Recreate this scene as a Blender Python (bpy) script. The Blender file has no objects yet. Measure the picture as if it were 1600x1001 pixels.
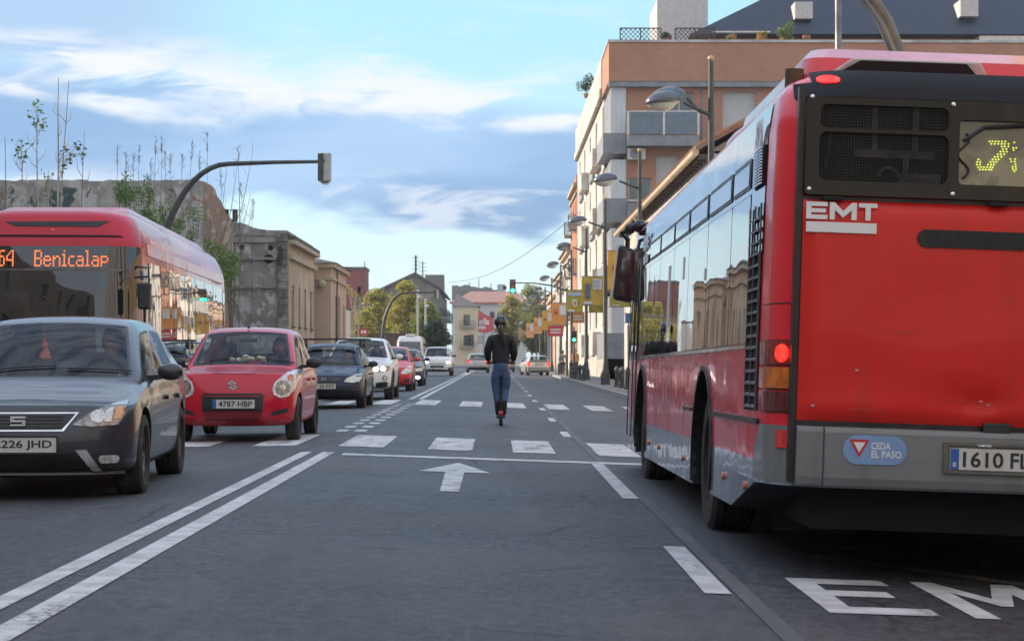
import bpy, bmesh, math, random
from mathutils import Vector, Matrix
from mathutils.bvhtree import BVHTree
R = math.radians
random.seed(7)
SC = bpy.context.scene
COL = SC.collection
# ---------------------------------------------------------------- camera
CAMZ = 1.02
cd = bpy.data.cameras.new('camera'); cam = bpy.data.objects.new('camera', cd); COL.objects.link(cam)
cam.location = (0, 0, CAMZ)
cam.rotation_euler = (R(90 + 1.10), 0, R(-0.46))
cd.lens = 70; cd.sensor_width = 36; cd.clip_start = .1; cd.clip_end = 3000
cd.dof.use_dof = True; cd.dof.focus_distance = 19; cd.dof.aperture_fstop = 8.0
SC.camera = cam
FPX = 3111.0
def ray(px, py):
    return Vector(((px - 775) / FPX, 1, (560 - py) / FPX))
def at(px, py, Y):
    r = ray(px, py) * Y
    return Vector((r.x, Y, CAMZ + r.z))
def hit(M, axis, val, px, py):
    Mi = M.inverted(); o = Mi @ cam.location; d = Mi.to_3x3() @ ray(px, py)
    t = (val - o[axis]) / d[axis]
    return o + d * t
# ---------------------------------------------------------------- light
SUN_EL, SUN_AZ = 21.0, -66.0          # azimuth from +Y (clockwise positive), so the sun stands ahead and left
sd = bpy.data.lights.new('sun', 'SUN'); sun = bpy.data.objects.new('sun', sd); COL.objects.link(sun)
sd.energy = 2.3; sd.angle = R(.6); sd.color = (1, .84, .66)
tosun = Vector((math.sin(R(SUN_AZ)) * math.cos(R(SUN_EL)), math.cos(R(SUN_AZ)) * math.cos(R(SUN_EL)), math.sin(R(SUN_EL))))
sun.rotation_euler = (-tosun).to_track_quat('-Z', 'Y').to_euler()
SC.view_settings.view_transform = 'Standard'; SC.view_settings.look = 'None'
SC.view_settings.gamma = 1; SC.view_settings.exposure = 1.62
W = bpy.data.worlds.new('World'); SC.world = W; W.use_nodes = True
nt = W.node_tree; N = nt.nodes; N.clear()
class NG:
    def __init__(s, nt): s.nt = nt
    def n(s, t, ins=None, **kw):
        nd = s.nt.nodes.new(t)
        for k, v in kw.items(): setattr(nd, k, v)
        for k, v in (ins or {}).items():
            if isinstance(v, bpy.types.NodeSocket): s.nt.links.new(v, nd.inputs[k])
            elif v is not None: nd.inputs[k].default_value = v
        return nd
    def m(s, op, a, b=None, c=None, clamp=False):
        return s.n('ShaderNodeMath', {0: a, 1: b, 2: c}, operation=op, use_clamp=clamp).outputs[0]
    def mix(s, f, a, b):
        nd = s.n('ShaderNodeMix', None, data_type='RGBA')
        for k, v in ((0, f), (6, a), (7, b)):
            if isinstance(v, bpy.types.NodeSocket): s.nt.links.new(v, nd.inputs[k])
            else: nd.inputs[k].default_value = v if k == 0 or len(v) == 4 else (*v, 1)
        return nd.outputs[2]
    def ss(s, x, a, b):
        nd = s.n('ShaderNodeMapRange', {0: x, 1: a, 2: b}, interpolation_type='SMOOTHSTEP', clamp=True)
        return nd.outputs[0]
g = NG(nt)
co = g.n('ShaderNodeTexCoord').outputs['Generated']
sep = g.n('ShaderNodeSeparateXYZ', {0: co})
X_, Y_, Z_ = sep.outputs
hor = g.m('SQRT', g.m('ADD', g.m('MULTIPLY', X_, X_), g.m('MULTIPLY', Y_, Y_)))
v = g.m('DIVIDE', Z_, g.m('MAXIMUM', hor, .02))
az = g.m('ARCTAN2', X_, Y_)
def noise(sx, sy, scale, det=6, rough=.6, dist=0, off=0):
    c = g.n('ShaderNodeCombineXYZ', {0: g.m('MULTIPLY', az, sx), 1: g.m('MULTIPLY', v, sy), 2: off})
    return g.n('ShaderNodeTexNoise', {'Vector': c.outputs[0], 'Scale': scale, 'Detail': det, 'Roughness': rough, 'Distortion': dist}).outputs[0]
n1 = noise(4, 13, 1.6, 4, .5, .3)          # broad shapes
n2 = noise(14, 60, 1.0, 8, .62, .6, 4.3)    # wisps
n3 = noise(6, 24, 1.2, 3, .5, .2, 9.1)
w1 = g.m('MULTIPLY', g.m('SUBTRACT', n1, .5), .10)
w2 = g.m('MULTIPLY', g.m('SUBTRACT', n2, .5), .022)
vv = g.m('ADD', v, g.m('ADD', w1, w2))
# upper edge sinks to the right, lower edge rises slightly
up = g.m('ADD', .1225, g.m('MULTIPLY', az, -.10))
lowv = g.m('ADD', .066, g.m('MULTIPLY', g.m('MULTIPLY', g.m('ADD', az, .05), g.m('ADD', az, .05)), .55))
mass = g.m('MULTIPLY', g.ss(g.m('SUBTRACT', vv, lowv), -.004, .008), g.m('SUBTRACT', 1, g.ss(g.m('SUBTRACT', vv, up), -.006, .012)), clamp=True)
fringe = g.m('MULTIPLY', g.ss(g.m('SUBTRACT', vv, up), -.014, .003), g.m('SUBTRACT', 1, g.ss(g.m('SUBTRACT', vv, up), .006, .030)), clamp=True)
wisp = g.m('MULTIPLY', g.ss(n2, .50, .74), g.ss(n3, .40, .62), clamp=True)
lefthigh = g.m('MULTIPLY', g.ss(az, -.10, -.2), g.ss(g.m('ADD', v, w2), .135, .15), clamp=True)
SKYM = .12
sky = g.n('ShaderNodeTexSky', None, sky_type='NISHITA', sun_disc=False, sun_elevation=R(SUN_EL), sun_rotation=R(SUN_AZ), air_density=1.0, dust_density=.6, ozone_density=1.2).outputs[0]
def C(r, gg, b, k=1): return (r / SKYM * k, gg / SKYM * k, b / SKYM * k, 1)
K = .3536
# clear air: turquoise blue above paling to the horizon
clear = g.mix(g.ss(v, .0, .17), C(.70, .91, .98, K), C(.42, .76, .93, K))
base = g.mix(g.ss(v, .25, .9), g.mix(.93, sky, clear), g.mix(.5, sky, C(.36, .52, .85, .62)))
c1 = g.mix(g.m('MULTIPLY', wisp, .75), base, C(.82, .90, .98, K))
massc = g.mix(g.ss(n3, .35, .68), C(.27, .46, .74, K), C(.42, .63, .91, K))
massc = g.mix(g.m('MULTIPLY', g.ss(g.m('SUBTRACT', v, lowv), .035, .0), g.ss(az, -.16, .0)), massc, C(.22, .39, .64, K))
c2 = g.mix(g.m('MULTIPLY', lefthigh, .7), c1, C(.40, .52, .80, K))
c3 = g.mix(mass, c2, massc)
c4 = g.mix(g.m('MULTIPLY', fringe, g.ss(n2, .38, .56), clamp=True), c3, C(.86, .90, .96, K))
lw = g.m('MULTIPLY', g.ss(n2, .52, .66), g.m('MULTIPLY', g.ss(v, .045, .07), g.m('SUBTRACT', 1, g.ss(v, .085, .1))), clamp=True)
c5 = g.mix(g.m('MULTIPLY', lw, .7), c4, C(.80, .86, .95, K))
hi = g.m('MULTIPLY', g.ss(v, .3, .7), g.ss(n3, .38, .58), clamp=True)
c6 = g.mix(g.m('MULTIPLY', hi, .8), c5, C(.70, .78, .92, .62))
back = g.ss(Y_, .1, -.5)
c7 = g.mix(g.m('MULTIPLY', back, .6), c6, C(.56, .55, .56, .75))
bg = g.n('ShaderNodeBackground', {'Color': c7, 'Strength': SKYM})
out = g.n('ShaderNodeOutputWorld', {0: bg.outputs[0]})
# ---------------------------------------------------------------- tagging
def tag(o, label=None, cat=None, group=None, kind=None):
    if label: o['label'] = label
    if cat: o['category'] = cat
    if group: o['group'] = group
    if kind: o['kind'] = kind
    return o
def empty(name, loc=(0, 0, 0), rz=0, label=None, cat=None, group=None):
    o = bpy.data.objects.new(name, None); COL.objects.link(o)
    o.location = loc; o.rotation_euler = (0, 0, rz); o.empty_display_size = .2
    return tag(o, label, cat, group)
def copy_tree(o, parent=None):
    c = o.copy(); COL.objects.link(c); c.parent = parent
    for ch in list(o.children): copy_tree(ch, c)
    return c
# ---------------------------------------------------------------- materials
MATS = {}
def mat(name, c1, c2=None, scale=4, rough=.6, metal=0, bump=0, coat=0, bscale=None, emit=0, rvar=.12, spec=.5, det=5, lo=.35, hi=.65, crough=.05, stretch=None, c3=None, s3=.6):
    if name in MATS: return MATS[name]
    m = bpy.data.materials.new(name); m.use_nodes = True; MATS[name] = m
    q = NG(m.node_tree); p = m.node_tree.nodes['Principled BSDF']
    c2 = c2 or tuple(x * .82 for x in c1)
    tc = q.n('ShaderNodeTexCoord').outputs['Object']
    if stretch: tc = q.n('ShaderNodeMapping', {0: tc, 3: stretch}).outputs[0]
    nz = q.n('ShaderNodeTexNoise', {'Vector': tc, 'Scale': scale, 'Detail': det, 'Roughness': .6}).outputs[0]
    f = q.ss(nz, lo, hi)
    col = q.mix(f, c1, c2)
    if c3:
        nz3 = q.n('ShaderNodeTexNoise', {'Vector': tc, 'Scale': s3, 'Detail': 6, 'Roughness': .65}).outputs[0]
        col = q.mix(q.ss(nz3, .5, .62), col, c3)
    L = m.node_tree.links.new
    L(col, p.inputs['Base Color'])
    L(q.m('ADD', rough - rvar / 2, q.m('MULTIPLY', f, rvar)), p.inputs['Roughness'])
    p.inputs['Metallic'].default_value = metal; p.inputs['Specular IOR Level'].default_value = spec
    p.inputs['Coat Weight'].default_value = coat; p.inputs['Coat Roughness'].default_value = crough
    if bump:
        nb = q.n('ShaderNodeTexNoise', {'Vector': tc, 'Scale': bscale or scale * 3, 'Detail': 4}).outputs[0]
        b = q.n('ShaderNodeBump', {'Height': nb, 'Strength': bump, 'Distance': .02})
        L(b.outputs[0], p.inputs['Normal'])
    if emit:
        L(col, p.inputs['Emission Color']); p.inputs['Emission Strength'].default_value = emit
    return m
def paint(name, c, metal=0, rough=.35, coat=1.2, dirt=(.16, .13, .10)):
    """car paint: clear coat, orange peel, road dust low on the body"""
    if name in MATS: return MATS[name]
    m = bpy.data.materials.new(name); m.use_nodes = True; MATS[name] = m
    q = NG(m.node_tree); p = m.node_tree.nodes['Principled BSDF']; L = m.node_tree.links.new
    tc = q.n('ShaderNodeTexCoord').outputs['Object']
    z = q.n('ShaderNodeSeparateXYZ', {0: tc}).outputs[2]
    nz = q.n('ShaderNodeTexNoise', {'Vector': tc, 'Scale': 9, 'Detail': 6}).outputs[0]
    f = q.m('MULTIPLY', q.m('SUBTRACT', 1, q.ss(q.m('ADD', z, q.m('MULTIPLY', nz, .3)), .25, .65)), .16)
    L(q.mix(f, c, dirt), p.inputs['Base Color'])
    L(q.m('ADD', rough, q.m('MULTIPLY', f, .6)), p.inputs['Roughness'])
    p.inputs['Metallic'].default_value = metal; p.inputs['Coat Weight'].default_value = coat * .5; p.inputs['Specular IOR Level'].default_value = .25; p.inputs['Coat IOR'].default_value = 1.42
    L(q.m('ADD', .03, q.m('MULTIPLY', f, .5)), p.inputs['Coat Roughness'])
    n2 = q.n('ShaderNodeTexNoise', {'Vector': tc, 'Scale': 2.2, 'Detail': 2}).outputs[0]
    b = q.n('ShaderNodeBump', {'Height': n2, 'Strength': .12, 'Distance': .02})
    L(b.outputs[0], p.inputs['Coat Normal'])
    return m
def glassy(name, tint=(.25, .29, .30), t=.75, wob=.0):
    """thin tinted pane: fresnel mirror over a see-through tint"""
    if name in MATS: return MATS[name]
    m = bpy.data.materials.new(name); m.use_nodes = True; MATS[name] = m
    q = NG(m.node_tree); N = m.node_tree.nodes; N.clear()
    fc = q.n('ShaderNodeLayerWeight', {'Blend': .5}).outputs['Facing']
    fr = q.m('ADD', .03, q.m('MULTIPLY', q.m('POWER', fc, 4.6), .45))
    tr = q.n('ShaderNodeBsdfTransparent', {'Color': (*tint, 1)})
    gl = q.n('ShaderNodeBsdfGlossy', {'Color': (.95, .97, 1, 1), 'Roughness': .02})
    if wob:
        tc = q.n('ShaderNodeTexCoord').outputs['Object']
        nz = q.n('ShaderNodeTexNoise', {'Vector': tc, 'Scale': 1.3, 'Detail': 1}).outputs[0]
        b = q.n('ShaderNodeBump', {'Height': nz, 'Strength': wob, 'Distance': .05})
        m.node_tree.links.new(b.outputs[0], gl.inputs['Normal'])
    mx = q.n('ShaderNodeMixShader', {0: fr, 1: tr.outputs[0], 2: gl.outputs[0]})
    q.n('ShaderNodeOutputMaterial', {0: mx.outputs[0]})
    return m
def darkglass(name, c=(.012, .016, .02), wob=.35, scale=.9, rough=.02):
    if name in MATS: return MATS[name]
    m = bpy.data.materials.new(name); m.use_nodes = True; MATS[name] = m
    q = NG(m.node_tree); p = m.node_tree.nodes['Principled BSDF']; L = m.node_tree.links.new
    tc = q.n('ShaderNodeTexCoord').outputs['Object']
    nz = q.n('ShaderNodeTexNoise', {'Vector': tc, 'Scale': scale, 'Detail': 1.5}).outputs[0]
    n2 = q.n('ShaderNodeTexNoise', {'Vector': tc, 'Scale': 7, 'Detail': 5}).outputs[0]
    L(q.mix(q.ss(n2, .4, .7), c, tuple(x * 1.6 + .004 for x in c)), p.inputs['Base Color'])
    p.inputs['Roughness'].default_value = rough; p.inputs['IOR'].default_value = 1.7
    p.inputs['Coat Weight'].default_value = .6; p.inputs['Coat Roughness'].default_value = .01
    b = q.n('ShaderNodeBump', {'Height': nz, 'Strength': wob, 'Distance': .04})
    L(b.outputs[0], p.inputs['Normal']); L(b.outputs[0], p.inputs['Coat Normal'])
    return m
def leafmat(name, a, b, c=None, tr=.35):
    if name in MATS: return MATS[name]
    m = bpy.data.materials.new(name); m.use_nodes = True; MATS[name] = m
    q = NG(m.node_tree); N = m.node_tree.nodes; N.clear()
    rnd = q.n('ShaderNodeNewGeometry').outputs['Random Per Island']
    col = q.mix(rnd, a, b)
    if c: col = q.mix(q.ss(rnd, .75, .95), col, c)
    d = q.n('ShaderNodeBsdfPrincipled', {'Base Color': col, 'Roughness': .55})
    t = q.n('ShaderNodeBsdfTranslucent', {'Color': col})
    mx = q.n('ShaderNodeMixShader', {0: tr, 1: d.outputs[0], 2: t.outputs[0]})
    q.n('ShaderNodeOutputMaterial', {0: mx.outputs[0]})
    return m
def brickmat(name, a, b, mortar, sc=1.0, bw=.26, bh=.075, axis=0):
    if name in MATS: return MATS[name]
    m = bpy.data.materials.new(name); m.use_nodes = True; MATS[name] = m
    q = NG(m.node_tree); p = m.node_tree.nodes['Principled BSDF']; L = m.node_tree.links.new
    tc = q.n('ShaderNodeTexCoord').outputs['Object']; s = q.n('ShaderNodeSeparateXYZ', {0: tc})
    hc = q.m('ADD', s.outputs[0], s.outputs[1])
    vec = q.n('ShaderNodeCombineXYZ', {0: hc, 1: s.outputs[2]}).outputs[0]
    br = q.n('ShaderNodeTexBrick', {'Vector': vec, 'Color1': (*a, 1), 'Color2': (*b, 1), 'Mortar': (*mortar, 1), 'Scale': sc, 'Mortar Size': .012, 'Brick Width': bw, 'Row Height': bh})
    nz = q.n('ShaderNodeTexNoise', {'Vector': tc, 'Scale': .7, 'Detail': 6}).outputs[0]
    L(q.mix(q.m('MULTIPLY', q.ss(nz, .35, .7), .35), br.outputs[0], tuple(x * .65 for x in a)), p.inputs['Base Color'])
    p.inputs['Roughness'].default_value = .85
    return m
def ruinmat(name, cols, scale=.5, bump=.6, graffiti=False):
    """patchy weathered plaster: several noise layers of bare masonry, soot and old paint"""
    if name in MATS: return MATS[name]
    m = bpy.data.materials.new(name); m.use_nodes = True; MATS[name] = m
    q = NG(m.node_tree); p = m.node_tree.nodes['Principled BSDF']; L = m.node_tree.links.new
    tc = q.n('ShaderNodeTexCoord').outputs['Object']
    def nz(s, d=7, st=(1, 1, 1), off=0, dist=0):
        mp = q.n('ShaderNodeMapping', {0: tc, 1: (off, off, off), 3: st}).outputs[0]
        return q.n('ShaderNodeTexNoise', {'Vector': mp, 'Scale': s, 'Detail': d, 'Roughness': .65, 'Distortion': dist}).outputs[0]
    col = q.mix(q.ss(nz(scale * 1.5), .35, .65), cols[0], cols[1])
    col = q.mix(q.ss(nz(scale * 2.2, off=5, st=(1, 1, .7)), .52, .58), col, cols[2])
    col = q.mix(q.m('MULTIPLY', q.ss(nz(scale * 4, st=(1, 1, .25), off=11), .5, .75), .7), col, cols[3])
    col = q.mix(q.m('MULTIPLY', q.ss(nz(9, off=2), .45, .7), .4), col, cols[1])
    if graffiti:
        z = q.n('ShaderNodeSeparateXYZ', {0: tc}).outputs[2]
        band = q.m('MULTIPLY', q.ss(z, 7.2, 7.7), q.m('SUBTRACT', 1, q.ss(z, 9.2, 9.35)))
        a = nz(.8, 4, (1, 1, .6), 20, 1.2); b = nz(.9, 4, (1.2, 1, .7), 33, 1.4)
        col = q.mix(q.m('MULTIPLY', band, q.ss(a, .54, .58)), col, (.06, .085, .085))
        col = q.mix(q.m('MULTIPLY', band, q.ss(b, .60, .64)), col, (.27, .13, .085))
        col = q.mix(q.m('MULTIPLY', band, q.ss(nz(1.6, 3, (1, 1, .4), 41, 1), .6, .63)), col, (.42, .40, .38))
    L(col, p.inputs['Base Color']); p.inputs['Roughness'].default_value = .95
    b = q.n('ShaderNodeBump', {'Height': nz(5), 'Strength': bump, 'Distance': .08}); L(b.outputs[0], p.inputs['Normal'])
    return m
# ---------------------------------------------------------------- mesh builder
class MB:
    def __init__(s): s.v = []; s.f = []; s.mi = []
    def add(s, vs, fs, mi=0):
        o = len(s.v); s.v += [tuple(x) for x in vs]
        for f in fs: s.f.append(tuple(i + o for i in f)); s.mi.append(mi)
        return s
    def box(s, x0, x1, y0, y1, z0, z1, mi=0):
        v = [(x, y, z) for z in (z0, z1) for y in (y0, y1) for x in (x0, x1)]
        return s.add(v, [(0, 2, 3, 1), (4, 5, 7, 6), (0, 1, 5, 4), (2, 6, 7, 3), (0, 4, 6, 2), (1, 3, 7, 5)], mi)
    def hexa(s, p, mi=0):   # 8 points ordered like box
        return s.add(p, [(0, 2, 3, 1), (4, 5, 7, 6), (0, 1, 5, 4), (2, 6, 7, 3), (0, 4, 6, 2), (1, 3, 7, 5)], mi)
    def tube(s, pts, r, n=10, mi=0, caps=True):
        pts = [Vector(p) for p in pts]; k = len(pts)
        rs = r if isinstance(r, (list, tuple)) else [r] * k
        vs = []; up = Vector((0, 0, 1)); prev = None
        for i, p in enumerate(pts):
            d = (pts[min(i + 1, k - 1)] - pts[max(i - 1, 0)]).normalized()
            if prev is None:
                a = d.cross(up if abs(d.z) < .9 else Vector((1, 0, 0))).normalized()
            else:
                a = (prev - d * prev.dot(d)).normalized()
            prev = a; b = d.cross(a)
            for j in range(n):
                t = 2 * math.pi * j / n
                vs.append(p + (a * math.cos(t) + b * math.sin(t)) * rs[i])
        fs = [(i * n + j, i * n + (j + 1) % n, (i + 1) * n + (j + 1) % n, (i + 1) * n + j) for i in range(k - 1) for j in range(n)]
        if caps: fs += [tuple(range(n - 1, -1, -1)), tuple(range((k - 1) * n, k * n))]
        return s.add(vs, fs, mi)
    def cyl(s, p0, p1, r0, r1=None, n=14, mi=0): return s.tube([p0, p1], [r0, r1 if r1 is not None else r0], n, mi)
    def lathe(s, prof, c, axis='x', n=28, mi=0, closed=True):
        vs = []; k = len(prof)
        for i in range(n):
            t = 2 * math.pi * i / n; ca, sa = math.cos(t), math.sin(t)
            for a, r in prof:
                p = {'x': (a, r * ca, r * sa), 'y': (r * ca, a, r * sa), 'z': (r * ca, r * sa, a)}[axis]
                vs.append((p[0] + c[0], p[1] + c[1], p[2] + c[2]))
        kk = k if closed else k - 1
        fs = [(i * k + j, i * k + (j + 1) % k, ((i + 1) % n) * k + (j + 1) % k, ((i + 1) % n) * k + j) for i in range(n) for j in range(kk)]
        return s.add(vs, fs, mi)
    def sphere(s, c, r, sc=(1, 1, 1), nu=14, nv=9, mi=0, zlo=-1.0):
        vs = []; fs = []
        for i in range(nv + 1):
            t = -math.pi / 2 + math.pi * i / nv
            for j in range(nu):
                a = 2 * math.pi * j / nu
                vs.append((c[0] + r * sc[0] * math.cos(t) * math.cos(a), c[1] + r * sc[1] * math.cos(t) * math.sin(a), c[2] + r * sc[2] * max(math.sin(t), zlo)))
        fs = [(i * nu + j, i * nu + (j + 1) % nu, (i + 1) * nu + (j + 1) % nu, (i + 1) * nu + j) for i in range(nv) for j in range(nu)]
        return s.add(vs, fs, mi)
    def prism(s, poly, fr, d, mi=0):   # poly of (u,v); fr(u,v,w)->xyz ; extruded w from 0 to d
        n = len(poly)
        vs = [fr(u, v_, 0) for u, v_ in poly] + [fr(u, v_, d) for u, v_ in poly]
        fs = [tuple(range(n - 1, -1, -1)), tuple(range(n, 2 * n))] + [(i, (i + 1) % n, n + (i + 1) % n, n + i) for i in range(n)]
        return s.add(vs, fs, mi)
    def obj(s, name, mats, parent=None, smooth=False, bevel=0, ang=35, loc=None, weld=True):
        me = bpy.data.meshes.new(name); me.from_pydata(s.v, [], s.f)
        if not isinstance(mats, (list, tuple)): mats = [mats]
        for m in mats: me.materials.append(m)
        if len(mats) > 1: me.polygons.foreach_set('material_index', s.mi)
        if weld:
            bm = bmesh.new(); bm.from_mesh(me)
            bmesh.ops.recalc_face_normals(bm, faces=bm.faces); bm.to_mesh(me); bm.free()
        return link(name, me, parent, smooth, bevel, ang, loc)
def link(name, me, parent=None, smooth=False, bevel=0, ang=35, loc=None):
    me.name = name; o = bpy.data.objects.new(name, me); COL.objects.link(o); o.parent = parent
    if smooth:
        me.polygons.foreach_set('use_smooth', [True] * len(me.polygons)); me.set_sharp_from_angle(angle=R(ang))
    if bevel:
        b = o.modifiers.new('bevel', 'BEVEL'); b.width = bevel; b.segments = 2; b.limit_method = 'ANGLE'; b.angle_limit = R(40)
    if loc: o.location = loc
    return o
def evalmesh(me, fn, extra=()):
    o = bpy.data.objects.new('tmp', me); COL.objects.link(o); fn(o)
    bpy.context.view_layer.update()
    r = bpy.data.meshes.new_from_object(o.evaluated_get(bpy.context.evaluated_depsgraph_get()))
    bpy.data.objects.remove(o)
    return r
def ell(cx, cz, rx, rz, n=24, a0=0): return [(cx + rx * math.cos(2 * math.pi * i / n + a0), cz + rz * math.sin(2 * math.pi * i / n + a0)) for i in range(n)]
def rrect(u0, u1, v0, v1, r, n=4):
    p = []
    for cx, cy, a in ((u1 - r, v1 - r, 0), (u0 + r, v1 - r, 90), (u0 + r, v0 + r, 180), (u1 - r, v0 + r, 270)):
        for i in range(n + 1): t = R(a + 90 * i / n); p.append((cx + r * math.cos(t), cy + r * math.sin(t)))
    return p
VIEWS = {'front': (lambda u, v: Vector((u, -20, v)), Vector((0, 1, 0))), 'rear': (lambda u, v: Vector((u, 20, v)), Vector((0, -1, 0))),
         'right': (lambda u, v: Vector((20, u, v)), Vector((-1, 0, 0))), 'left': (lambda u, v: Vector((-20, u, v)), Vector((1, 0, 0)))}
def decal(name, bvh, poly, view, m, parent, off=.006, step=.05, solid=True, smooth=True, maxd=None):
    bm = bmesh.new(); vs = [bm.verts.new((u, v_, 0)) for u, v_ in poly]; bm.faces.new(vs)
    for ax in (0, 1):
        lo = min(p[ax] for p in poly); hi = max(p[ax] for p in poly); k = int((hi - lo) / step)
        for i in range(1, k + 1):
            c = [0, 0, 0]; c[ax] = lo + (hi - lo) * i / (k + 1); nn = [0, 0, 0]; nn[ax] = 1
            bmesh.ops.bisect_plane(bm, geom=bm.verts[:] + bm.edges[:] + bm.faces[:], plane_co=c, plane_no=nn)
    fo, d = VIEWS[view]; dead = []
    for w in bm.verts:
        loc, nrm, idx, dist = bvh.ray_cast(fo(w.co.x, w.co.y), d)
        if loc is None or (maxd and dist > maxd): dead.append(w); continue
        if nrm.dot(d) > 0: nrm = -nrm
        w.co = loc + nrm * off
    bmesh.ops.delete(bm, geom=dead, context='VERTS')
    bmesh.ops.recalc_face_normals(bm, faces=bm.faces)
    tot = sum((f.normal.dot(d) for f in bm.faces))
    if tot > 0: bmesh.ops.reverse_faces(bm, faces=bm.faces)
    me = bpy.data.meshes.new(name); bm.to_mesh(me); bm.free(); me.materials.append(m)
    o = link(name, me, parent, smooth, ang=60)
    if solid and off > .0095:
        s_ = o.modifiers.new('solid', 'SOLIDIFY'); s_.thickness = off * .9; s_.offset = -1
        e_ = o.modifiers.new('split', 'EDGE_SPLIT'); e_.split_angle = R(45)
    return o
def text(name, s, w, h, origin, ux, uz, m, parent, depth=.002, shear=0, bold=.018):
    """raised lettering fitted to a w x h box centred on origin, ux = reading direction, uz = up"""
    cu = bpy.data.curves.new('t', 'FONT'); cu.body = s; cu.align_x = 'CENTER'; cu.extrude = .01; cu.shear = shear; cu.resolution_u = 3; cu.offset = bold
    o = bpy.data.objects.new('t', cu); COL.objects.link(o); bpy.context.view_layer.update()
    me = bpy.data.meshes.new_from_object(o.evaluated_get(bpy.context.evaluated_depsgraph_get())); bpy.data.objects.remove(o)
    xs = [q.co.x for q in me.vertices]; ys = [q.co.y for q in me.vertices]
    cx, cy = (min(xs) + max(xs)) / 2, (min(ys) + max(ys)) / 2; sx = w / (max(xs) - min(xs)); sy = h / (max(ys) - min(ys))
    ux = Vector(ux).normalized(); uz = Vector(uz).normalized(); un = ux.cross(uz)
    for q in me.vertices:
        q.co = Vector(origin) + ux * (q.co.x - cx) * sx + uz * (q.co.y - cy) * sy + un * (q.co.z * depth / .01)
    me.materials.clear(); me.materials.append(m)
    return link(name, me, parent)
# shared materials
BLK = mat('black_plastic', (.018, .018, .02), (.03, .03, .032), rough=.5, scale=8)
TRIM = mat('dark_trim', (.01, .01, .011), (.02, .02, .02), rough=.35, scale=8)
WELL = mat('wheel_well', (.008, .008, .008), (.014, .013, .012), rough=.95)
TYRE = mat('tyre_rubber', (.022, .021, .02), (.055, .048, .04), scale=7, rough=.85, bump=.3, bscale=40)
BADGE = mat('badge_silver', (.66, .67, .68), (.5, .5, .52), rough=.25, metal=.35)
CHROME = mat('chrome', (.75, .75, .76), (.6, .6, .62), rough=.12, metal=1, rvar=.06)
ALLOY = mat('alloy_wheel', (.42, .42, .43), (.26, .25, .24), rough=.35, metal=.9, scale=6)
DALLOY = mat('grey_wheel', (.16, .15, .15), (.10, .09, .08), rough=.45, metal=.7, scale=6)
PLATE = mat('plate_white', (.62, .62, .60), (.54, .53, .50), rough=.35, scale=9)
PBLUE = mat('plate_blue', (.03, .12, .42), rough=.4)
INK = mat('plate_ink', (.02, .02, .02), rough=.5)
GLASS = glassy('car_glass', (.86, .90, .91))
SGLASS = glassy('side_glass', (.52, .56, .57), wob=.15)
LENS = mat('lamp_lens', (.74, .73, .72), (.42, .42, .43), scale=30, rough=.12, metal=.25, coat=1, bump=.5, bscale=35, rvar=.04)
LENSD = mat('lamp_dark', (.10, .095, .09), (.34, .32, .30), scale=18, rough=.12, metal=.5, coat=1, bump=.3, bscale=30)
AMBER = mat('amber_lens', (.75, .20, .02), (.5, .11, .01), scale=25, rough=.15, coat=1)
REDL = mat('red_lens', (.35, .012, .012), (.2, .01, .01), scale=25, rough=.12, coat=1)
REDLIT = mat('lit_red_lamp', (1, .03, .02), (.9, .01, .01), scale=25, rough=.2, emit=.9)
WLIT = mat('lit_white_lamp', (1, .93, .82), (1, .9, .75), rough=.2, emit=5)
SEATM = mat('seat_fabric', (.03, .03, .033), (.05, .05, .055), rough=.9, scale=20)
WHITEM = mat('white_lettering', (.78, .78, .78), (.70, .70, .70), rough=.45)
SKIN = mat('skin', (.50, .30, .22), (.42, .23, .17), scale=6, rough=.5)
HAIR = mat('dark_hair', (.018, .012, .010), (.035, .022, .016), scale=30, rough=.45, stretch=(1, 1, .2))
STEEL = mat('galvanised_steel', (.20, .20, .21), (.13, .13, .135), rough=.5, metal=.6, scale=3)
POLE = mat('dark_pole_paint', (.035, .04, .04), (.06, .065, .06), rough=.5, scale=5)
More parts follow.
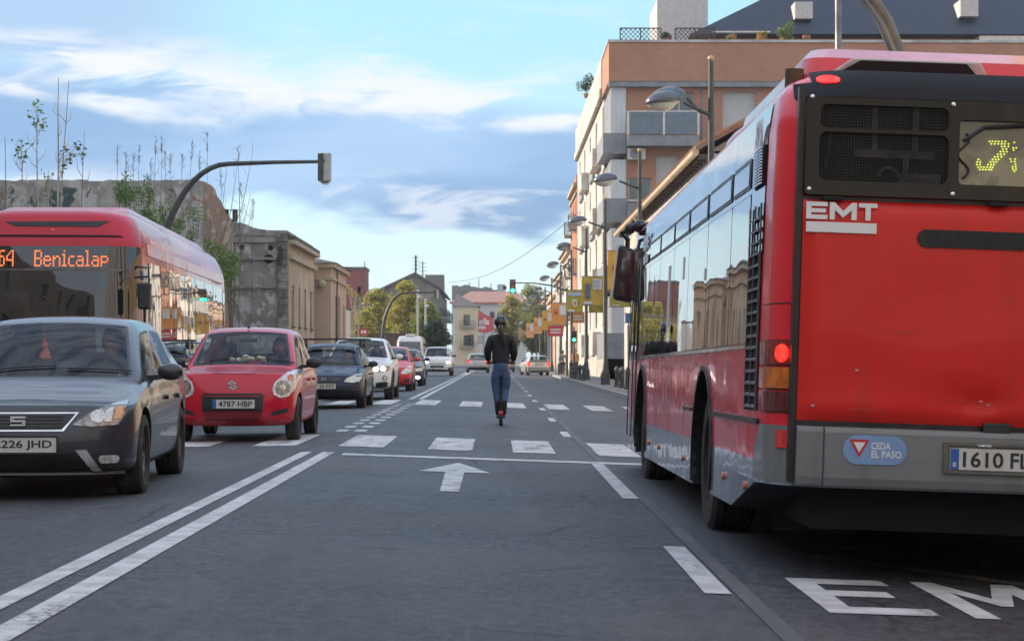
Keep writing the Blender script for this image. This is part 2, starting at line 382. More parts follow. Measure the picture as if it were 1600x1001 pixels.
# ---------------------------------------------------------------- ground, road and pavements
KX0, KX1 = -8.4, 3.95                 # kerbs
def rz(x): return -.035 * (x + 2) if x > -2 else -.015 * (-2 - x)
ZR = rz(KX1) + .13; ZL = rz(KX0) + .13
def asphalt():
    m = bpy.data.materials.new('asphalt'); m.use_nodes = True
    q = NG(m.node_tree); p = m.node_tree.nodes['Principled BSDF']; L = m.node_tree.links.new
    tc = q.n('ShaderNodeTexCoord').outputs['Object']
    def nz(s, d=6, st=(1, 1, 1), r=.6): return q.n('ShaderNodeTexNoise', {'Vector': q.n('ShaderNodeMapping', {0: tc, 3: st}).outputs[0], 'Scale': s, 'Detail': d, 'Roughness': r}).outputs[0]
    grit = nz(15, 9, (1, .6, 1), r=.92); grit2 = nz(34, 5, (1, .45, 1), r=.9); midn = nz(5, 6, r=.75)
    col = q.mix(q.ss(grit, .44, .56), (.014, .016, .022), (.098, .102, .118))
    col = q.mix(q.m('MULTIPLY', q.ss(grit2, .60, .70), .8), col, (.30, .30, .29))
    col = q.mix(q.m('MULTIPLY', q.ss(midn, .42, .62), .35), col, (.045, .045, .048))
    col = q.mix(q.m('MULTIPLY', q.ss(nz(.35), .4, .65), .5), col, (.100, .094, .090))
    col = q.mix(q.m('MULTIPLY', q.ss(nz(1.4, 3, (1, .05, 1)), .48, .66), .5), col, (.036, .036, .038))
    col = q.mix(q.m('MULTIPLY', q.ss(nz(.8, 5, (1, .12, 1)), .54, .7), .4), col, (.15, .148, .145))
    col = q.mix(q.m('MULTIPLY', q.ss(nz(.22, 3), .5, .58), .25), col, (.05, .05, .055))
    spot = q.n('ShaderNodeTexVoronoi', {'Vector': tc, 'Scale': 1.1, 'Randomness': 1}).outputs[0]
    col = q.mix(q.m('MULTIPLY', q.ss(spot, .11, .03), q.ss(nz(.6), .50, .6)), col, (.016, .016, .018))
    # fine cracks wander where the wearing course is old
    wv = q.n('ShaderNodeMix', {'Factor': .12}, data_type='VECTOR'); m.node_tree.links.new(tc, wv.inputs[4]); m.node_tree.links.new(q.n('ShaderNodeTexNoise', {'Vector': tc, 'Scale': 2.5, 'Detail': 5}).outputs[1], wv.inputs[5])
    ck = q.n('ShaderNodeTexVoronoi', {'Vector': wv.outputs[1], 'Scale': .55}, feature='DISTANCE_TO_EDGE').outputs[0]
    col = q.mix(q.m('MULTIPLY', q.ss(ck, .012, .004), q.ss(nz(.3), .48, .56)), col, (.012, .012, .013))
    L(col, p.inputs['Base Color']); L(q.m('ADD', .46, q.m('MULTIPLY', nz(.5), .25)), p.inputs['Roughness'])
    p.inputs['Specular IOR Level'].default_value = .5
    vo = q.n('ShaderNodeTexVoronoi', {'Vector': tc, 'Scale': 70}).outputs[0]
    h = q.m('ADD', q.m('MULTIPLY', vo, .7), q.m('MULTIPLY', grit, .8))
    b = q.n('ShaderNodeBump', {'Height': h, 'Strength': 1.0, 'Distance': .014}); L(b.outputs[0], p.inputs['Normal'])
    return m
def roadpaint(name, c=(.60, .60, .60), wear=.5):
    m = bpy.data.materials.new(name); m.use_nodes = True
    q = NG(m.node_tree); p = m.node_tree.nodes['Principled BSDF']; L = m.node_tree.links.new
    tc = q.n('ShaderNodeTexCoord').outputs['Object']
    a = q.n('ShaderNodeTexNoise', {'Vector': tc, 'Scale': 26, 'Detail': 8, 'Roughness': .75}).outputs[0]
    b_ = q.n('ShaderNodeTexNoise', {'Vector': q.n('ShaderNodeMapping', {0: tc, 3: (3, .5, 1)}).outputs[0], 'Scale': 1.6, 'Detail': 5}).outputs[0]
    f = q.ss(q.m('ADD', a, q.m('MULTIPLY', q.m('SUBTRACT', b_, .5), .7)), wear + .04, wear + .16)
    dirt = q.n('ShaderNodeTexNoise', {'Vector': tc, 'Scale': 5, 'Detail': 6}).outputs[0]
    L(q.mix(f, q.mix(q.ss(dirt, .35, .7), c, tuple(x * .68 for x in c)), (.085, .085, .088)), p.inputs['Base Color'])
    p.inputs['Roughness'].default_value = .75
    bp = q.n('ShaderNodeBump', {'Height': a, 'Strength': .3, 'Distance': .01}); L(bp.outputs[0], p.inputs['Normal'])
    return m
ASPH = asphalt(); RP = roadpaint('road_paint', (.60, .60, .60), .545); RPW = roadpaint('worn_road_paint', (.58, .58, .57), .51); YP = roadpaint('faded_yellow_paint', (.30, .20, .045), .30)
CONC = mat('pavement_slabs', (.22, .21, .20), (.16, .155, .15), scale=3, rough=.85, bump=.2)
KERB = mat('kerb_stone', (.34, .33, .31), (.24, .235, .225), scale=5, rough=.85, bump=.3)
EARTH = mat('bare_earth', (.16, .13, .10), (.10, .09, .06), scale=.4, rough=.95, c3=(.06, .07, .03), s3=.15)
tag(MB().add([(-700, -120, -.62), (700, -120, -.62), (700, 950, -.62), (-700, 950, -.62)], [(0, 1, 2, 3)]).obj('ground', EARTH), kind='structure')
b = MB(); ys = [-80, 0, 15, 40, 80, 150, 300, 520]; xs = [KX0, -2, KX1]
b.add([(x, y, rz(x)) for y in ys for x in xs], [(i * 3 + j, i * 3 + j + 1, i * 3 + j + 4, i * 3 + j + 3) for i in range(len(ys) - 1) for j in range(2)])
tag(b.obj('road', ASPH), kind='structure')
def slab(name, x0, x1, z, m): tag(MB().box(x0, x1, -80, 520, -.6, z).obj(name, m), kind='structure')
slab('pavement', KX1 + .16, 6.25, ZR - .004, CONC); slab('pavement', -13, KX0 - .16, ZL - .004, CONC)
b = MB()
for side, x0, z in ((1, KX1, ZR), (-1, KX0 - .15, ZL)):
    y = -40
    while y < 300: b.box(x0, x0 + .15, y, y + .985, -.6, z + random.uniform(-.004, .004)); y += 1
tag(b.obj('kerb', KERB), kind='structure')
def mark(polys, m, name='road_marking'):
    b = MB()
    for poly in polys: b.add([(x, y, rz(x) + .005) for x, y in poly], [tuple(range(len(poly)))])
    o = b.obj(name, m, weld=False)
    return tag(o, kind='structure')
def rct(x0, x1, y0, y1): return [(x0, y0), (x1, y0), (x1, y1), (x0, y1)]
mark([rct(-2.13, -2.01, 4, 21.8), rct(-1.9, -1.77, 4, 21.9), rct(-2.22, -2.10, 50.4, 260), rct(-1.97, -1.85, 50.4, 260)], RP, 'double_centre_line')
mark([rct(-1.66, 2.2, 21.35, 21.75), rct(2.3, 3.9, 21.35, 21.75)], RP, 'stop_line')
mark([rct(-1.85, -1.32, 23.4, 26.8), rct(-.80, -.28, 23.35, 26.8), rct(.2, .7, 23.3, 26.8), rct(1.2, 1.7, 23.2, 26.7), rct(2.2, 2.7, 23.2, 26.7), rct(3.15, 3.65, 23.2, 26.7), rct(-2.88, -2.36, 23.5, 26.9), rct(-3.9, -3.4, 23.6, 26.4), rct(-4.9, -4.4, 23.6, 26.6), rct(-5.9, -5.4, 23.6, 26.6)], RPW, 'zebra_crossing')
mark([rct(x, x + .5, 44.7, 49.6) for x in (-5.9, -4.9, -3.9, -2.85, -1.85, -.83, .18, 1.17, 2.15, 3.1)], RPW, 'zebra_crossing')
mark([[(-.385, 20.6), (-.73, 18.9), (-.48, 18.9), (-.455, 16.15), (-.30, 16.15), (-.30, 18.9), (-.05, 18.9)]], RP, 'arrow_marking')
P = [rct(1.0, 1.13, 9.55, 11.95), rct(1.02, 1.15, 16.05, 21.3)] + [rct(.97, 1.09, y - 1.0, y + 1.0) for y in (29.7, 36.8, 44.3, 53.0, 61, 68.7, 76.4, 84, 92, 100, 108, 116, 124, 132, 140)]
mark(P, RP, 'lane_dashes')
mark([rct(1.15, 1.24, 4, 21.3), rct(1.10, 1.19, 21.8, 60)], roadpaint('ghost_paint', (.15, .155, .17), .36), 'worn_old_line')
P = []
for i in range(11):
    y = 28.0 + i * 1.62
    for x in (-2.19, -1.93): P.append(rct(x - .07, x + .09, y, y + .62 + (.1 if i < 3 else 0)))
mark(P, RP, 'crossing_dots')
# EM... lettering of the bus lane, and the faded yellow bay line
mark([[(1.50, 8.95), (2.0, 8.95), (2.0, 9.2), (1.63, 9.2), (1.63, 9.62), (1.93, 9.62), (1.93, 9.86), (1.63, 9.86), (1.63, 10.14), (2.0, 10.14), (2.0, 10.38), (1.50, 10.38)],
      [(2.15, 8.92), (2.265, 8.92), (2.265, 9.95), (2.39, 9.42), (2.45, 9.42), (2.575, 9.95), (2.575, 8.92), (2.69, 8.92), (2.69, 10.38), (2.575, 10.38), (2.42, 9.72), (2.265, 10.38), (2.15, 10.38)],
      [(3.15, 8.92), (3.30, 8.92), (3.30, 10.14), (3.55, 10.14), (3.55, 10.38), (2.9, 10.38), (2.9, 10.14), (3.15, 10.14)]], RP, 'bus_lane_lettering')
mark([[(1.55, 12.0), (1.75, 11.95), (3.9, 9.0), (3.9, 8.75)], [(1.55, 12.0), (3.7, 13.3), (3.72, 13.18), (1.8, 11.95)]], YP, 'yellow_bay_line')
mark([rct(x, x + .35, y, y + .35) for x, y in ((3.3, 60), (.3, 66), (2.6, 92))], ASPH, 'manhole_patch')
# ---------------------------------------------------------------- building helpers
PANE = darkglass('window_pane', (.02, .026, .032), .1, .6, .06)
WFR = mat('window_frame_white', (.62, .61, .58), (.5, .49, .46), rough=.5)
WFD = mat('window_frame_dark', (.10, .075, .055), (.06, .045, .035), rough=.6)
SHUT = mat('roller_shutter', (.50, .50, .49), (.42, .42, .41), rough=.6, stretch=(1, 1, 14), scale=3)
TILE = mat('roof_tiles', (.30, .13, .07), (.18, .09, .055), scale=6, rough=.9, bump=.6, stretch=(1, 1, 1), c3=(.22, .17, .12), s3=1.5)
GREYR = mat('grey_roof', (.12, .11, .10), (.075, .07, .065), scale=4, rough=.9, bump=.4)
IRON = mat('balcony_iron', (.03, .03, .032), (.05, .048, .045), rough=.6)
def facade(b, O, U, w, h, ops, d=.22, mi=0):
    """wall face O + u*U + v*Z with real openings (u0,u1,v0,v1) and their reveals; inward = to the left of U"""
    O = Vector(O); U = Vector(U).normalized(); Zv = Vector((0, 0, 1)); In = Zv.cross(U)
    us = sorted({0, w} | {o[0] for o in ops} | {o[1] for o in ops}); vs = sorted({0, h} | {o[2] for o in ops} | {o[3] for o in ops})
    P = lambda u, v_, n=0: O + U * u + Zv * v_ + In * n
    for i in range(len(us) - 1):
        for j in range(len(vs) - 1):
            cu, cv = (us[i] + us[i + 1]) / 2, (vs[j] + vs[j + 1]) / 2
            if any(o[0] < cu < o[1] and o[2] < cv < o[3] for o in ops): continue
            b.add([P(us[i], vs[j]), P(us[i + 1], vs[j]), P(us[i + 1], vs[j + 1]), P(us[i], vs[j + 1])], [(0, 1, 2, 3)], mi)
    for o in ops:
        c = [(o[0], o[2]), (o[1], o[2]), (o[1], o[3]), (o[0], o[3])]
        for k in range(4):
            a, e = c[k], c[(k + 1) % 4]
            b.add([P(*a), P(*e), P(*e, d), P(*a, d)], [(0, 1, 2, 3)], mi)
    return P
def window(root, P, o, fm, d=.2, kind='casement', sill=True, pm=None):
    u0, u1, v0, v1 = o; f = .06
    b = MB()
    def bx(a0, a1, c0, c1, n0, n1, mi=0): b.hexa([P(a, c, n) for c in (c0, c1) for n in (n1, n0) for a in (a0, a1)], mi)
    bx(u0, u0 + f, v0, v1, d - .05, d); bx(u1 - f, u1, v0, v1, d - .05, d); bx(u0 + f, u1 - f, v0, v0 + f, d - .05, d); bx(u0 + f, u1 - f, v1 - f, v1, d - .05, d)
    mids = []
    if kind == 'casement': mids = [(u0 + u1) / 2]
    for mu in mids: bx(mu - f / 2, mu + f / 2, v0 + f, v1 - f, d - .05, d)
    w = b.obj('window', fm, root)
    b = MB(); bx(u0 + .01, u1 - .01, v0 + .01, v1 - .01, d - .02, d + .02)
    if kind == 'shut':
        b.obj('shutter', SHUT, w)
    else:
        b.obj('pane', pm or PANE, w)
    if sill:
        b = MB(); bx(u0 - .08, u1 + .08, v0 - .08, v0, -.1, d - .05); b.obj('sill', fm, w)
    return w
def balcony(root, P, u0, u1, v, dep=.9, m=IRON, slabm=None, solid=False, h=1.05):
    b = MB()
    def bx(b, a0, a1, c0, c1, n0, n1): b.hexa([P(a, c, n) for c in (c0, c1) for n in (n1, n0) for a in (a0, a1)])
    bx(b, u0, u1, v - .16, v, -dep, -.003)
    o = b.obj('balcony', slabm or KERB, root)
    b = MB()
    if solid:
        bx(b, u0, u1, v + .003, v + h, -dep, -dep + .1); bx(b, u0, u0 + .1, v + .003, v + h, -dep + .103, -.003); bx(b, u1 - .1, u1, v + .003, v + h, -dep + .103, -.003)
    else:
        k = int((u1 - u0) / .14)
        for i in range(k + 1): u = u0 + .02 + (u1 - u0 - .04) * i / k; bx(b, u - .012, u + .012, v + .003, v + h - .04, -dep + .02, -dep + .04)
        for s in range(1, 6):
            for u in (u0, u1 - .024): bx(b, u, u + .024, v + .003, v + h - .04, -dep + dep * s / 6, -dep + dep * s / 6 + .024)
        bx(b, u0, u1, v + h - .038, v + h, -dep, -dep + .05); bx(b, u0, u0 + .04, v + h - .038, v + h, -dep + .053, -.003); bx(b, u1 - .04, u1, v + h - .038, v + h, -dep + .053, -.003)
    b.obj('railing', m, o)
    return o
def shell(b, x0, x1, y0, y1, h, skip=(), z0=-.3, mi=0):
    """plain walls on the sides not in skip (w e s n) and a flat top"""
    q = {'s': [(x0, y0), (x1, y0)], 'n': [(x1, y1), (x0, y1)], 'w': [(x0, y1), (x0, y0)], 'e': [(x1, y0), (x1, y1)]}
    for k, (p, r) in q.items():
        if k not in skip: b.add([(*p, z0), (*r, z0), (*r, h), (*p, h)], [(0, 1, 2, 3)], mi)
    b.add([(x0, y0, h), (x1, y0, h), (x1, y1, h), (x0, y1, h)], [(0, 1, 2, 3)], mi)
def tiled_roof(name, root, x0, x1, y0, y1, z0, rise, m, axis='y', over=.4, ribs=True):
    """gabled roof, ridge along axis, with barrel-tile ribs"""
    b = MB(); t = .14
    if axis == 'y':
        xm = (x0 + x1) / 2; a, c = x0 - over, x1 + over
        def pt(x, y): return (x, y, z0 + rise * (1 - abs(x - xm) / (c - xm)) - 0)
        for s0, s1 in ((a, xm), (xm, c)):
            p = [pt(s0, y0), pt(s1, y0), pt(s1, y1), pt(s0, y1)]
            b.hexa([p[0], p[1], p[3], p[2]] + [(q[0], q[1], q[2] + t) for q in (p[0], p[1], p[3], p[2])])
        if ribs:
            y = y0 + .1
            while y < y1:
                for s0, s1 in ((a, xm), (xm, c)):
                    p, r = pt(s0, y), pt(s1, y); b.tube([(p[0], p[1], p[2] + t), (r[0], r[1], r[2] + t)], .07, 5)
                y += .26
        b.add([(x0, y0, z0), (x1, y0, z0), (xm, y0, z0 + rise - .02)], [(0, 1, 2)]); b.add([(x0, y1, z0), (x1, y1, z0), (xm, y1, z0 + rise - .02)], [(0, 1, 2)])
    return b.obj(name, m, root)
# ---------------------------------------------------------------- left side: ruins
RUIN = ruinmat('ruin_wall', [(.32, .30, .27), (.19, .18, .165), (.50, .49, .47), (.08, .075, .07)], .6, .35)
GRAF = ruinmat('graffiti_wall', [(.36, .34, .31), (.24, .225, .205), (.46, .44, .41), (.11, .105, .10)], .5, .3, graffiti=True)
def ragged(x0, x1, top, y, d, seed, z0=-.4, n=None, amp=.12):
    """a broken-topped wall of real thickness: top = list of (x, z)"""
    rr = random.Random(seed); b = MB(); n = n or int((x1 - x0) / .3); pts = []
    for i in range(n + 1):
        x = x0 + (x1 - x0) * i / n; z = top[-1][1]
        for (a, za), (c, zc) in zip(top, top[1:]):
            if a <= x <= c: z = za + (zc - za) * (x - a) / (c - a); break
        pts.append((x, z + rr.uniform(-amp, amp)))
    poly = [(x1, z0), (x0, z0)] + pts
    fr = lambda u, v_, w: (u, y + w, v_)
    for i in range(n):
        b.hexa([fr(pts[i][0], z0, 0), fr(pts[i + 1][0], z0, 0), fr(pts[i][0], z0, d), fr(pts[i + 1][0], z0, d), fr(*pts[i], 0), fr(*pts[i + 1], 0), fr(*pts[i], d), fr(*pts[i + 1], d)])
    return b
def X(px, Y): return (px - 775) * Y / FPX
def Zp(py, Y): return CAMZ + (560 - py) * Y / FPX
Y0 = 96
gw = empty('ruined_party_wall', (-19, Y0, 0), 0, 'long grey ruined wall with painted graffiti band and broken stepped end, behind the left bus', 'wall')
def lz(o, p): return p
b = ragged(X(-220, Y0) + 19, X(318, Y0) + 19, [(X(-220, Y0) + 19, Zp(281, Y0)), (X(318, Y0) + 19, Zp(282, Y0))], 0, .6, 3, amp=.05)
b.obj('wall', GRAF, gw)
b = ragged(X(318, Y0) + 19.01, X(362, Y0) + 19, [(X(318, Y0) + 19, Zp(283, Y0)), (X(332, Y0) + 19, Zp(293, Y0)), (X(343, Y0) + 19, Zp(314, Y0)), (X(354, Y0) + 19, Zp(335, Y0)), (X(362, Y0) + 19, Zp(342, Y0))], .05, .5, 5, amp=.07, n=14)
b.obj('broken_end', ruinmat('broken_brick', [(.36, .20, .12), (.26, .22, .18), (.42, .36, .30), (.12, .10, .09)], 1.2), gw)
for px in (352, 366):
    b = MB(); x = X(px, Y0) + 19; z = Zp(342, Y0) - .1; b.cyl((x, .3, z), (x, .3, z + .55), .13, n=8); b.cyl((x, .3, z + .55), (x, .3, z + .6), .28, .05, n=8); b.obj('chimney_pot', WFD, gw)
Y1 = 100
rh = empty('ruined_house', (-13, Y1, 0), 0, 'roofless grey plaster house shell with a dark brick corner pillar', 'building')
b = ragged(X(300, Y1) + 13, X(434, Y1) + 13, [(X(300, Y1) + 13, Zp(335, Y1)), (X(362, Y1) + 13, Zp(344, Y1)), (X(390, Y1) + 13, Zp(352, Y1)), (X(410, Y1) + 13, Zp(359, Y1)), (X(434, Y1) + 13, Zp(360, Y1))], 0, .5, 9, amp=.04)
b.obj('wall', RUIN, rh)
b = MB()
for z, h in ((Zp(370, Y1), .28), (Zp(402, Y1), .12), (Zp(447, Y1), .1)): b.box(X(330, Y1) + 13, X(432, Y1) + 13, -.14, -.002, z - h, z)
b.box(X(332, Y1) + 13, X(434, Y1) + 13, -.08, -.002, Zp(370, Y1) + .05, Zp(360, Y1) - .1)
b.obj('cornice', ruinmat('old_cornice', [(.34, .31, .28), (.22, .2, .18), (.28, .26, .24), (.13, .12, .11)], .9), rh)
b = MB()
for px, py in ((378, 386), (423, 387)): x = X(px, Y1) + 13; z = Zp(py, Y1); b.tube([(x, -.02, z), (x, .1, z)], .14, 8)
b.tube([(X(420, Y1) + 13, -.03, Zp(404, Y1)), (X(420, Y1) + 13, .1, Zp(404, Y1))], .25, 7); b.obj('beam_hole', WELL, rh)
b = MB(); px0, px1 = X(433.5, Y1) + 13, X(449, Y1) + 13
z = -.3; top = Zp(360, Y1); k = 0
while z < top: j = .03 * (k % 2); b.box(px0 + j, px1 - j, -.2 + j, 14.2 - j, z, min(z + .19, top)); z += .2; k += 1
b.obj('corner_pillar', ruinmat('dark_pillar', [(.20, .17, .14), (.13, .115, .10), (.30, .27, .24), (.06, .055, .05)], .8), rh)
for i in range(6):
    b = MB(); b.tube([(px1 - .35 + .12 * math.cos(t), -.24, Zp(388 + i * 5, Y1) + .05 * math.sin(t)) for t in [math.pi * s / 6 for s in range(7)]], .035, 5); b.obj('cable_loop', BLK, rh)
# tan two-storey house, then the smooth beige one
TAN = mat('tan_render', (.48, .35, .245), (.40, .29, .20), scale=1.2, rough=.9, c3=(.55, .44, .31), s3=.35, bump=.1)
BEIGE = mat('beige_render', (.50, .375, .28), (.46, .345, .255), scale=.8, rough=.9)
CORN = mat('pale_cornice', (.46, .38, .27), (.36, .29, .2), scale=3, rough=.9)
FX = -10.45; ya, yb = 100.4, 114.4; zt = Zp(381, ya)
th = empty('terraced_house', (FX, ya, 0), 0, 'two-storey tan house with narrow shuttered windows and a moulded cornice, beside the ruin', 'building')
b = MB(); ops = []
for py in (415, 478):
    for k in range(4):
        u = 1.6 + k * 3.3; v1 = zt - 1.75 if py == 415 else zt - 5.05 + .05
        ops.append((u, u + 1.15, v1 - (2.35 if py == 415 else 3.3) + .3, v1 + .05))
ops = [(a, c, max(e, .05), f_) for a, c, e, f_ in ops]
Pf = facade(b, (0, 0, -.3), (0, 1, 0), yb - ya, zt + .3, ops)
shell(b, -8, 0, 0, yb - ya, zt, 'e'); b.obj('wall', TAN, th)
for o in ops: window(th, Pf, o, WFD, kind='casement')
MB().box(-8, .35, 0, yb - ya, zt + .003, zt + .22).box(0.003, .2, 0, yb - ya, zt - .75, zt - .5).obj('cornice', CORN, th)
tiled_roof('roof', th, -8, .3, .1, yb - ya - .1, zt + .25, .55, GREYR, over=.05, ribs=False)
ya2, yb2 = 115.2, 127; F2 = X(517, ya2); zt2 = Zp(418, ya2)
bh = empty('beige_house', (F2, ya2, 0), 0, 'smooth beige rendered house with a hipped roof and one tall shuttered window pair', 'building')
b = MB(); ops = [(3.2, 4.5, zt2 - 4.6, zt2 - 1.2), (5.4, 6.7, zt2 - 4.6, zt2 - 1.2), (9.4, 10.4, zt2 - 4.6, zt2 - 1.6)]
Pf = facade(b, (0, 0, -.3), (0, 1, 0), yb2 - ya2, zt2 + .3, ops); shell(b, -9, 0, 0, yb2 - ya2, zt2, 'e'); b.obj('wall', BEIGE, bh)
for o in ops: window(bh, Pf, o, WFD)
b = MB(); b.box(-9.1, .25, -.25, yb2 - ya2 + .2, zt2 + .003, zt2 + .28); b.box(-9.1, .12, -.12, yb2 - ya2 + .1, zt2 - .7, zt2 - .55); b.obj('cornice', CORN, bh)
zz = zt2 + .285; b = MB(); b.add([(-9.2, -.35, zz), (.35, -.35, zz), (.35, 12, zz), (-9.2, 12, zz), (-4.5, 4, zz + 1.15), (-4.5, 8, zz + 1.15)], [(0, 1, 4), (1, 2, 5, 4), (2, 3, 5), (3, 0, 4, 5), (0, 3, 2, 1)]); b.obj('roof', GREYR, bh)
b = MB(); b.sphere((-.5, -.35, zt2 - .95), .26); b.box(-.56, -.44, -.3, -.002, zt2 - .92, zt2 - .8); b.obj('wall_lamp', CORN, bh)
b = MB(); x = .12; b.tube([(x, 3, .2), (x, 3, zt2)], .05, 6); b.obj('drainpipe', WFD, bh)
lw = empty('low_white_outbuilding', (X(534, 128), 128, 0), 0, 'low white-walled outbuilding beyond the beige house', 'building')
b = MB(); shell(b, -6, .25, 0, 4, Zp(482, 128)); b.obj('wall', mat('whitewash', (.72, .71, .68), (.6, .59, .57), rough=.85), lw)
MB().box(-6.1, .35, -.1, 4.1, Zp(482, 128) + .002, Zp(482, 128) + .1).obj('coping', GREYR, lw)
# red tower far away
Yt = 250; rt = empty('red_tower_block', (X(554, Yt), Yt, 0), 0, 'plain dark red brick tower rising behind the bare trees', 'building')
b = MB(); hw = (X(570, Yt) - X(537, Yt)) / 2; ops = [(hw * 2 - 1.0, hw * 2 - .55, Zp(450 + k * 22, Yt) - .7, Zp(450 + k * 22, Yt) + .7) for k in range(4)]
facade(b, (-hw, 0, -.5), (1, 0, 0), hw * 2, Zp(421, Yt) + .5, ops); shell(b, -hw, hw, 0, 7, Zp(421, Yt), 's')
b.obj('wall', brickmat('red_brick', (.30, .055, .04), (.24, .045, .035), (.2, .1, .08), .6), rt); MB().box(-hw - .1, hw + .1, -.1, 7.1, Zp(421, Yt) + .003, Zp(421, Yt) + .35).obj('parapet', GREYR, rt)
b = MB(); b.cyl((.9 * hw, 1, Zp(421, Yt)), (.9 * hw, 1, Zp(413, Yt) + .4), .06, n=5); b.obj('antenna', IRON, rt)
# dark balcony house with a stone gable
STONE = ruinmat('far_stone', [(.19, .175, .155), (.14, .13, .115), (.25, .23, .2), (.09, .085, .08)], .3, .3)
Yd = 236; dh = empty('balcony_house', (X(684, Yd), Yd, 0), 0, 'four-storey grey house with iron balconies and a rough stone gable, beyond the plane trees', 'building')
zd = Zp(452, Yd); wl = X(684, Yd) - X(552, Yd)
b = MB(); ops = []
for k in range(4):
    for j in range(5): ops.append((2.5 + j * 8, 4.6 + j * 8, zd - 2.9 - k * 2.9 + .3, zd - .7 - k * 2.9 + .3))
ops = [o for o in ops if o[2] > .2]
Pf = facade(b, (0, 0, -.5), (0, 1, 0), 44, zd + .5, ops)
b.add([(0, 0, -.5), (-wl, 0, -.5), (-wl, 0, Zp(474, Yd)), (-wl * .27, 0, Zp(429, Yd)), (0, 0, zd)], [(0, 1, 2, 3, 4)])
b.add([(-wl, 0, -.5), (-wl, 44, -.5), (-wl, 44, Zp(474, Yd)), (-wl, 0, Zp(474, Yd))], [(0, 1, 2, 3)]); b.obj('wall', STONE, dh)
for o in ops:
    window(dh, Pf, o, WFR, sill=False)
for k in range(4):
    for j in range(5):
        v_ = zd - 2.9 - k * 2.9 + .3
        if v_ > .2: balcony(dh, Pf, 1.6 + j * 8, 5.5 + j * 8, v_ - .1, 1.0)
b = MB(); r0 = [(-wl, 0, Zp(474, Yd) + .02), (-wl * .27, 0, Zp(429, Yd) + .02), (.5, 0, zd - .1)]
for p, r in zip(r0, r0[1:]): b.hexa([(p[0], -.3, p[2]), (r[0], -.3, r[2]), (p[0], 44.3, p[2]), (r[0], 44.3, r[2]), (p[0], -.3, p[2] + .3), (r[0], -.3, r[2] + .3), (p[0], 44.3, p[2] + .3), (r[0], 44.3, r[2] + .3)])
b.obj('roof', GREYR, dh)
MB().box(-2.2, .2, 20, 23, zd, zd + 2.6).box(-2.0, 0, 30, 32, zd, zd + 1.9).obj('chimney', STONE, dh)
for px, ytop, t in ((649, 398, .13), (660, 407, .07)):
    b = MB(); x = X(px, Yd) - X(684, Yd); b.cyl((x, 1, Zp(432, Yd)), (x, 1, Zp(ytop, Yd)), t, n=5)
    for k in range(4): b.box(x - .5, x + .5, .97, 1.03, Zp(ytop, Yd) - .3 - k * .45, Zp(ytop, Yd) - .25 - k * .45)
    b.obj('aerial', IRON, dh)
# cream house at the bend
CREAM = mat('cream_render', (.62, .50, .33), (.54, .44, .28), scale=.6, rough=.9)
Yc = 330; ch = empty('cream_house', (X(746, Yc), Yc, 0), 0, 'cream three-storey corner house with side balconies and a grey hipped roof', 'building')
zc = Zp(478, Yc); wc = X(746, Yc) - X(711, Yc); b = MB(); ops = [(1.4, 2.5, zc - 2.6, zc - .9), (1.4, 2.5, zc - 6, zc - 4.3), (wc - 1.5, wc - .6, zc - 6, zc - 4.2)]
Pf = facade(b, (-wc, 0, -.5), (1, 0, 0), wc, zc + .5, ops); shell(b, -wc, 0, 0, 14, zc, 's'); b.obj('wall', CREAM, ch)
for o in ops: window(ch, Pf, o, WFD, kind='casement')
Pe = lambda u, v_, n=0: Vector((0 - n, u, v_))
for k in range(3): balcony(ch, Pe, 1, 5, zc - 3 - k * 3.0, 1.0)
for k in range(2): balcony(ch, Pf, .8, 3.2, zc - 2.9 - k * 3.4, .7)
b = MB(); b.add([(-wc - .4, -.4, zc), (.4, -.4, zc), (.4, 14.4, zc), (-wc - .4, 14.4, zc), (-wc * .95, 5, zc + 2.2), (-wc * .9, 9, zc + 2.2)], [(0, 1, 4), (1, 2, 5, 4), (2, 3, 5), (3, 0, 4, 5), (0, 3, 2, 1)]); b.obj('roof', GREYR, ch)
# red billboard partly hidden by the cream house
REDB = mat('billboard_red', (.50, .03, .025), (.45, .025, .02), rough=.5)
Yb = 372; bb = empty('billboard', (X(760, Yb), Yb, 0), 0, 'red wall advert with white lettering showing beside the cream house', 'billboard')
x0, x1 = X(730, Yb) - X(760, Yb), X(771.5, Yb) - X(760, Yb)
MB().prism([(x0, Zp(516, Yb)), (x1 - 1.4, Zp(520, Yb)), (x1, Zp(516, Yb)), (x1, Zp(497, Yb)), (x1 - 1.4, Zp(492, Yb)), (x0 + 2, Zp(483, Yb)), (x0, Zp(483, Yb))], lambda u, v_, w: (u, w, v_), .3).obj('board', REDB, bb)
text('lettering', 'ella', 1.9, 1.25, (X(756.5, Yb) - X(760, Yb), -.03, Zp(501.5, Yb)), (1, 0, 0), (0, 0, 1), WHITEM, bb)
text('lettering', 'mm', 1.2, .55, (X(753.5, Yb) - X(760, Yb), -.03, Zp(511.5, Yb)), (1, 0, 0), (0, 0, 1), WHITEM, bb)
MB().box(-.6, -.4, .3, .5, -.5, Zp(518, Yb)).box(1, 1.2, .3, .5, -.5, Zp(518, Yb)).obj('post', STEEL, bb)
PINKR = mat('faded_red_roof', (.40, .19, .15), (.32, .16, .13), scale=1, rough=.9); PALE = mat('pale_grey_wall', (.52, .50, .48), (.45, .43, .42), rough=.9)
Yp = 420; pb = empty('red_roofed_hall', (X(735, Yp), Yp, 0), 0, 'long pale hall with a faded red tiled roof closing the view', 'building')
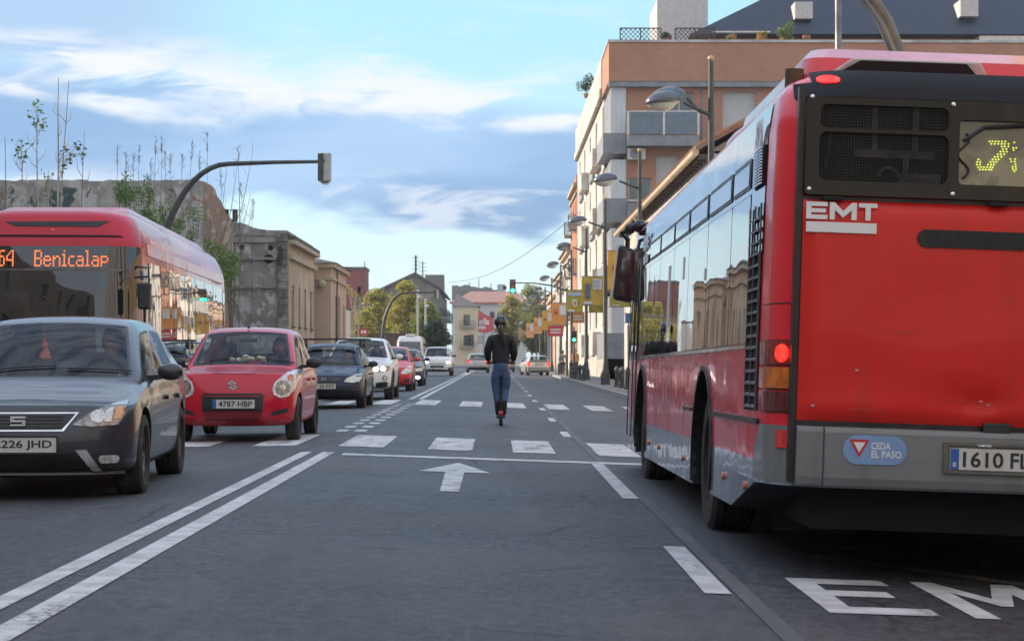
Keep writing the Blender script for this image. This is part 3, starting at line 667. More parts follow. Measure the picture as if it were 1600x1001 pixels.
q0, q1 = X(706, Yp) - X(735, Yp), X(822, Yp) - X(735, Yp); ze = Zp(471, Yp); b = MB(); facade(b, (q0, 0, -.5), (1, 0, 0), q1 - q0, ze + .5, [(k, k + 1, ze - 3, ze - 1.6) for k in (8, 11, 14)]); shell(b, q0, q1, 0, 9, ze, 's'); b.obj('wall', PALE, pb)
b = MB(); b.add([(q0 - .5, -.5, ze - .1), (q1 + .5, -.5, ze - .1), (q1 - 2, 5, Zp(456, Yp) + .3), (q0 + 4, 5, Zp(456, Yp) + .3), (q1 + .5, 10, ze), (q0 - .5, 10, ze)], [(0, 1, 2, 3), (3, 2, 4, 5), (0, 3, 5), (1, 4, 2)]); b.obj('roof', PINKR, pb)
MB().box(q0 - .5, q1 + .5, -.7, -.5, ze - .45, ze - .1).obj('gutter', mat('dull_red_trim', (.35, .07, .06), rough=.7), pb)
Yr = 520; rb_ = empty('rooftop_block', (X(752, Yr), Yr, 0), 0, 'distant dark roofline with small chimneys and an aerial', 'building')
r0, r1 = X(706, Yr) - X(752, Yr), X(795, Yr) - X(752, Yr); b = ragged(r0, r1, [(r0, Zp(444, Yr)), (0, Zp(448, Yr)), (r1, Zp(455, Yr))], 0, 12, 4, amp=.35, n=26); b.obj('wall', GREYR, rb_)
b = MB(); b.box(X(777, Yr) - X(752, Yr), X(789, Yr) - X(752, Yr), -1, 3, 10, Zp(444, Yr)); b.obj('roof_tank', mat('roof_tank_blue', (.30, .36, .42), rough=.7), rb_)
b = MB()
for px, py in ((748, 434), (767, 441), (733, 440)): x = X(px, Yr) - X(752, Yr); b.cyl((x, 2, 12), (x, 2, Zp(py, Yr)), .12, n=5)
b.obj('aerial', IRON, rb_)
# ---------------------------------------------------------------- right side
BRK = brickmat('apartment_brick', (.46, .19, .105), (.37, .15, .085), (.38, .26, .19))
GREYP = mat('grey_balcony_panel', (.24, .25, .27), (.19, .20, .215), scale=2, rough=.6)
WPAN = mat('white_glazing_panel', (.60, .63, .68), (.54, .57, .62), scale=2, rough=.25, stretch=(6, 6, .2))
CREAMW = mat('lit_cream_wall', (.55, .52, .47), (.44, .41, .37), scale=1, rough=.85, c3=(.36, .33, .29), s3=.5)
XF = 6.25; Ya = 109.0
ap = empty('apartment_block', (XF, Ya, 0), 0, 'tall brick apartment block with grey corner balconies and a planted roof terrace', 'building')
def ax(px): return X(px, Ya) - XF
def azz(py): return Zp(py, Ya)
ztop = azz(66); wA = 33
b = MB(); ops = [(ax(1130) - ax(979), ax(1182) - ax(979), azz(205) + .3, azz(142) + .3), (ax(1026) - ax(979), ax(1062) - ax(979), azz(300) + .3, azz(243) + .3), (ax(982) - ax(979), ax(1018) - ax(979), azz(312) + .3, azz(277) + .3), (ax(1040) - ax(979), ax(1085) - ax(979), azz(176) + .3, azz(143) + .3),
     (ax(982) - ax(979), ax(1018) - ax(979), azz(416) + .3, azz(381) + .3), (ax(1030) - ax(979), ax(1066) - ax(979), azz(416) + .3, azz(375) + .3)]
Pf = facade(b, (ax(979), 0, -.3), (1, 0, 0), wA - ax(979), azz(128) + .3, ops, .3)
b.add([(ax(979), 0, -.3), (ax(979), 2, -.3), (ax(979), 2, azz(128)), (ax(979), 0, azz(128))], [(0, 1, 2, 3)])
b.box(1.2, wA, 2, 44, -.3, azz(128) - .01)
b.obj('wall', BRK, ap)
for i, o in enumerate(ops): window(ap, Pf, o, WFR, .28, 'shut' if i in (0, 1) else 'casement')
b = MB(); b.box(ax(951), wA, -.45, 44, azz(127), ztop); b.obj('parapet', BRK, ap)
MB().box(ax(951) - .06, wA, -.52, -.46, ztop - .02, ztop + .12).box(ax(951) - .06, ax(951) + .3, -.455, 44, ztop + .003, ztop + .12).obj('coping', CREAMW, ap)
MB().box(ax(951) + .004, wA, -.40, 0, azz(127) - .3, azz(127) - .004).obj('soffit', GREYP, ap)
# corner bay: white glazing between grey parapets, floor by floor, and the lit bays along the street
fl = [(127, 208, 240), (240, 310, 347), (347, 414, 452), (452, 520, 560)]
for a, c, d in fl:
    z0, z1, z2 = azz(d), azz(c), azz(a)
    bay = MB().box(ax(945) + .35, ax(978.5), -.1, 6, z1 + .003, z2 - .32).obj('glazed_bay', WPAN, ap)
    for k in range(4): u = ax(945) + .4 + k * (ax(978) - ax(945) - .45) / 3; MB().box(u - .03, u + .03, -.14, -.103, z1, z2 - .33).obj('mullion', WFR, bay)
    for k in range(5): y = .1 + k * 1.4; MB().box(ax(945) + .30, ax(945) + .347, y, y + .07, z1, z2 - .33).obj('mullion', WFR, bay)
    MB().box(ax(942), ax(979), -.35, 6.2, z0, z1).obj('balcony_panel', GREYP, ap)
for i, y in enumerate((9.5, 17, 25, 33)):
    for j, (a, c, d) in enumerate(fl):
        z0, z1, z2 = azz(d) + .2, azz(c) + .2, azz(a)
        MB().box(-.15 if i % 2 else -.5, 1.5, y, y + 4.6, z0, z1).obj('balcony_panel', CREAMW if i % 2 == 0 else GREYP, ap)
        MB().box(.1, 1.5, y + .1, y + 4.5, z1 + .003, z2 - .3).obj('glazed_bay', WPAN, ap)
b = MB(); ops = []
for k in range(5):
    for j in range(5): ops.append((6.6 + j * 8, 8.0 + j * 8, azz(190 + k * 104) + .3, azz(140 + k * 104) + .3))
ops = [o for o in ops if o[2] > .3 and o[1] < 43]
Ps = facade(b, (.02, 44, -.3), (0, -1, 0), 37.8, azz(128) + .3, [(44 - 6.2 - (o[1] - 6.2) , 44 - 6.2 - (o[0] - 6.2), o[2], o[3]) for o in ops if o[0] > 6.3], .25); b.obj('street_wall', CREAMW, ap)
for o in ops:
    if o[0] > 6.3: window(ap, Ps, (44 - o[1], 44 - o[0], o[2], o[3]), WFR)
MB().box(-.25, .9, 6.3, 44, azz(127) + .004, azz(127) + .5).box(-.15, .017, 6.3, 44, azz(127) + .504, ztop - .004).obj('street_parapet', CREAMW, ap)
# glass-fronted balcony
bl = MB().box(ax(979) + .01, ax(1090), -1.1, -.002, azz(230), azz(214)).obj('balcony', GREYP, ap)
MB().box(ax(982), ax(1034), -1.06, -1.02, azz(212), azz(178)).box(ax(1038), ax(1088), -1.06, -1.02, azz(212), azz(178)).obj('glass_panel', darkglass('blue_glass', (.03, .055, .09), .1, .5, .05), bl)
m_ = MB()
for px in (980, 1035.5, 1089): m_.box(ax(px) - .06, ax(px) + .06, -1.09, -1.0, azz(213.5), azz(176))
m_.box(ax(980) + .063, ax(1089) - .063, -1.08, -1.0, azz(177.5), azz(175.5)); m_.obj('railing', WFR, bl)
ac = MB().box(ax(980), ax(1008), -.55, -.05, azz(250), azz(232)).obj('air_conditioner', WFR, ap, bevel=.03)
MB().tube([(ax(991), -.57, azz(241)), (ax(991), -.54, azz(241))], .27, 16).obj('fan_grille', GREYP, ac)
MB().box(ax(979) + .01, ax(1300), -.5, -.002, azz(347), azz(318)).obj('balcony_panel', GREYP, ap)
for px, py in ((1098, 236), (1012, 372)):
    a2 = MB().box(ax(px), ax(px) + .85, -.5, -.05, azz(py + 17), azz(py)).obj('air_conditioner', WFR, ap, bevel=.03); MB().tube([(ax(px) + .33, -.52, azz(py + 9)), (ax(px) + .33, -.49, azz(py + 9))], .22, 14).obj('fan_grille', GREYP, a2)
b = MB(); b.tube([(ax(1098), -.06, azz(130)), (ax(1098), -.06, azz(345))], .05, 6); b.obj('drainpipe', GREYP, ap)
for px, w_ in ((985, .5), (1012, .35), (1060, .6), (1074, .4)): MB().hexa([(ax(px), -1.14, azz(206)), (ax(px) + w_, -1.14, azz(206)), (ax(px), -1.12, azz(206)), (ax(px) + w_, -1.12, azz(206)), (ax(px), -1.14, azz(180)), (ax(px) + w_, -1.14, azz(180)), (ax(px), -1.12, azz(180)), (ax(px) + w_, -1.12, azz(180))]) if False else None
# roof terrace: lattice screens, set-back storey, dark mansard, stair tower
for p0, p1 in ((969, 1033), (1055, 1117)):
    b = MB(); a, c = ax(p0), ax(p1); z0, z1 = ztop + .12, azz(44); n = 9; w_ = (c - a); h_ = z1 - z0
    for k in range(-4, n + 1):
        for s in (1, -1):
            u0 = a + k * w_ / n; u1 = u0 + h_; v0, v1 = (z0, z1) if s == 1 else (z1, z0)
            t0 = max(0, (a - u0) / h_); t1 = min(1, (c - u0) / h_)
            if t1 > t0: b.tube([(u0 + t0 * h_, -.3 + .02 * s, v0 + (v1 - v0) * t0), (u0 + t1 * h_, -.3 + .02 * s, v0 + (v1 - v0) * t1)], .018, 4)
    for u in (a, (a + c) / 2, c): b.box(u - .03, u + .03, -.34, -.26, z0, z1)
    b.box(a, c, -.35, -.25, z1 - .02, z1 + .03); b.obj('lattice_screen', IRON, ap)
b = MB(); facade(b, (ax(1117), 3, ztop), (1, 0, 0), wA - ax(1117), azz(43) - ztop, [(4 + k * 6, 6.3 + k * 6, .1, .62) for k in range(4)], .3); b.obj('terrace_storey', mat('orange_render', (.50, .24, .13), (.44, .21, .12), rough=.9), ap)
MB().box(ax(1120), ax(1212), 1.6, 2.98, azz(43), azz(39)).box(ax(1545), ax(1640), 1.6, 2.98, azz(53), azz(46)).obj('awning', WFR, ap)
b = MB(); zr0 = azz(44); zr1 = azz(-60)
b.add([(ax(1085), 1.5, zr0), (wA + 2, 1.5, zr0), (wA + 2, 5.5, zr1), (ax(1085) + 6.5, 5.5, zr1), (ax(1085), 22, zr0), (wA + 2, 22, zr0)], [(0, 1, 2, 3), (0, 3, 4), (3, 2, 5, 4), (0, 4, 5, 1)])
b.obj('mansard_roof', mat('slate_blue_roof', (.022, .033, .058), (.03, .042, .07), scale=.5, rough=.75, stretch=(1, 1, 6)), ap)
for px, py in ((1267, 8), (1532, 4)): MB().box(ax(px) - .5, ax(px) + .5, 2.0, 5, azz(py + 9), azz(py - 18)).obj('dormer', PALE, ap)
MB().box(ax(1060), ax(1150), 14, 20, ztop, azz(-75)).box(ax(1050), ax(1059.9), 13.5, 19, azz(38), azz(10)).obj('stair_tower', PALE, ap)
MB().box(wA - 9, wA + 1, 1.4, 2.98, ztop + .1, ztop + 1.5).obj('terrace_wall', BRK, ap)
# old low house with a barrel-tile eave, behind the bus
ol = empty('old_tiled_house', (XF, 58, 0), 0, 'old low house whose warm barrel-tile eave shows above the right bus', 'building')
zo = 7.0; b = MB(); ops = [(2.5 + k * 4.6, 3.7 + k * 4.6, 4.1, 6.3) for k in range(8)] + [(2.3 + k * 4.6, 3.9 + k * 4.6, .5, 2.9) for k in range(8)]
Pw = facade(b, (0, 39, -.3), (0, -1, 0), 39, zo + .3, ops); shell(b, 0, 9, 0, 39, zo, 'w'); b.obj('wall', CREAMW, ol)
for o in ops: window(ol, Pw, o, WFD)
tiled_roof('roof', ol, 0, 9, .2, 38.8, zo + .1, 2.6, TILE, over=.40)
b = MB(); b.tube([(-.42, 0, zo + .04), (-.42, 39, zo + .04)], .10, 10); b.tube([(-.15, 25, zo - .1), (-.15, 25, .2)], .06, 8); b.tube([(-.42, 25, zo - .1), (-.35, 25, zo - .5), (-.15, 25, zo - .7)], .06, 8); b.obj('gutter', mat('pale_gutter', (.60, .49, .34), (.42, .32, .2), scale=5, rough=.7), ol)
for k in range(40): MB().box(-.30, -.003, .3 + k * .97, .42 + k * .97, zo - .12, zo + .02).obj('rafter_end', WFD, ol)
# street row beyond the apartments
rows = [('brick_townhouse', 153.4, 167, 14.6, brickmat('orange_brick', (.46, .17, .08), (.40, .15, .07), (.3, .18, .12)), 4, 'orange brick townhouse, tallest of the row beyond the apartment block', 'flat'),
        ('white_townhouse', 167.2, 186, 10.2, mat('bright_render', (.68, .64, .56), (.6, .56, .49), rough=.85), 3, 'white townhouse with a tiled gable, lit by the sun, next to the brick one', 'tile'),
        ('cream_townhouse', 186.2, 208, 8.9, CREAMW, 2, 'cream townhouse with tall dark shutters down the street', 'tile'),
        ('pink_townhouse', 208.2, 236, 7.7, mat('pink_render', (.55, .38, .28), (.48, .33, .25), rough=.85), 2, 'pinkish low townhouse farther along the banner poles', 'flat'),
        ('grey_townhouse', 236.2, 285, 8.4, PALE, 2, 'pale grey farthest townhouse of the right-hand row', 'tile')]
for nm, y0, y1, h, m_, nf, lab, rf in rows:
    o_ = empty(nm, (XF, y0, 0), 0, lab, 'building'); b = MB(); ops = []; n = max(3, int((y1 - y0) / 4.2)); fh = (h - .8) / nf
    for k in range(nf):
        for j in range(n): u = (j + .5) * (y1 - y0) / n; ops.append((u - .6, u + .6, .3 + k * fh + (.9 if k else .1), .3 + k * fh + fh - .5))
    Pw = facade(b, (0, y1 - y0, -.3), (0, -1, 0), y1 - y0, h + .3, ops); shell(b, 0, 9, 0, y1 - y0, h, 'w'); b.obj('wall', m_, o_)
    for q_ in ops: window(o_, Pw, q_, WFD if rf == 'tile' else WFR, kind='casement')
    for k in range(1, nf):
        for j in range(0, n, 2): u = (j + .5) * (y1 - y0) / n; balcony(o_, Pw, u - 1.1, u + 1.1, .3 + k * fh + .85, .6)
    MB().box(-.3, .1, 0, y1 - y0, h - .3, h + .004).box(-.15, -.003, .01, y1 - y0 - .01, h - .9, h - .7).obj('cornice', CORN, o_)
    if rf == 'tile': tiled_roof('roof', o_, 0, 9, 0, y1 - y0, h + .01, 1.9, TILE, over=.45, ribs=False)
    else: MB().box(-.05, 9, -.02, y1 - y0, h + .01, h + .6).obj('parapet', m_, o_)
# buildings outside the frame: street rows, plus unseen blocks added to shade the road and darken reflections
def offblock(nm, x0, x1, y0, y1, h, m_, side, lab, nf, seed):
    rr = random.Random(seed); o_ = empty(nm, (x0 if side == 'w' else x1, y0, 0), 0, lab, 'building'); w_ = x1 - x0; b = MB(); ops = []
    L_ = y1 - y0; n = int(L_ / 4.6); fh = h / nf
    for k in range(nf):
        for j in range(n): u = (j + .5) * L_ / n; ops.append((u - .6, u + .6, k * fh + (1.1 if k else .4), k * fh + fh - .4))
    if side == 'w': Pw = facade(b, (0, L_, -.3), (0, -1, 0), L_, h + .3, ops); shell(b, 0, w_, 0, L_, h, 'w')
    else: Pw = facade(b, (0, 0, -.3), (0, 1, 0), L_, h + .3, ops); shell(b, -w_, 0, 0, L_, h, 'e')
    b.obj('wall', m_, o_)
    for q_ in ops: window(o_, Pw, q_, WFR)
    return o_
offblock('row_house', 6.4, 16, 22.2, 34, 4.2, mat('ochre_render', (.58, .40, .2), (.46, .32, .17), rough=.9), 'w', 'low ochre house hidden behind the right bus', 1, 6)
offblock('row_house', 6.4, 16, 34.2, 57.7, 5.6, mat('warm_render', (.62, .50, .36), (.5, .4, .3), rough=.9), 'w', 'low cream house hidden behind the right bus', 2, 7)
offblock('row_house', 6.4, 16, -64, 22, 11.5, CREAMW, 'w', 'cream row house beside and behind the camera on the right, outside the frame', 3, 1)
offblock('warehouse', -26, -11.2, -64, 40, 9.0, TAN, 'e', 'tan warehouse along the left kerb, outside the frame', 3, 3)
offblock('shading_slab', -50, -31, 34, 120, 15.5, RUIN, 'e', 'unseen grey slab added behind the vacant lot to shade the road, outside the frame', 5, 4)  # added out of view, placed and sized to keep sun off the road
o_ = empty('sky_blocking_house', (-2, -90, 0), 0, 'unseen brick house added behind the camera to block bright sky from reflections', 'building'); b = MB(); ops = [(2 + k * 4, 3.4 + k * 4, .5 + j * 3.4, 2.7 + j * 3.4) for k in range(8) for j in range(3)]  # added out of view so the paintwork mirrors a wall, not bright sky
Pw = facade(b, (18, 0, -.3), (-1, 0, 0), 36, 12.3, ops); shell(b, -18, 18, -9, 0, 12, 'n'); b.obj('wall', BRK, o_)
for q_ in ops: window(o_, Pw, q_, WFR)
# ---------------------------------------------------------------- people
def skinned(verts, edges, sub=2, merge_ring=None):
    """one continuous surface over a skeleton; verts = [(x,y,z,rx,ry)]"""
    me = bpy.data.meshes.new('sk'); me.from_pydata([v_[:3] for v_ in verts], edges, [])
    bm = bmesh.new(); bm.from_mesh(me); ly = bm.verts.layers.skin.verify()
    for i, v_ in enumerate(bm.verts): v_[ly].radius = (verts[i][3], verts[i][4]); v_[ly].use_root = (i == 0)
    bm.to_mesh(me); bm.free()
    def fn(o):
        s = o.modifiers.new('s', 'SKIN'); s.use_smooth_shade = True; s.branch_smoothing = .4
        u = o.modifiers.new('u', 'SUBSURF'); u.levels = sub; u.render_levels = sub
    return evalmesh(me, fn)
class Sk:
    def __init__(s): s.v = []; s.e = []
    def p(s, co, r, ry=None, link=None):
        s.v.append((*co, r, ry or r)); k = len(s.v) - 1
        if link is not None: s.e.append((link, k))
        return k
    def chain(s, start, pts):
        for co, r, *ry in pts: start = s.p(co, r, ry[0] if ry else None, start)
        return start
def hand(s, wr, w, d, side, nrm, curl=.7, k=1.0):
    """palm and five bent fingers rooted at wrist node wr; side points to the thumb, nrm out of the palm"""
    w = Vector(w); d = Vector(d).normalized(); side = Vector(side).normalized(); nrm = Vector(nrm).normalized()
    palm = s.p(w + d * .045 * k, .026 * k, .017 * k, wr)
    for i, (L, off) in enumerate(((.070, .030), (.078, .010), (.073, -.010), (.058, -.028))):
        a = w + d * .085 * k + side * off * k
        c1 = d * math.cos(curl * .5) + nrm * math.sin(curl * .5); c2 = d * math.cos(curl * 1.3) + nrm * math.sin(curl * 1.3); c3 = d * math.cos(curl * 2) + nrm * math.sin(curl * 2)
        q1 = a + c1 * L * .45 * k; q2 = q1 + c2 * L * .32 * k; q3 = q2 + c3 * L * .25 * k
        s.chain(palm, [(a, .0095 * k), (q1, .009 * k), (q2, .0085 * k), (q3, .007 * k)])
    a = w + d * .03 * k + side * .035 * k; q1 = a + (d * .7 + side * .7 + nrm * .4).normalized() * .035 * k
    s.chain(palm, [(a, .012 * k), (q1, .011 * k), (q1 + (d + nrm * .5).normalized() * .028 * k, .009 * k)])
def head_mesh(b, c, k=1.0, fwd=(0, -1)):
    """skull, jaw, brow, nose, lips, ears and eyes around centre c, facing fwd (x, y)"""
    fx, fy = fwd; b0 = len(b.v)
    b.sphere(c, .105 * k, (.74, .92, 1.12), 20, 14)
    for i in range(b0, len(b.v)):
        x, y, z = (b.v[i][j] - c[j] for j in range(3)); zz = z / (.118 * k); front = max(0, -y / (.1 * k))
        if zz < 0: x *= 1 - .28 * abs(zz) ** 1.3; y += .012 * k * abs(zz) * (1 if y > 0 else -.3) * -1 if y > 0 else 0
        nose = math.exp(-((x / (.013 * k)) ** 2) - ((z + .012 * k) / (.026 * k)) ** 2) * front
        brow = math.exp(-((z - .022 * k) / (.012 * k)) ** 2) * front * .25 * (abs(x) < .05 * k)
        eye = math.exp(-(((abs(x) - .03 * k) / (.016 * k)) ** 2) - ((z - .004 * k) / (.012 * k)) ** 2) * front
        lip = math.exp(-((x / (.022 * k)) ** 2) - ((z + .055 * k) / (.010 * k)) ** 2) * front
        y -= (.022 * nose + .006 * brow - .007 * eye + .006 * lip) * k
        b.v[i] = (c[0] + x, c[1] + y, c[2] + z)
    b.sphere((c[0], c[1] - .098 * k, c[2] - .018 * k), .014 * k, (.8, 1, 1.2), 8, 6)
    for sx in (-1, 1):
        b.sphere((c[0] + sx * .077 * k, c[1] + .005 * k, c[2] - .005 * k), .028 * k, (.35, .7, 1.05), 8, 6)
        b.sphere((c[0] + sx * .03 * k, c[1] - .083 * k, c[2] + .004 * k), .0105 * k, (1.3, 1, .8), 8, 6, mi=1)
        b.sphere((c[0] + sx * .03 * k, c[1] - .093 * k, c[2] + .004 * k), .0052 * k, (1, .6, 1), 8, 6, mi=2)
        b.tube([(c[0] + sx * .015 * k, c[1] - .093 * k, c[2] + .024 * k), (c[0] + sx * .03 * k, c[1] - .092 * k, c[2] + .029 * k), (c[0] + sx * .046 * k, c[1] - .082 * k, c[2] + .023 * k)], .0035 * k, 5, mi=2)
    b.sphere((c[0], c[1] - .090 * k, c[2] - .055 * k), .012 * k, (1.7, .5, .45), 10, 6, mi=3)
EYEW = mat('eye_white', (.7, .68, .66), rough=.3); EYED = mat('dark_iris', (.02, .012, .01), rough=.2); LIPS = mat('lips', (.42, .16, .13), rough=.45)
def body(parent_name, sk, head_c, loc, rz_, label, group=None, k=1.0, sub=2, neck=None):
    me = skinned(sk.v, sk.e, sub)
    b = MB(); b.add([v_.co for v_ in me.vertices], [tuple(p.vertices) for p in me.polygons])
    head_mesh(b, head_c, k)
    o = b.obj(parent_name, [SKIN, EYEW, EYED, LIPS], None, smooth=True, ang=80)
    o.location = loc; o.rotation_euler = (0, 0, rz_); tag(o, label, 'person', group); return o
def cloth(name, sk, m, parent, sub=2):
    me = skinned(sk.v, sk.e, sub); me.materials.clear(); me.materials.append(m); return link(name, me, parent, True, ang=80)
def fabric(name, c, c2=None, quilt=0, scale=12):
    m = mat(name, c, c2, scale=scale, rough=.8, bump=.3, bscale=22)
    if quilt:
        q = NG(m.node_tree); p = m.node_tree.nodes['Principled BSDF']
        tc = q.n('ShaderNodeTexCoord').outputs['Object']
        wv = q.n('ShaderNodeTexWave', {'Vector': tc, 'Scale': quilt, 'Distortion': .6, 'Detail': 2}, bands_direction='Z', wave_profile='SIN').outputs[0]
        b = q.n('ShaderNodeBump', {'Height': wv, 'Strength': .22, 'Distance': .03}); m.node_tree.links.new(b.outputs[0], p.inputs['Normal'])
    return m
def hair(parent, c, k=1.0, long=False, m=None, pony=False):
    b = MB(); b0 = len(b.v); b.sphere((c[0], c[1] + .014 * k, c[2] + .018 * k), .117 * k, (.80, .93, 1.02), 18, 12)
    for i in range(b0, len(b.v)):
        x, y, z = b.v[i]; dy = y - c[1]; dz = z - c[2]
        if dy < -.03 * k and dz < .055 * k: y = c[1] - .03 * k; z = max(z, c[2] - .0 * k) if not long else z
        if long and dz < 0: z = c[2] + dz * 2.0; x = c[0] + (x - c[0]) * 1.15
        b.v[i] = (x + random.uniform(-.003, .003), y, z)
    return b.obj('hair', m or HAIR, parent, smooth=True, ang=80)
def driver(loc, label, coat_c, k=1.0, long=False, hm=None, glasses=False, group='drivers behind their windscreens'):
    """seated figure at the wheel, origin at the seat base, facing -Y"""
    s = Sk(); pel = s.p((0, 0, .12), .15, .12)
    ch = s.chain(pel, [((0, .06, .30), .13, .10), ((0, .10, .47), .15, .10)]); nk = s.chain(ch, [((0, .09, .58), .055), ((0, .07, .65), .058)])
    for sx in (-1, 1):
        s.chain(pel, [((sx * .1, -.05, .12), .09), ((sx * .14, -.42, .20), .065), ((sx * .12, -.66, -.08), .045), ((sx * .12, -.76, -.12), .035)])
        wr = s.chain(ch, [((sx * .17, .10, .53), .065), ((sx * .23, -.06, .33), .045), ((sx * .17, -.27, .40), .028)])
        hand(s, wr, (sx * .17, -.27, .40), (-sx * .25, -.75, .5), (0, 0, 1), (0, -.3, -1), .8)
    o = body('person', s, (0, .05, .735), loc, 0, label, group, k)
    s = Sk(); pel = s.p((0, .02, .12), .20, .17); ch = s.chain(pel, [((0, .07, .30), .19, .16), ((0, .10, .46), .215, .165), ((0, .09, .60), .085, .085), ((0, .09, .64), .075, .075)])
    ch = 2
    for sx in (-1, 1): s.chain(ch, [((sx * .175, .10, .52), .098), ((sx * .235, -.06, .33), .070), ((sx * .178, -.25, .392), .042)])
    cloth('jacket', s, fabric('driver_coat_%d' % int(coat_c[0] * 1000 + coat_c[2] * 77), coat_c), o)
    hair(o, (0, .05, .735), 1, long, hm)
    if glasses:
        b = MB()
        for sx in (-1, 1): b.tube([(sx * .032 + .022 * math.cos(t), .05 - .105, .740 + .016 * math.sin(t)) for t in [math.pi * 2 * i / 12 for i in range(13)]], .0028, 5)
        b.tube([(-.01, -.056, .743), (.01, -.056, .743)], .003, 5)
        for sx in (-1, 1): b.tube([(sx * .054, -.055, .743), (sx * .08, .04, .745)], .0025, 5)
        b.obj('glasses', BLK, o)
    return o
# ---------------------------------------------------------------- cars
def wheel(parent, x, y, r, w, sx, rim=ALLOY, spokes=5, name='wheel'):
    b = MB(); R_ = r * .66; xo = w * .36
    b.lathe([(-w * .3, R_), (xo, R_), (xo, R_ * .93), (-w * .3, R_ * .93)], (0, 0, 0), n=28)
    b.lathe([(xo - .065, .0), (xo - .065, R_ * .93), (xo - .075, R_ * .93), (xo - .075, 0)], (0, 0, 0), n=20, mi=1)
    b.lathe([(xo - .02, 0.001), (xo - .012, r * .10), (xo - .03, r * .15), (xo - .06, r * .15), (xo - .06, 0.001)], (0, 0, 0), n=14)
    for i in range(spokes):
        a = 2 * math.pi * i / spokes; ca, sa = math.cos(a), math.sin(a)
        def q(rr, t, xx): return (xx, rr * ca - t * sa, rr * sa + t * ca)
        t0, t1 = r * .085 * 5 / spokes ** .8 * .62, r * .12 * 5 / spokes ** .8 * .62; r0, r1 = r * .1, R_ * .95
        b.hexa([q(r0, -t0, xo - .05), q(r0, t0, xo - .05), q(r1, -t1, xo - .045), q(r1, t1, xo - .045), q(r0, -t0, xo - .018), q(r0, t0, xo - .018), q(r1, -t1, xo - .006), q(r1, t1, xo - .006)])
    o = b.obj('wheel', [rim, TRIM], parent, smooth=True, ang=30); o.location = (x, y, r); o.scale = (sx, 1, 1)
    hw = w / 2; b = MB(); prof = [(-hw * .75, r * .66), (-hw, r * .74), (-hw, r * .90), (-hw * .88, r * .975), (-hw * .6, r), (-hw * .52, r), (-hw * .5, r * .982), (-hw * .42, r * .982), (-hw * .4, r), (-.02, r), (-.01, r * .98), (.01, r * .98), (.02, r), (hw * .4, r), (hw * .42, r * .982), (hw * .5, r * .982), (hw * .52, r), (hw * .6, r), (hw * .88, r * .975), (hw, r * .90), (hw, r * .74), (hw * .75, r * .66)]
    b.lathe(prof, (0, 0, 0), n=40); b.obj('tyre', TYRE, o, smooth=True, ang=30)
    return o
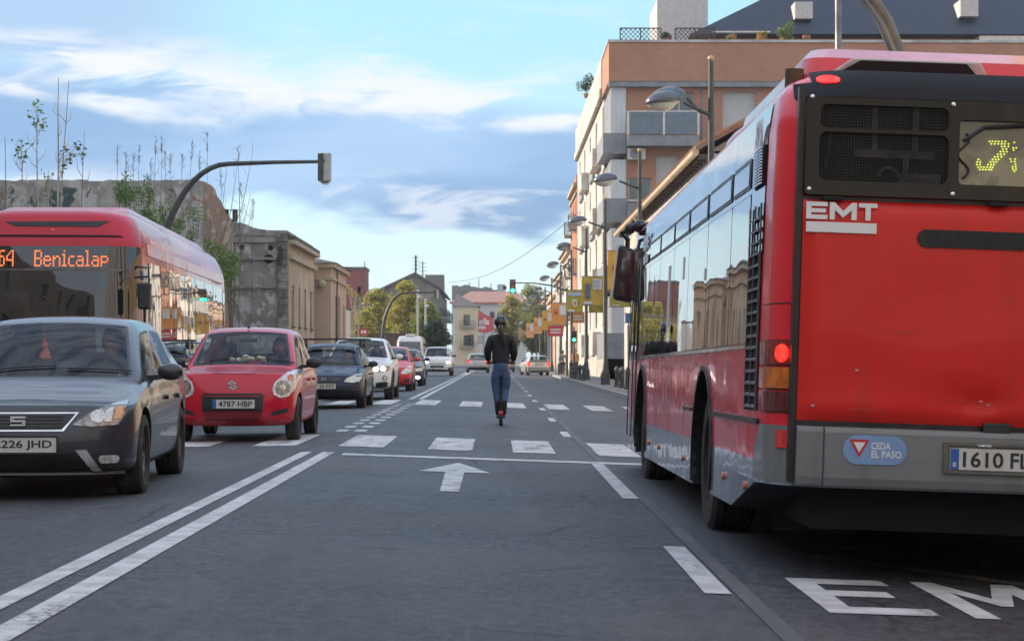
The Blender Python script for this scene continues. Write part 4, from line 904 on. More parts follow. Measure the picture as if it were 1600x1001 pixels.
def carbody(S):
    L, Wd, H = S['L'], S['W'] / 2, S['H']; zb = S.get('zb', .19)
    nose = S['nose']; tail = S['tail']                       # six (t, z) each, bottom to deck edge
    cols = S.get('cols', [(0, 0), (.55, .035), (.84, .14), (.97, .36)])
    st = []                                                   # each: list of 11 (x, t, z)
    zbelt = lambda t: S['belt0'] + (S['belt1'] - S['belt0']) * min(1, max(0, (t - S['cowl']) / (L - S['cowl'])))
    for f, dt in cols:
        row = [(0 if j == 0 else Wd * f * (.93 if j == 1 else 1), t + dt, z) for j, (t, z) in enumerate(nose)]
        t5, z5 = nose[5]
        for k, fy in enumerate((.8, .6, .42, .2, 0)): row.append((Wd * f * fy, t5 + dt + .01 * k * f, z5 + .03 * (k + 1) / 5 * f))
        st.append(row)
    def mid(t, w, zbl, ztop, wt=None, g=0):
        lo = [(0, t, zb), (w * .86, t, zb), (w * .965, t, zb + .07), (w, t, zb + (zbl - zb) * .52), (w * .992, t, zb + (zbl - zb) * .82), (w * .955, t, zbl)]
        if g == 0: up = [(w * fy, t, zbl + (ztop - zbl) * fz) for fy, fz in ((.84, .45), (.66, .74), (.44, .9), (.22, .98), (0, 1))]
        elif g == 1: up = [(w * .925, t, zbl + .025), (wt, t, ztop - .115), (wt - .075, t, ztop - .035), (wt * .5, t, ztop - .008), (0, t, ztop)]
        else: up = [(w * .92, t, zbl + .012), (w * .90, t, zbl + .03), (w * .84, t, zbl + .05), (w * .45, t - S.get('bow', .06) * (1 if g == 2 else -1), ztop - .01), (0, t - S.get('bow', .06) * 1.3 * (1 if g == 2 else -1), ztop)]
        st.append(lo + up)
    c = S['cowl']; z5 = nose[5][1]; zh = S['hood']
    t0 = nose[5][0] + .36
    for f in (.33, .68):
        t = t0 + (c - t0) * f + .12 * (1 - f); mid(t, Wd * (.985 + .015 * f), z5 + (S['belt0'] - z5) * (f * .75 + .25), z5 + .05 + (zh - z5 - .05) * (f * .8 + .2))
    iC = len(st); mid(c, Wd, S['belt0'], zh, g=2)
    iA = len(st); mid(S['ws'], Wd, zbelt(S['ws']), H - .03, S['wt'], 1)
    idx = []
    for t in S['pil']: idx.append(len(st)); mid(t, Wd, zbelt(t), H - .03 * ((t - S['pk']) / 1.2) ** 2, S['wt'] + .005, 1)
    iR = len(st); mid(S['rr'], Wd * .985, zbelt(S['rr']), S.get('Hr', H - .05), S['wt'] - .03, 1)
    iB = len(st)
    if S.get('rb'): mid(S['rb'], Wd * .97, S['belt1'], S['deck'], g=3)
    nT = len(st)
    for f, dt in reversed(cols):
        row = [(0 if j == 0 else Wd * .97 * f * (.93 if j == 1 else 1), L - t - dt * .8, z) for j, (t, z) in enumerate(tail)]
        t5, z5 = tail[5]
        for k, fy in enumerate((.8, .6, .42, .2, 0)): row.append((Wd * .97 * f * fy, L - t5 - dt * .8 - .01 * k * f, z5 + .03 * (k + 1) / 5 * f))
        st.append(row)
    mark = {}
    gl = 1
    for i in range(iC, iR):
        a, b_ = i, i + 1
        pill = False
        for (p, q_) in S['solid']:
            if a == idx[p] and b_ == idx[q_]: pill = True
        if i >= iR - 1 and not S.get('quarter', False): pill = True
        if not pill: mark[(i, 6)] = gl
    for j in (8, 9): mark[(iC, j)] = gl
    if S.get('rb') and S.get('rearglass', True):
        for j in (8, 9): mark[(iR, j)] = gl
    bm = bmesh.new(); V = {}; nst = len(st); crz = bm.edges.layers.float.new('crease_edge')
    for i, row in enumerate(st):
        for j, (x, t, z) in enumerate(row):
            V[i, j, 1] = bm.verts.new((x, t, z)); V[i, j, -1] = V[i, j, 1] if abs(x) < 1e-6 else bm.verts.new((-x, t, z))
    for i in range(len(st) - 1):
        for j in range(10):
            for s in (1, -1):
                q_ = [V[i, j, s], V[i + 1, j, s], V[i + 1, j + 1, s], V[i, j + 1, s]]; u = []
                for w_ in q_:
                    if w_ not in u: u.append(w_)
                if len(u) > 2:
                    try: f = bm.faces.new(u); f.material_index = mark.get((i, j), 0)
                    except ValueError: pass
    def cr(a, c, k):
        e = bm.edges.get((V[a], V[c])) if V[a] is not V[c] else None
        if e: e[crz] = k
    nc = len(cols)
    for s in (1, -1):
        for i in range(nst - 1):
            cr((i, 5, s), (i + 1, 5, s), .55 if i >= nc - 1 else .45)
            if iC <= i < nT: cr((i, 6, s), (i + 1, 6, s), .6); cr((i, 7, s), (i + 1, 7, s), .55); cr((i, 8, s), (i + 1, 8, s), .35)
            cr((i, 2, s), (i + 1, 2, s), .4)
            cr((i, 1, s), (i + 1, 1, s), .5)
        for j in range(6, 10): cr((iC, j, s), (iC, j + 1, s), .7); cr((iA, j, s), (iA, j + 1, s), .35 if j > 6 else .5); cr((iR, j, s), (iR, j + 1, s), .35)
        for i in idx: cr((i, 6, s), (i, 7, s), .7)
    bmesh.ops.remove_doubles(bm, verts=bm.verts, dist=.0008); bmesh.ops.recalc_face_normals(bm, faces=bm.faces)
    me = bpy.data.meshes.new('car'); bm.to_mesh(me); bm.free()
    return me
def car(name, label, loc, rot, S, group=None):
    P_ = S['paint']; L = S['L']; r, tw = S['r'], S['tw']; root = empty(name, loc, rot, label, 'car', group)
    me = carbody(S)
    for m in (P_, GLASS, WELL): me.materials.append(m)
    me = evalmesh(me, lambda o: setattr(o.modifiers.new('s', 'SUBSURF'), 'levels', 2))
    b = MB(); x1 = S['W'] / 2; y_off = L / 2
    for t in (S['fa'], S['ra']):
        for sx in (-1, 1): b.cyl((sx * (x1 - .30), t, r), (sx * (x1 + .2), t, r), r + .055, n=36)
    cut = bpy.data.meshes.new('cut'); cut.from_pydata(b.v, [], b.f); cut.materials.append(WELL)
    bm = bmesh.new(); bm.from_mesh(cut); bmesh.ops.recalc_face_normals(bm, faces=bm.faces); bm.to_mesh(cut); bm.free()
    co = bpy.data.objects.new('cut', cut); COL.objects.link(co)
    def fn(o):
        m = o.modifiers.new('b', 'BOOLEAN'); m.operation = 'DIFFERENCE'; m.object = co; m.solver = 'EXACT'; m.material_mode = 'TRANSFER'
    me = evalmesh(me, fn); bpy.data.objects.remove(co)
    for v_ in me.vertices: v_.co.y -= y_off
    gi = [i for i, m in enumerate(me.materials) if m and m.name.startswith('car_glass')]
    bm = bmesh.new(); bm.from_mesh(me)
    bvh = BVHTree.FromBMesh(bm)
    gf = [f for f in bm.faces if f.material_index in gi]
    # dark rubber and frit edge round every pane
    rr = bmesh.ops.inset_region(bm, faces=gf, thickness=S.get('frit', .022), use_even_offset=True, use_boundary=True)
    n = len(me.materials); me.materials.append(TRIM)
    for f in rr['faces']: f.material_index = n
    gset = {f for f in bm.faces if f.material_index in gi}
    gb = bm.copy(); bmesh.ops.delete(gb, geom=[f for f in gb.faces if f.material_index not in gi], context='FACES')
    bmesh.ops.delete(bm, geom=list(gset), context='FACES'); bm.to_mesh(me); bm.free()
    body_ = link('body', me, root, True, ang=40)
    # panes: windscreen, rear window and side windows
    gm = bpy.data.meshes.new('g'); gb.to_mesh(gm)
    isl = {'windscreen': [], 'rear_window': [], 'side_window': []}; seen = set(); gb.faces.ensure_lookup_table()
    groups = []
    for f in gb.faces:
        if f.index in seen: continue
        stack = [f]; comp = []; seen.add(f.index)
        while stack:
            h = stack.pop(); comp.append(h)
            for e in h.edges:
                for k in e.link_faces:
                    if k.index not in seen: seen.add(k.index); stack.append(k)
        groups.append(comp)
    for comp in groups:
        c = sum((f.calc_center_median() for f in comp), Vector()) / len(comp); vs = {}; b = MB()
        for f in comp:
            for v_ in f.verts:
                if v_ not in vs: vs[v_] = len(b.v); b.v.append(tuple(v_.co))
            b.f.append(tuple(vs[v_] for v_ in f.verts)); b.mi.append(0)
        nm = 'side_window' if abs(c.x) > .3 * S['W'] / 2 + .2 else ('windscreen' if c.y < 0 else 'rear_window')
        b.obj(nm, GLASS if nm == 'windscreen' else SGLASS, root, smooth=True, ang=60, weld=False)
    gb.free()
    for t in (S['fa'], S['ra']):
        for sx in (-1, 1): wheel(root, sx * (x1 - tw / 2 - .012), t - y_off, r, tw, sx, S.get('rim', ALLOY), S.get('spokes', 5))
    # cabin
    inn = MB(); c = S['cowl'] - y_off; hw = x1 - .14; zf = .42
    inn.box(-hw, hw, c + .05, c + .42, zf, S['belt0'] - .04); inn.box(-hw + .1, hw - .1, c + .42, S['rr'] - y_off, zf - .1, zf - .02); inn.obj('dashboard', SEATM, root, bevel=.03)
    sy = S.get('seat', S['cowl'] + 1.15) - y_off; zs = .48
    for sx in (-1, 1):
        st_ = MB(); x = sx * .37
        st_.box(x - .24, x + .24, sy - .30, sy + .2, zs - .06, zs + .04); st_.hexa([(x - .24, sy + .16, zs), (x + .24, sy + .16, zs), (x - .24, sy + .30, zs), (x + .24, sy + .30, zs), (x - .2, sy + .33, zs + .58), (x + .2, sy + .33, zs + .58), (x - .2, sy + .43, zs + .58), (x + .2, sy + .43, zs + .58)])
        st_.box(x - .12, x + .12, sy + .35, sy + .44, zs + .61, zs + .78); st_.obj('seat', SEATM, root, bevel=.03)
    st_ = MB(); yr = min(sy + .85, S['rr'] - y_off - .1); st_.hexa([(-hw + .1, yr, zs), (hw - .1, yr, zs), (-hw + .1, yr + .12, zs), (hw - .1, yr + .12, zs), (-hw + .15, yr + .12, zs + .5), (hw - .15, yr + .12, zs + .5), (-hw + .15, yr + .22, zs + .5), (hw - .15, yr + .22, zs + .5)])
    for x in (-.4, .4): st_.box(x - .12, x + .12, yr + .13, yr + .21, zs + .52, zs + .66)
    st_.obj('rear_seat', SEATM, root, bevel=.03)
    sw = MB(); cx, cy, cz = .37, sy - .42, S['belt0'] + .02
    sw.tube([(cx + .185 * math.cos(t), cy + .07 * math.sin(t), cz + .165 * math.sin(t)) for t in [2 * math.pi * i / 24 for i in range(25)]], .015, 6)
    sw.tube([(cx - .17, cy, cz), (cx + .17, cy, cz)], .018, 6); sw.tube([(cx, cy, cz), (cx, cy - .2, cz - .08)], .03, 6); sw.obj('steering_wheel', TRIM, root, smooth=True)
    MB().box(-.12, .12, S['ws'] - y_off + .02, S['ws'] - y_off + .05, H_(S) - .21, H_(S) - .155).obj('inner_mirror', TRIM, root, bevel=.01)
    # door mirrors
    mz = S['belt0'] + S.get('mz', .10); my = S['cowl'] + S.get('my', .42) - y_off
    for sx in (-1, 1):
        b = MB(); x = sx * (x1 + .10); b.sphere((x, my, mz), .105, (1.0, .60, .66), 16, 10)
        m_ = b.obj('door_mirror', S.get('mirror', P_), root, smooth=True, ang=60)
        b = MB(); b.hexa([(sx * (x1 - .09), my - .02, mz - .08), (sx * (x1 + .03), my - .02, mz - .06), (sx * (x1 - .09), my + .07, mz - .08), (sx * (x1 + .03), my + .06, mz - .06), (sx * (x1 - .09), my - .02, mz - .03), (sx * (x1 + .05), my - .02, mz - .02), (sx * (x1 - .09), my + .07, mz - .03), (sx * (x1 + .05), my + .06, mz - .02)]); b.obj('arm', TRIM, m_)
        b = MB(); b.lathe([(0, 0.001), (0, .085), (.004, .085), (.004, .001)], (0, 0, 0), 'y', 18); q_ = b.obj('mirror_glass', CHROME, m_); q_.location = (x, my + .066, mz); q_.scale = (1.05, 1, .72)
    # door seams, handles, sill line
    for sx, vw in ((1, 'right'), (-1, 'left')):
        zlo, zhi = .30, S['belt0'] - .03
        for k, t in enumerate(S['doors']):
            u = t - y_off; z1_ = zhi + .03 * k
            decal('door_seam', bvh, [(u, zlo), (u + .009, zlo), (u + .009 + S.get('seamlean', .03), z1_), (u + S.get('seamlean', .03), z1_)], vw, TRIM, root, .0025, .08, False)
        for k, t in enumerate(S['handles']):
            u = t - y_off; decal('door_handle', bvh, rrect(u - .1, u + .1, S['belt0'] - .135, S['belt0'] - .095, .018, 3), vw, S.get('handle', P_), root, .028, .05)
        if S.get('sill'): decal('side_sill', bvh, [(S['fa'] + r + .07 - y_off, .17), (S['ra'] - r - .07 - y_off, .17), (S['ra'] - r - .1 - y_off, .27), (S['fa'] + r + .1 - y_off, .27)], vw, BLK, root, .012, .15)
        if S.get('cladding'):
            for t in (S['fa'], S['ra']):
                o_ = [(t - y_off + (r + .12) * math.cos(a), r + (r + .12) * math.sin(a)) for a in [math.pi * i / 16 for i in range(17)]]; i_ = [(t - y_off + (r + .06) * math.cos(a), r + (r + .06) * math.sin(a)) for a in [math.pi * i / 16 for i in range(16, -1, -1)]]
                for k in range(16): pass
                decal('arch_cladding', bvh, o_ + i_, vw, BLK, root, .01, .3)
    # wipers
    for x in (-.42, .18):
        b = MB(); y = S['cowl'] - y_off - .02; n_ = []
        for i in range(7):
            u = x + .5 * i / 6; h_ = bvh.ray_cast(Vector((u, y + .07 + .005 * i, 3)), Vector((0, 0, -1)))[0]
            if h_: n_.append((u, h_.y, h_.z + .016))
        if len(n_) > 2: b.tube(n_, .006, 5); b.obj('wiper', TRIM, root)
    return root, bvh, y_off
def H_(S): return S['H']
def plate(root, y, z, s, x=0, back=False, w=.52, h=.11, eu=True, tilt=0, cover=1.0):
    d = 1 if back else -1
    o = MB().box(x - w / 2, x + w / 2, min(y, y + d * .012), max(y, y + d * .012), z - h / 2, z + h / 2).obj('number_plate', PLATE, root, bevel=.004)
    yy = y + d * .0135; ux = (-d, 0, 0)
    if eu: MB().box(*sorted((x + ux[0] * -w / 2 * 1, x - ux[0] * (w / 2 - .045))), min(yy - d * .001, yy + d * .0008), max(yy - d * .001, yy + d * .0008), z - h / 2 + .004, z + h / 2 - .004).obj('plate_band', PBLUE, o)
    if s: text('plate_text', s, w * .80 * cover, h * .66, (x + ux[0] * (.022 + (1 - cover) * .4 * w), yy, z), ux, (0, 0, 1), INK, o, .001)
    fr = MB()
    for a in ((x - w / 2 - .012, x + w / 2 + .012, z - h / 2 - .012, z - h / 2 - .001), (x - w / 2 - .012, x + w / 2 + .012, z + h / 2 + .001, z + h / 2 + .012)): fr.box(a[0], a[1], min(y, y + d * .015), max(y, y + d * .015), a[2], a[3])
    fr.obj('plate_frame', BLK, o)
    return o
def front_y(bvh, x, z): h = bvh.ray_cast(Vector((x, -20, z)), Vector((0, 1, 0)))[0]; return h.y if h else 0
def rear_y(bvh, x, z): h = bvh.ray_cast(Vector((x, 20, z)), Vector((0, -1, 0)))[0]; return h.y if h else 0
def mir(poly): return [(-u, v_) for u, v_ in reversed(poly)]
def both(name, bvh, poly, m, root, off=.008, step=.06, view='front', sub=None):
    for p in (poly, mir(poly)):
        o = decal(name, bvh, p, view, m, root, off, step)
        for (n2, p2, m2, off2) in (sub or []):
            decal(n2, bvh, p2 if p is poly else mir(p2), view, m2, o, off2, .05)
NB = dict(nose=[(.28, .19), (.20, .20), (.05, .27), (0, .44), (.035, .62), (.13, .76)], tail=[(.22, .24), (.16, .25), (.03, .36), (0, .52), (.05, .74), (.13, .93)])
def spec(**k):
    S = dict(NB); S.update(L=4.26, W=1.82, H=1.46, belt0=.92, belt1=1.0, cowl=1.22, hood=1.0, ws=2.0, wt=.66, pil=(2.42, 2.52, 3.16, 3.26), pk=2.5, solid=((0, 1), (2, 3)), rr=3.62, rb=4.02, deck=1.07, fa=.83, ra=3.47, r=.315, tw=.215, doors=(1.32, 2.44, 3.22), handles=(2.22, 3.05)); S.update(k); return S
# grey hatchback
S = spec(W=1.68, H=1.42, wt=.63, hood=.905, belt0=.85, cowl=1.08, ws=1.9, paint=paint('grey_metallic', (.046, .050, .062), .2, .3, 1.4), mirror=None, spokes=10, rim=ALLOY, seat=2.28,
         nose=[(.30, .17), (.22, .19), (.04, .25), (0, .42), (.03, .60), (.12, .71)]); S['mirror'] = S['paint']
LEON_Y = 14.55
c_, bv, yo = car('grey_hatchback', 'dark grey five-door hatchback nearest the camera, cut by the left edge', (-3.60, LEON_Y + 2.13, rz(-3.6) - .01), R(3.0), S)
FX_ = .87
def sq(p): return [(u * FX_, v_) for u, v_ in p]
grl = [(-.31, .535), (.31, .535), (.36, .59), (.40, .645), (-.40, .645), (-.36, .59)]
decal('grille_surround', bv, [(-.325, .523), (.325, .523), (.375, .59), (.425, .657), (-.425, .657), (-.375, .59)], 'front', CHROME, c_, .008)
g_ = decal('grille', bv, grl, 'front', TRIM, c_, .014)
for i in range(4): decal('grille_bar', bv, [(-.32, .550 + i * .024), (.32, .550 + i * .024), (.32, .556 + i * .024), (-.32, .556 + i * .024)], 'front', BLK, g_, .020, .1)
y_ = front_y(bv, 0, .6)
for zc_, w1_ in ((.634, .10), (.597, .10), (.560, .10)):
    pass
MB().prism([(-.055, .632), (.060, .632), (.055, .618), (-.030, .618), (-.030, .606), (.055, .606), (.055, .562), (-.060, .562), (-.055, .576), (.030, .576), (.030, .590), (-.055, .590)][::1], lambda u, v_, w: (u, y_ - .045 + w, v_), .02).obj('badge', BADGE, c_, bevel=.003)
both('headlight', bv, sq([(.44, .565), (.60, .552), (.80, .565), (.835, .63), (.845, .735), (.70, .705), (.56, .645)]), LENSD, c_, .012, .05,
     sub=[('reflector', ell(.64 * FX_, .625, .050, .046), LENS, .017), ('indicator', sq([(.76, .60), (.815, .61), (.825, .70), (.77, .69)]), mat('pale_amber', (.62, .30, .12), (.45, .30, .2), scale=30, rough=.1, metal=.4, coat=1), .017), ('reflector', sq([(.69, .585), (.745, .585), (.755, .69), (.70, .672)]), LENS, .017)])
decal('lower_grille', bv, sq([(-.58, .235), (.58, .235), (.50, .36), (-.50, .36)]), 'front', TRIM, c_, .008)
both('bumper_fin', bv, sq([(.47, .385), (.56, .385), (.67, .235), (.60, .235)]), BADGE, c_, .012)
both('fog_recess', bv, sq([(.66, .25), (.83, .26), (.85, .33), (.80, .365), (.60, .355)]), BLK, c_, .008, sub=[('fog_lamp', rrect(.57, .70, .29, .345, .02), LENS, .014)])
decal('lower_lip', bv, [(-.8, .205), (.8, .205), (.82, .228), (-.82, .228)], 'front', S['paint'], c_, .03)
plate(c_, front_y(bv, 0, .43) - .02, .425, '2226 JHD', .02)
for sx in (1,): pass
drv = driver((-3.60 + .35, LEON_Y + 2.30, .42), 'man with glasses and dark hair driving the grey hatchback', (.06, .055, .06), glasses=True)
MB().tube([(-3.72, LEON_Y + 1.95, 1.25), (-3.71, LEON_Y + 1.95, 1.08)], .006, 5).sphere((-3.71, LEON_Y + 1.95, 1.1), .045, (.5, .3, 1.3), 8, 6).tube([(-3.70, LEON_Y + 1.95, 1.06), (-3.68, LEON_Y + 1.95, .95)], [.012, .03], 6).tube([(-3.72, LEON_Y + 1.95, 1.06), (-3.74, LEON_Y + 1.95, .96)], [.012, .03], 6)
o_ = MB().tube([(0, 0, .3), (0, 0, .17)], .006, 5).tube([(0, 0, .17), (.01, 0, .1)], [.02, .028], 6).tube([(.01, 0, .1), (.03, 0, 0)], [.014, .03], 6).tube([(.01, 0, .1), (-.02, 0, .01)], [.014, .03], 6).obj('hanging_ribbon', mat('ribbon', (.65, .14, .08), (.5, .1, .06), rough=.8), None)
o_.location = (-3.74, LEON_Y + 1.98, 1.02); tag(o_, 'orange-red ribbon hanging behind the windscreen of the grey hatchback', 'ribbon')
# red city car
S = spec(paint=paint('cherry_red', (.50, .005, .026), .0, .3, 1.5), L=3.5, W=1.58, H=1.47, belt0=.89, belt1=.97, cowl=.92, hood=.965, ws=1.60, wt=.60, pil=(1.95, 2.04, 2.6, 2.72), pk=2, rr=3.02, rb=3.34, deck=1.05, fa=.66, ra=3.02, r=.285, tw=.165, doors=(1.02, 2.0, 2.68), handles=(1.82, 2.52), spokes=8, rim=DALLOY, seat=1.95,
         nose=[(.22, .20), (.16, .21), (.03, .28), (0, .46), (.035, .68), (.14, .86)], tail=[(.15, .24), (.1, .25), (.02, .36), (0, .52), (.04, .74), (.10, .95)], cols=[(0, 0), (.5, .03), (.82, .12), (.97, .30)], mirror=BLK, handle=None)
S['handle'] = S['paint']
SZ_Y = 24.7
c_, bv, yo = car('red_city_car', 'small cherry red hatchback with round headlights and a wide black grille', (-3.27, SZ_Y + 1.75, rz(-3.3) - .005), 0, S)
decal('grille', bv, [(-.33, .285), (.33, .285), (.375, .40), (.385, .585), (.36, .615), (-.36, .615), (-.385, .585), (-.375, .40)], 'front', BLK, c_, .006)
for i in range(8):
    z = .31 + i * .024 if i < 5 else .555 + (i - 5) * .022
    decal('grille_bar', bv, [(-.345, z), (.345, z), (.345, z + .008), (-.345, z + .008)], 'front', S['paint'] if i in (0, 1, 2, 3, 6) else TRIM, c_, .016, .12)
both('headlight', bv, [(.50, .60), (.58, .555), (.67, .575), (.735, .66), (.765, .80), (.755, .90), (.70, .895), (.60, .83), (.515, .75), (.485, .67)], LENS, c_, .014, .04,
     sub=[('reflector', ell(.60, .68, .085, .09), LENSD, .019), ('bulb', ell(.60, .68, .032, .034), CHROME, .026), ('indicator', ell(.685, .805, .033, .04), AMBER, .019)])
both('fog_recess', bv, [(.46, .335), (.66, .37), (.68, .43), (.62, .425), (.50, .39)], BLK, c_, .006)
decal('air_intake_lip', bv, [(-.5, .175), (.5, .175), (.5, .20), (-.5, .20)], 'front', BLK, c_, .01)
y_ = front_y(bv, 0, .72)
MB().prism([(-.075, .735), (-.01, .775), (.06, .735), (.03, .722), (-.012, .748), (-.03, .735), (.075, .70), (.01, .655), (-.06, .695), (-.03, .71), (.01, .684), (.03, .698)], lambda u, v_, w: (u, y_ - .022 + w, v_), .012).obj('badge', BADGE, c_)
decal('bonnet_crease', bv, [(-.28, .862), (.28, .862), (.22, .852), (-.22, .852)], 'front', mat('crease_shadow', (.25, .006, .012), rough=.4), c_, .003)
plate(c_, front_y(bv, 0, .50) - .015, .485, '4787 HBP', .02)
b = MB(); b.cyl((0, .05 - yo + .35 + 1.25, 1.455), (0, .05 - yo + .35 + 1.28, 1.50), .02, .004, 8); b.obj('aerial_stub', TRIM, c_)
driver((-3.27 + .37, SZ_Y + 1.98, .44), 'long-haired woman driving the small red car', (.05, .06, .09), long=True)
b = MB(); rr_ = random.Random(2)
for i in range(9): b.sphere((rr_.uniform(-.22, .22), rr_.uniform(-.05, .05), rr_.uniform(0, .05)), rr_.uniform(.035, .06), (1, 1, .8), 8, 6)
o_ = b.obj('dashboard_flowers', mat('pale_petals', (.6, .58, .45), (.45, .4, .2), scale=20, rough=.8), None, smooth=True); o_.location = (-3.3 + .08, SZ_Y + 1.2, .99); tag(o_, 'pale plush flowers lying on the dashboard of the red car', 'ornament')
# dark blue hatchback with roof bars
S = spec(paint=paint('navy_blue', (.003, .008, .034), .0, .4, .9), L=4.2, W=1.67, H=1.39, belt0=.83, belt1=.92, cowl=1.18, hood=.88, ws=2.05, wt=.58, r=.285, tw=.185, spokes=7, rim=DALLOY, mirror=BLK, fa=.84, ra=3.28,
         nose=[(.30, .19), (.22, .2), (.05, .27), (0, .42), (.05, .58), (.16, .70)])
HY_Y = 41.3
c_, bv, yo = car('blue_hatchback', 'dark navy hatchback with black roof bars, third in the queue', (-3.58, HY_Y + 2.1, rz(-3.58)), 0, S)
decal('grille', bv, [(-.33, .565), (.33, .565), (.38, .655), (-.38, .655)], 'front', TRIM, c_, .008)
for i in range(3): decal('grille_bar', bv, [(-.33, .585 + i * .025), (.33, .585 + i * .025), (.33, .591 + i * .025), (-.33, .591 + i * .025)], 'front', DALLOY, c_, .014, .1)
both('headlight', bv, [(.42, .56), (.60, .545), (.72, .57), (.765, .655), (.76, .72), (.62, .70), (.47, .635)], mat('hazy_lens', (.62, .55, .45), (.45, .42, .38), scale=10, rough=.15, metal=.3, coat=1), c_, .012)
decal('lower_grille', bv, [(-.60, .24), (.60, .24), (.56, .35), (-.56, .35)], 'front', TRIM, c_, .008)
decal('bumper_strip', bv, [(-.76, .385), (.76, .385), (.76, .42), (-.76, .42)], 'front', BLK, c_, .010)
text('badge', 'H', .10, .07, (0, front_y(bv, 0, .64) - .03, .625), (1, 0, 0), (0, 0, 1), BADGE, c_, .008, .3)
plate(c_, front_y(bv, 0, .46) - .02, .475, '25 FSY', .0, cover=.74)
b = MB()
for y in (2.0 - yo, 2.95 - yo): b.box(-.80, .80, y - .025, y + .025, 1.455, 1.485)
b.box(-.67, -.63, 2.0 - yo, 2.95 - yo, 1.385, 1.40).box(.63, .67, 2.0 - yo, 2.95 - yo, 1.385, 1.40)
for y in (2.0 - yo, 2.95 - yo):
    for x in (-.64, .64): b.hexa([(x - .04, y - .04, 1.28), (x + .04, y - .04, 1.28), (x - .04, y + .04, 1.28), (x + .04, y + .04, 1.28), (x - .03, y - .03, 1.455), (x + .03, y - .03, 1.455), (x - .03, y + .03, 1.455), (x + .03, y + .03, 1.455)])
b.obj('roof_bar', TRIM, c_)
driver((-3.58 + .35, HY_Y + 2.28, .38), 'woman with a dark bob driving the navy hatchback', (.03, .03, .035), long=True)
# white SUV
S = spec(paint=paint('white_paint', (.72, .72, .70), 0, .35), L=4.45, W=1.83, H=1.60, zb=.26, belt0=1.0, belt1=1.09, cowl=1.25, hood=1.08, ws=2.05, wt=.66, r=.345, tw=.225, rr=3.85, rb=4.22, deck=1.16, fa=.86, ra=3.6, spokes=10, frit=.03, cladding=True, pil=(2.5, 2.6, 3.35, 3.45),
         nose=[(.28, .27), (.20, .28), (.04, .36), (0, .55), (.03, .78), (.14, .93)], tail=[(.15, .3), (.1, .31), (.02, .42), (0, .6), (.04, .84), (.10, 1.08)])
S['mirror'] = S['paint']; BM_Y = 50.0
c_, bv, yo = car('white_suv', 'white crossover with lit ring headlights, fourth in the queue', (-3.52, BM_Y + 2.2, rz(-3.5)), 0, S)
both('grille', bv, [(.03, .66), (.26, .66), (.33, .73), (.31, .83), (.03, .83)], TRIM, c_, .010)
both('headlight', bv, [(.40, .72), (.60, .71), (.79, .74), (.84, .80), (.82, .86), (.60, .84), (.42, .80)], LENSD, c_, .014, .05, sub=[('lamp_ring', ell(.50, .775, .062, .05), WLIT, .020), ('lamp_ring', ell(.67, .785, .062, .05), WLIT, .020)])
both('fog_lamp', bv, ell(.72, .56, .062, .058), BLK, c_, .012, sub=[('fog_lens', ell(.72, .56, .04, .038), LENS, .016)])
decal('lower_grille', bv, [(-.35, .30), (.35, .30), (.42, .47), (-.42, .47)], 'front', BLK, c_, .008)
both('air_intake', bv, [(.50, .32), (.76, .34), (.80, .44), (.74, .47), (.50, .44)], BLK, c_, .010)
decal('black_underside', bv, [(-.80, .245), (.80, .245), (.80, .285), (-.80, .285)], 'front', BLK, c_, .012)
y_ = front_y(bv, 0, .88); b = MB(); b.lathe([(-.012, .001), (-.012, .042), (0, .042), (0, .001)], (0, y_, .885), 'y', 18); b.obj('badge', PBLUE, c_)
plate(c_, front_y(bv, 0, .52) - .02, .54, '', 0)
driver((-3.52 + .38, BM_Y + 2.35, .52), 'driver with short dark hair in the white crossover', (.08, .07, .07))
# red and dark cars behind
S = spec(paint=paint('bright_red', (.55, .02, .025), 0, .3), L=3.9, W=1.68, H=1.45, r=.29, cowl=1.1, ws=1.85, rr=3.3, rb=3.65, ra=3.2, pil=(2.2, 2.3, 2.85, 2.95), doors=(1.2, 2.3, 2.95), handles=(2.0, 2.75), spokes=5)
S['mirror'] = S['paint']
c_, bv, yo = car('red_hatchback', 'bright red hatchback with swept clear headlights, half hidden by the white crossover', (-3.50, 63 + 1.9, rz(-3.5)), 0, S)
both('headlight', bv, [(.48, .57), (.66, .56), (.80, .62), (.80, .82), (.70, .78), (.54, .67)], LENS, c_, .012)
decal('grille', bv, [(-.40, .30), (.40, .30), (.45, .45), (-.45, .45)], 'front', TRIM, c_, .008); both('fog_recess', bv, [(.58, .30), (.76, .32), (.76, .40), (.6, .40)], BLK, c_, .008)
plate(c_, front_y(bv, 0, .50) - .02, .52, '', 0)
S = spec(paint=paint('black_blue', (.022, .03, .05), .2, .3), H=1.43, W=1.74, cowl=1.2, r=.305, mirror=BLK)
c_, bv, yo = car('dark_sedan', 'dark blue-black car with one bright low lamp, behind the red hatchback', (-3.62, 75 + 2.1, rz(-3.6)), 0, S)
both('headlight', bv, [(.46, .585), (.64, .56), (.80, .585), (.83, .70), (.72, .70), (.52, .65)], LENS, c_, .012)
decal('grille', bv, [(-.36, .53), (.36, .53), (.42, .65), (-.42, .65)], 'front', TRIM, c_, .01)
decal('lower_grille', bv, [(-.5, .24), (.5, .24), (.45, .36), (-.45, .36)], 'front', TRIM, c_, .008)
both('fog_lamp', bv, ell(.66, .34, .085, .055), WLIT, c_, .012); plate(c_, front_y(bv, 0, .44) - .02, .44, '', 0)
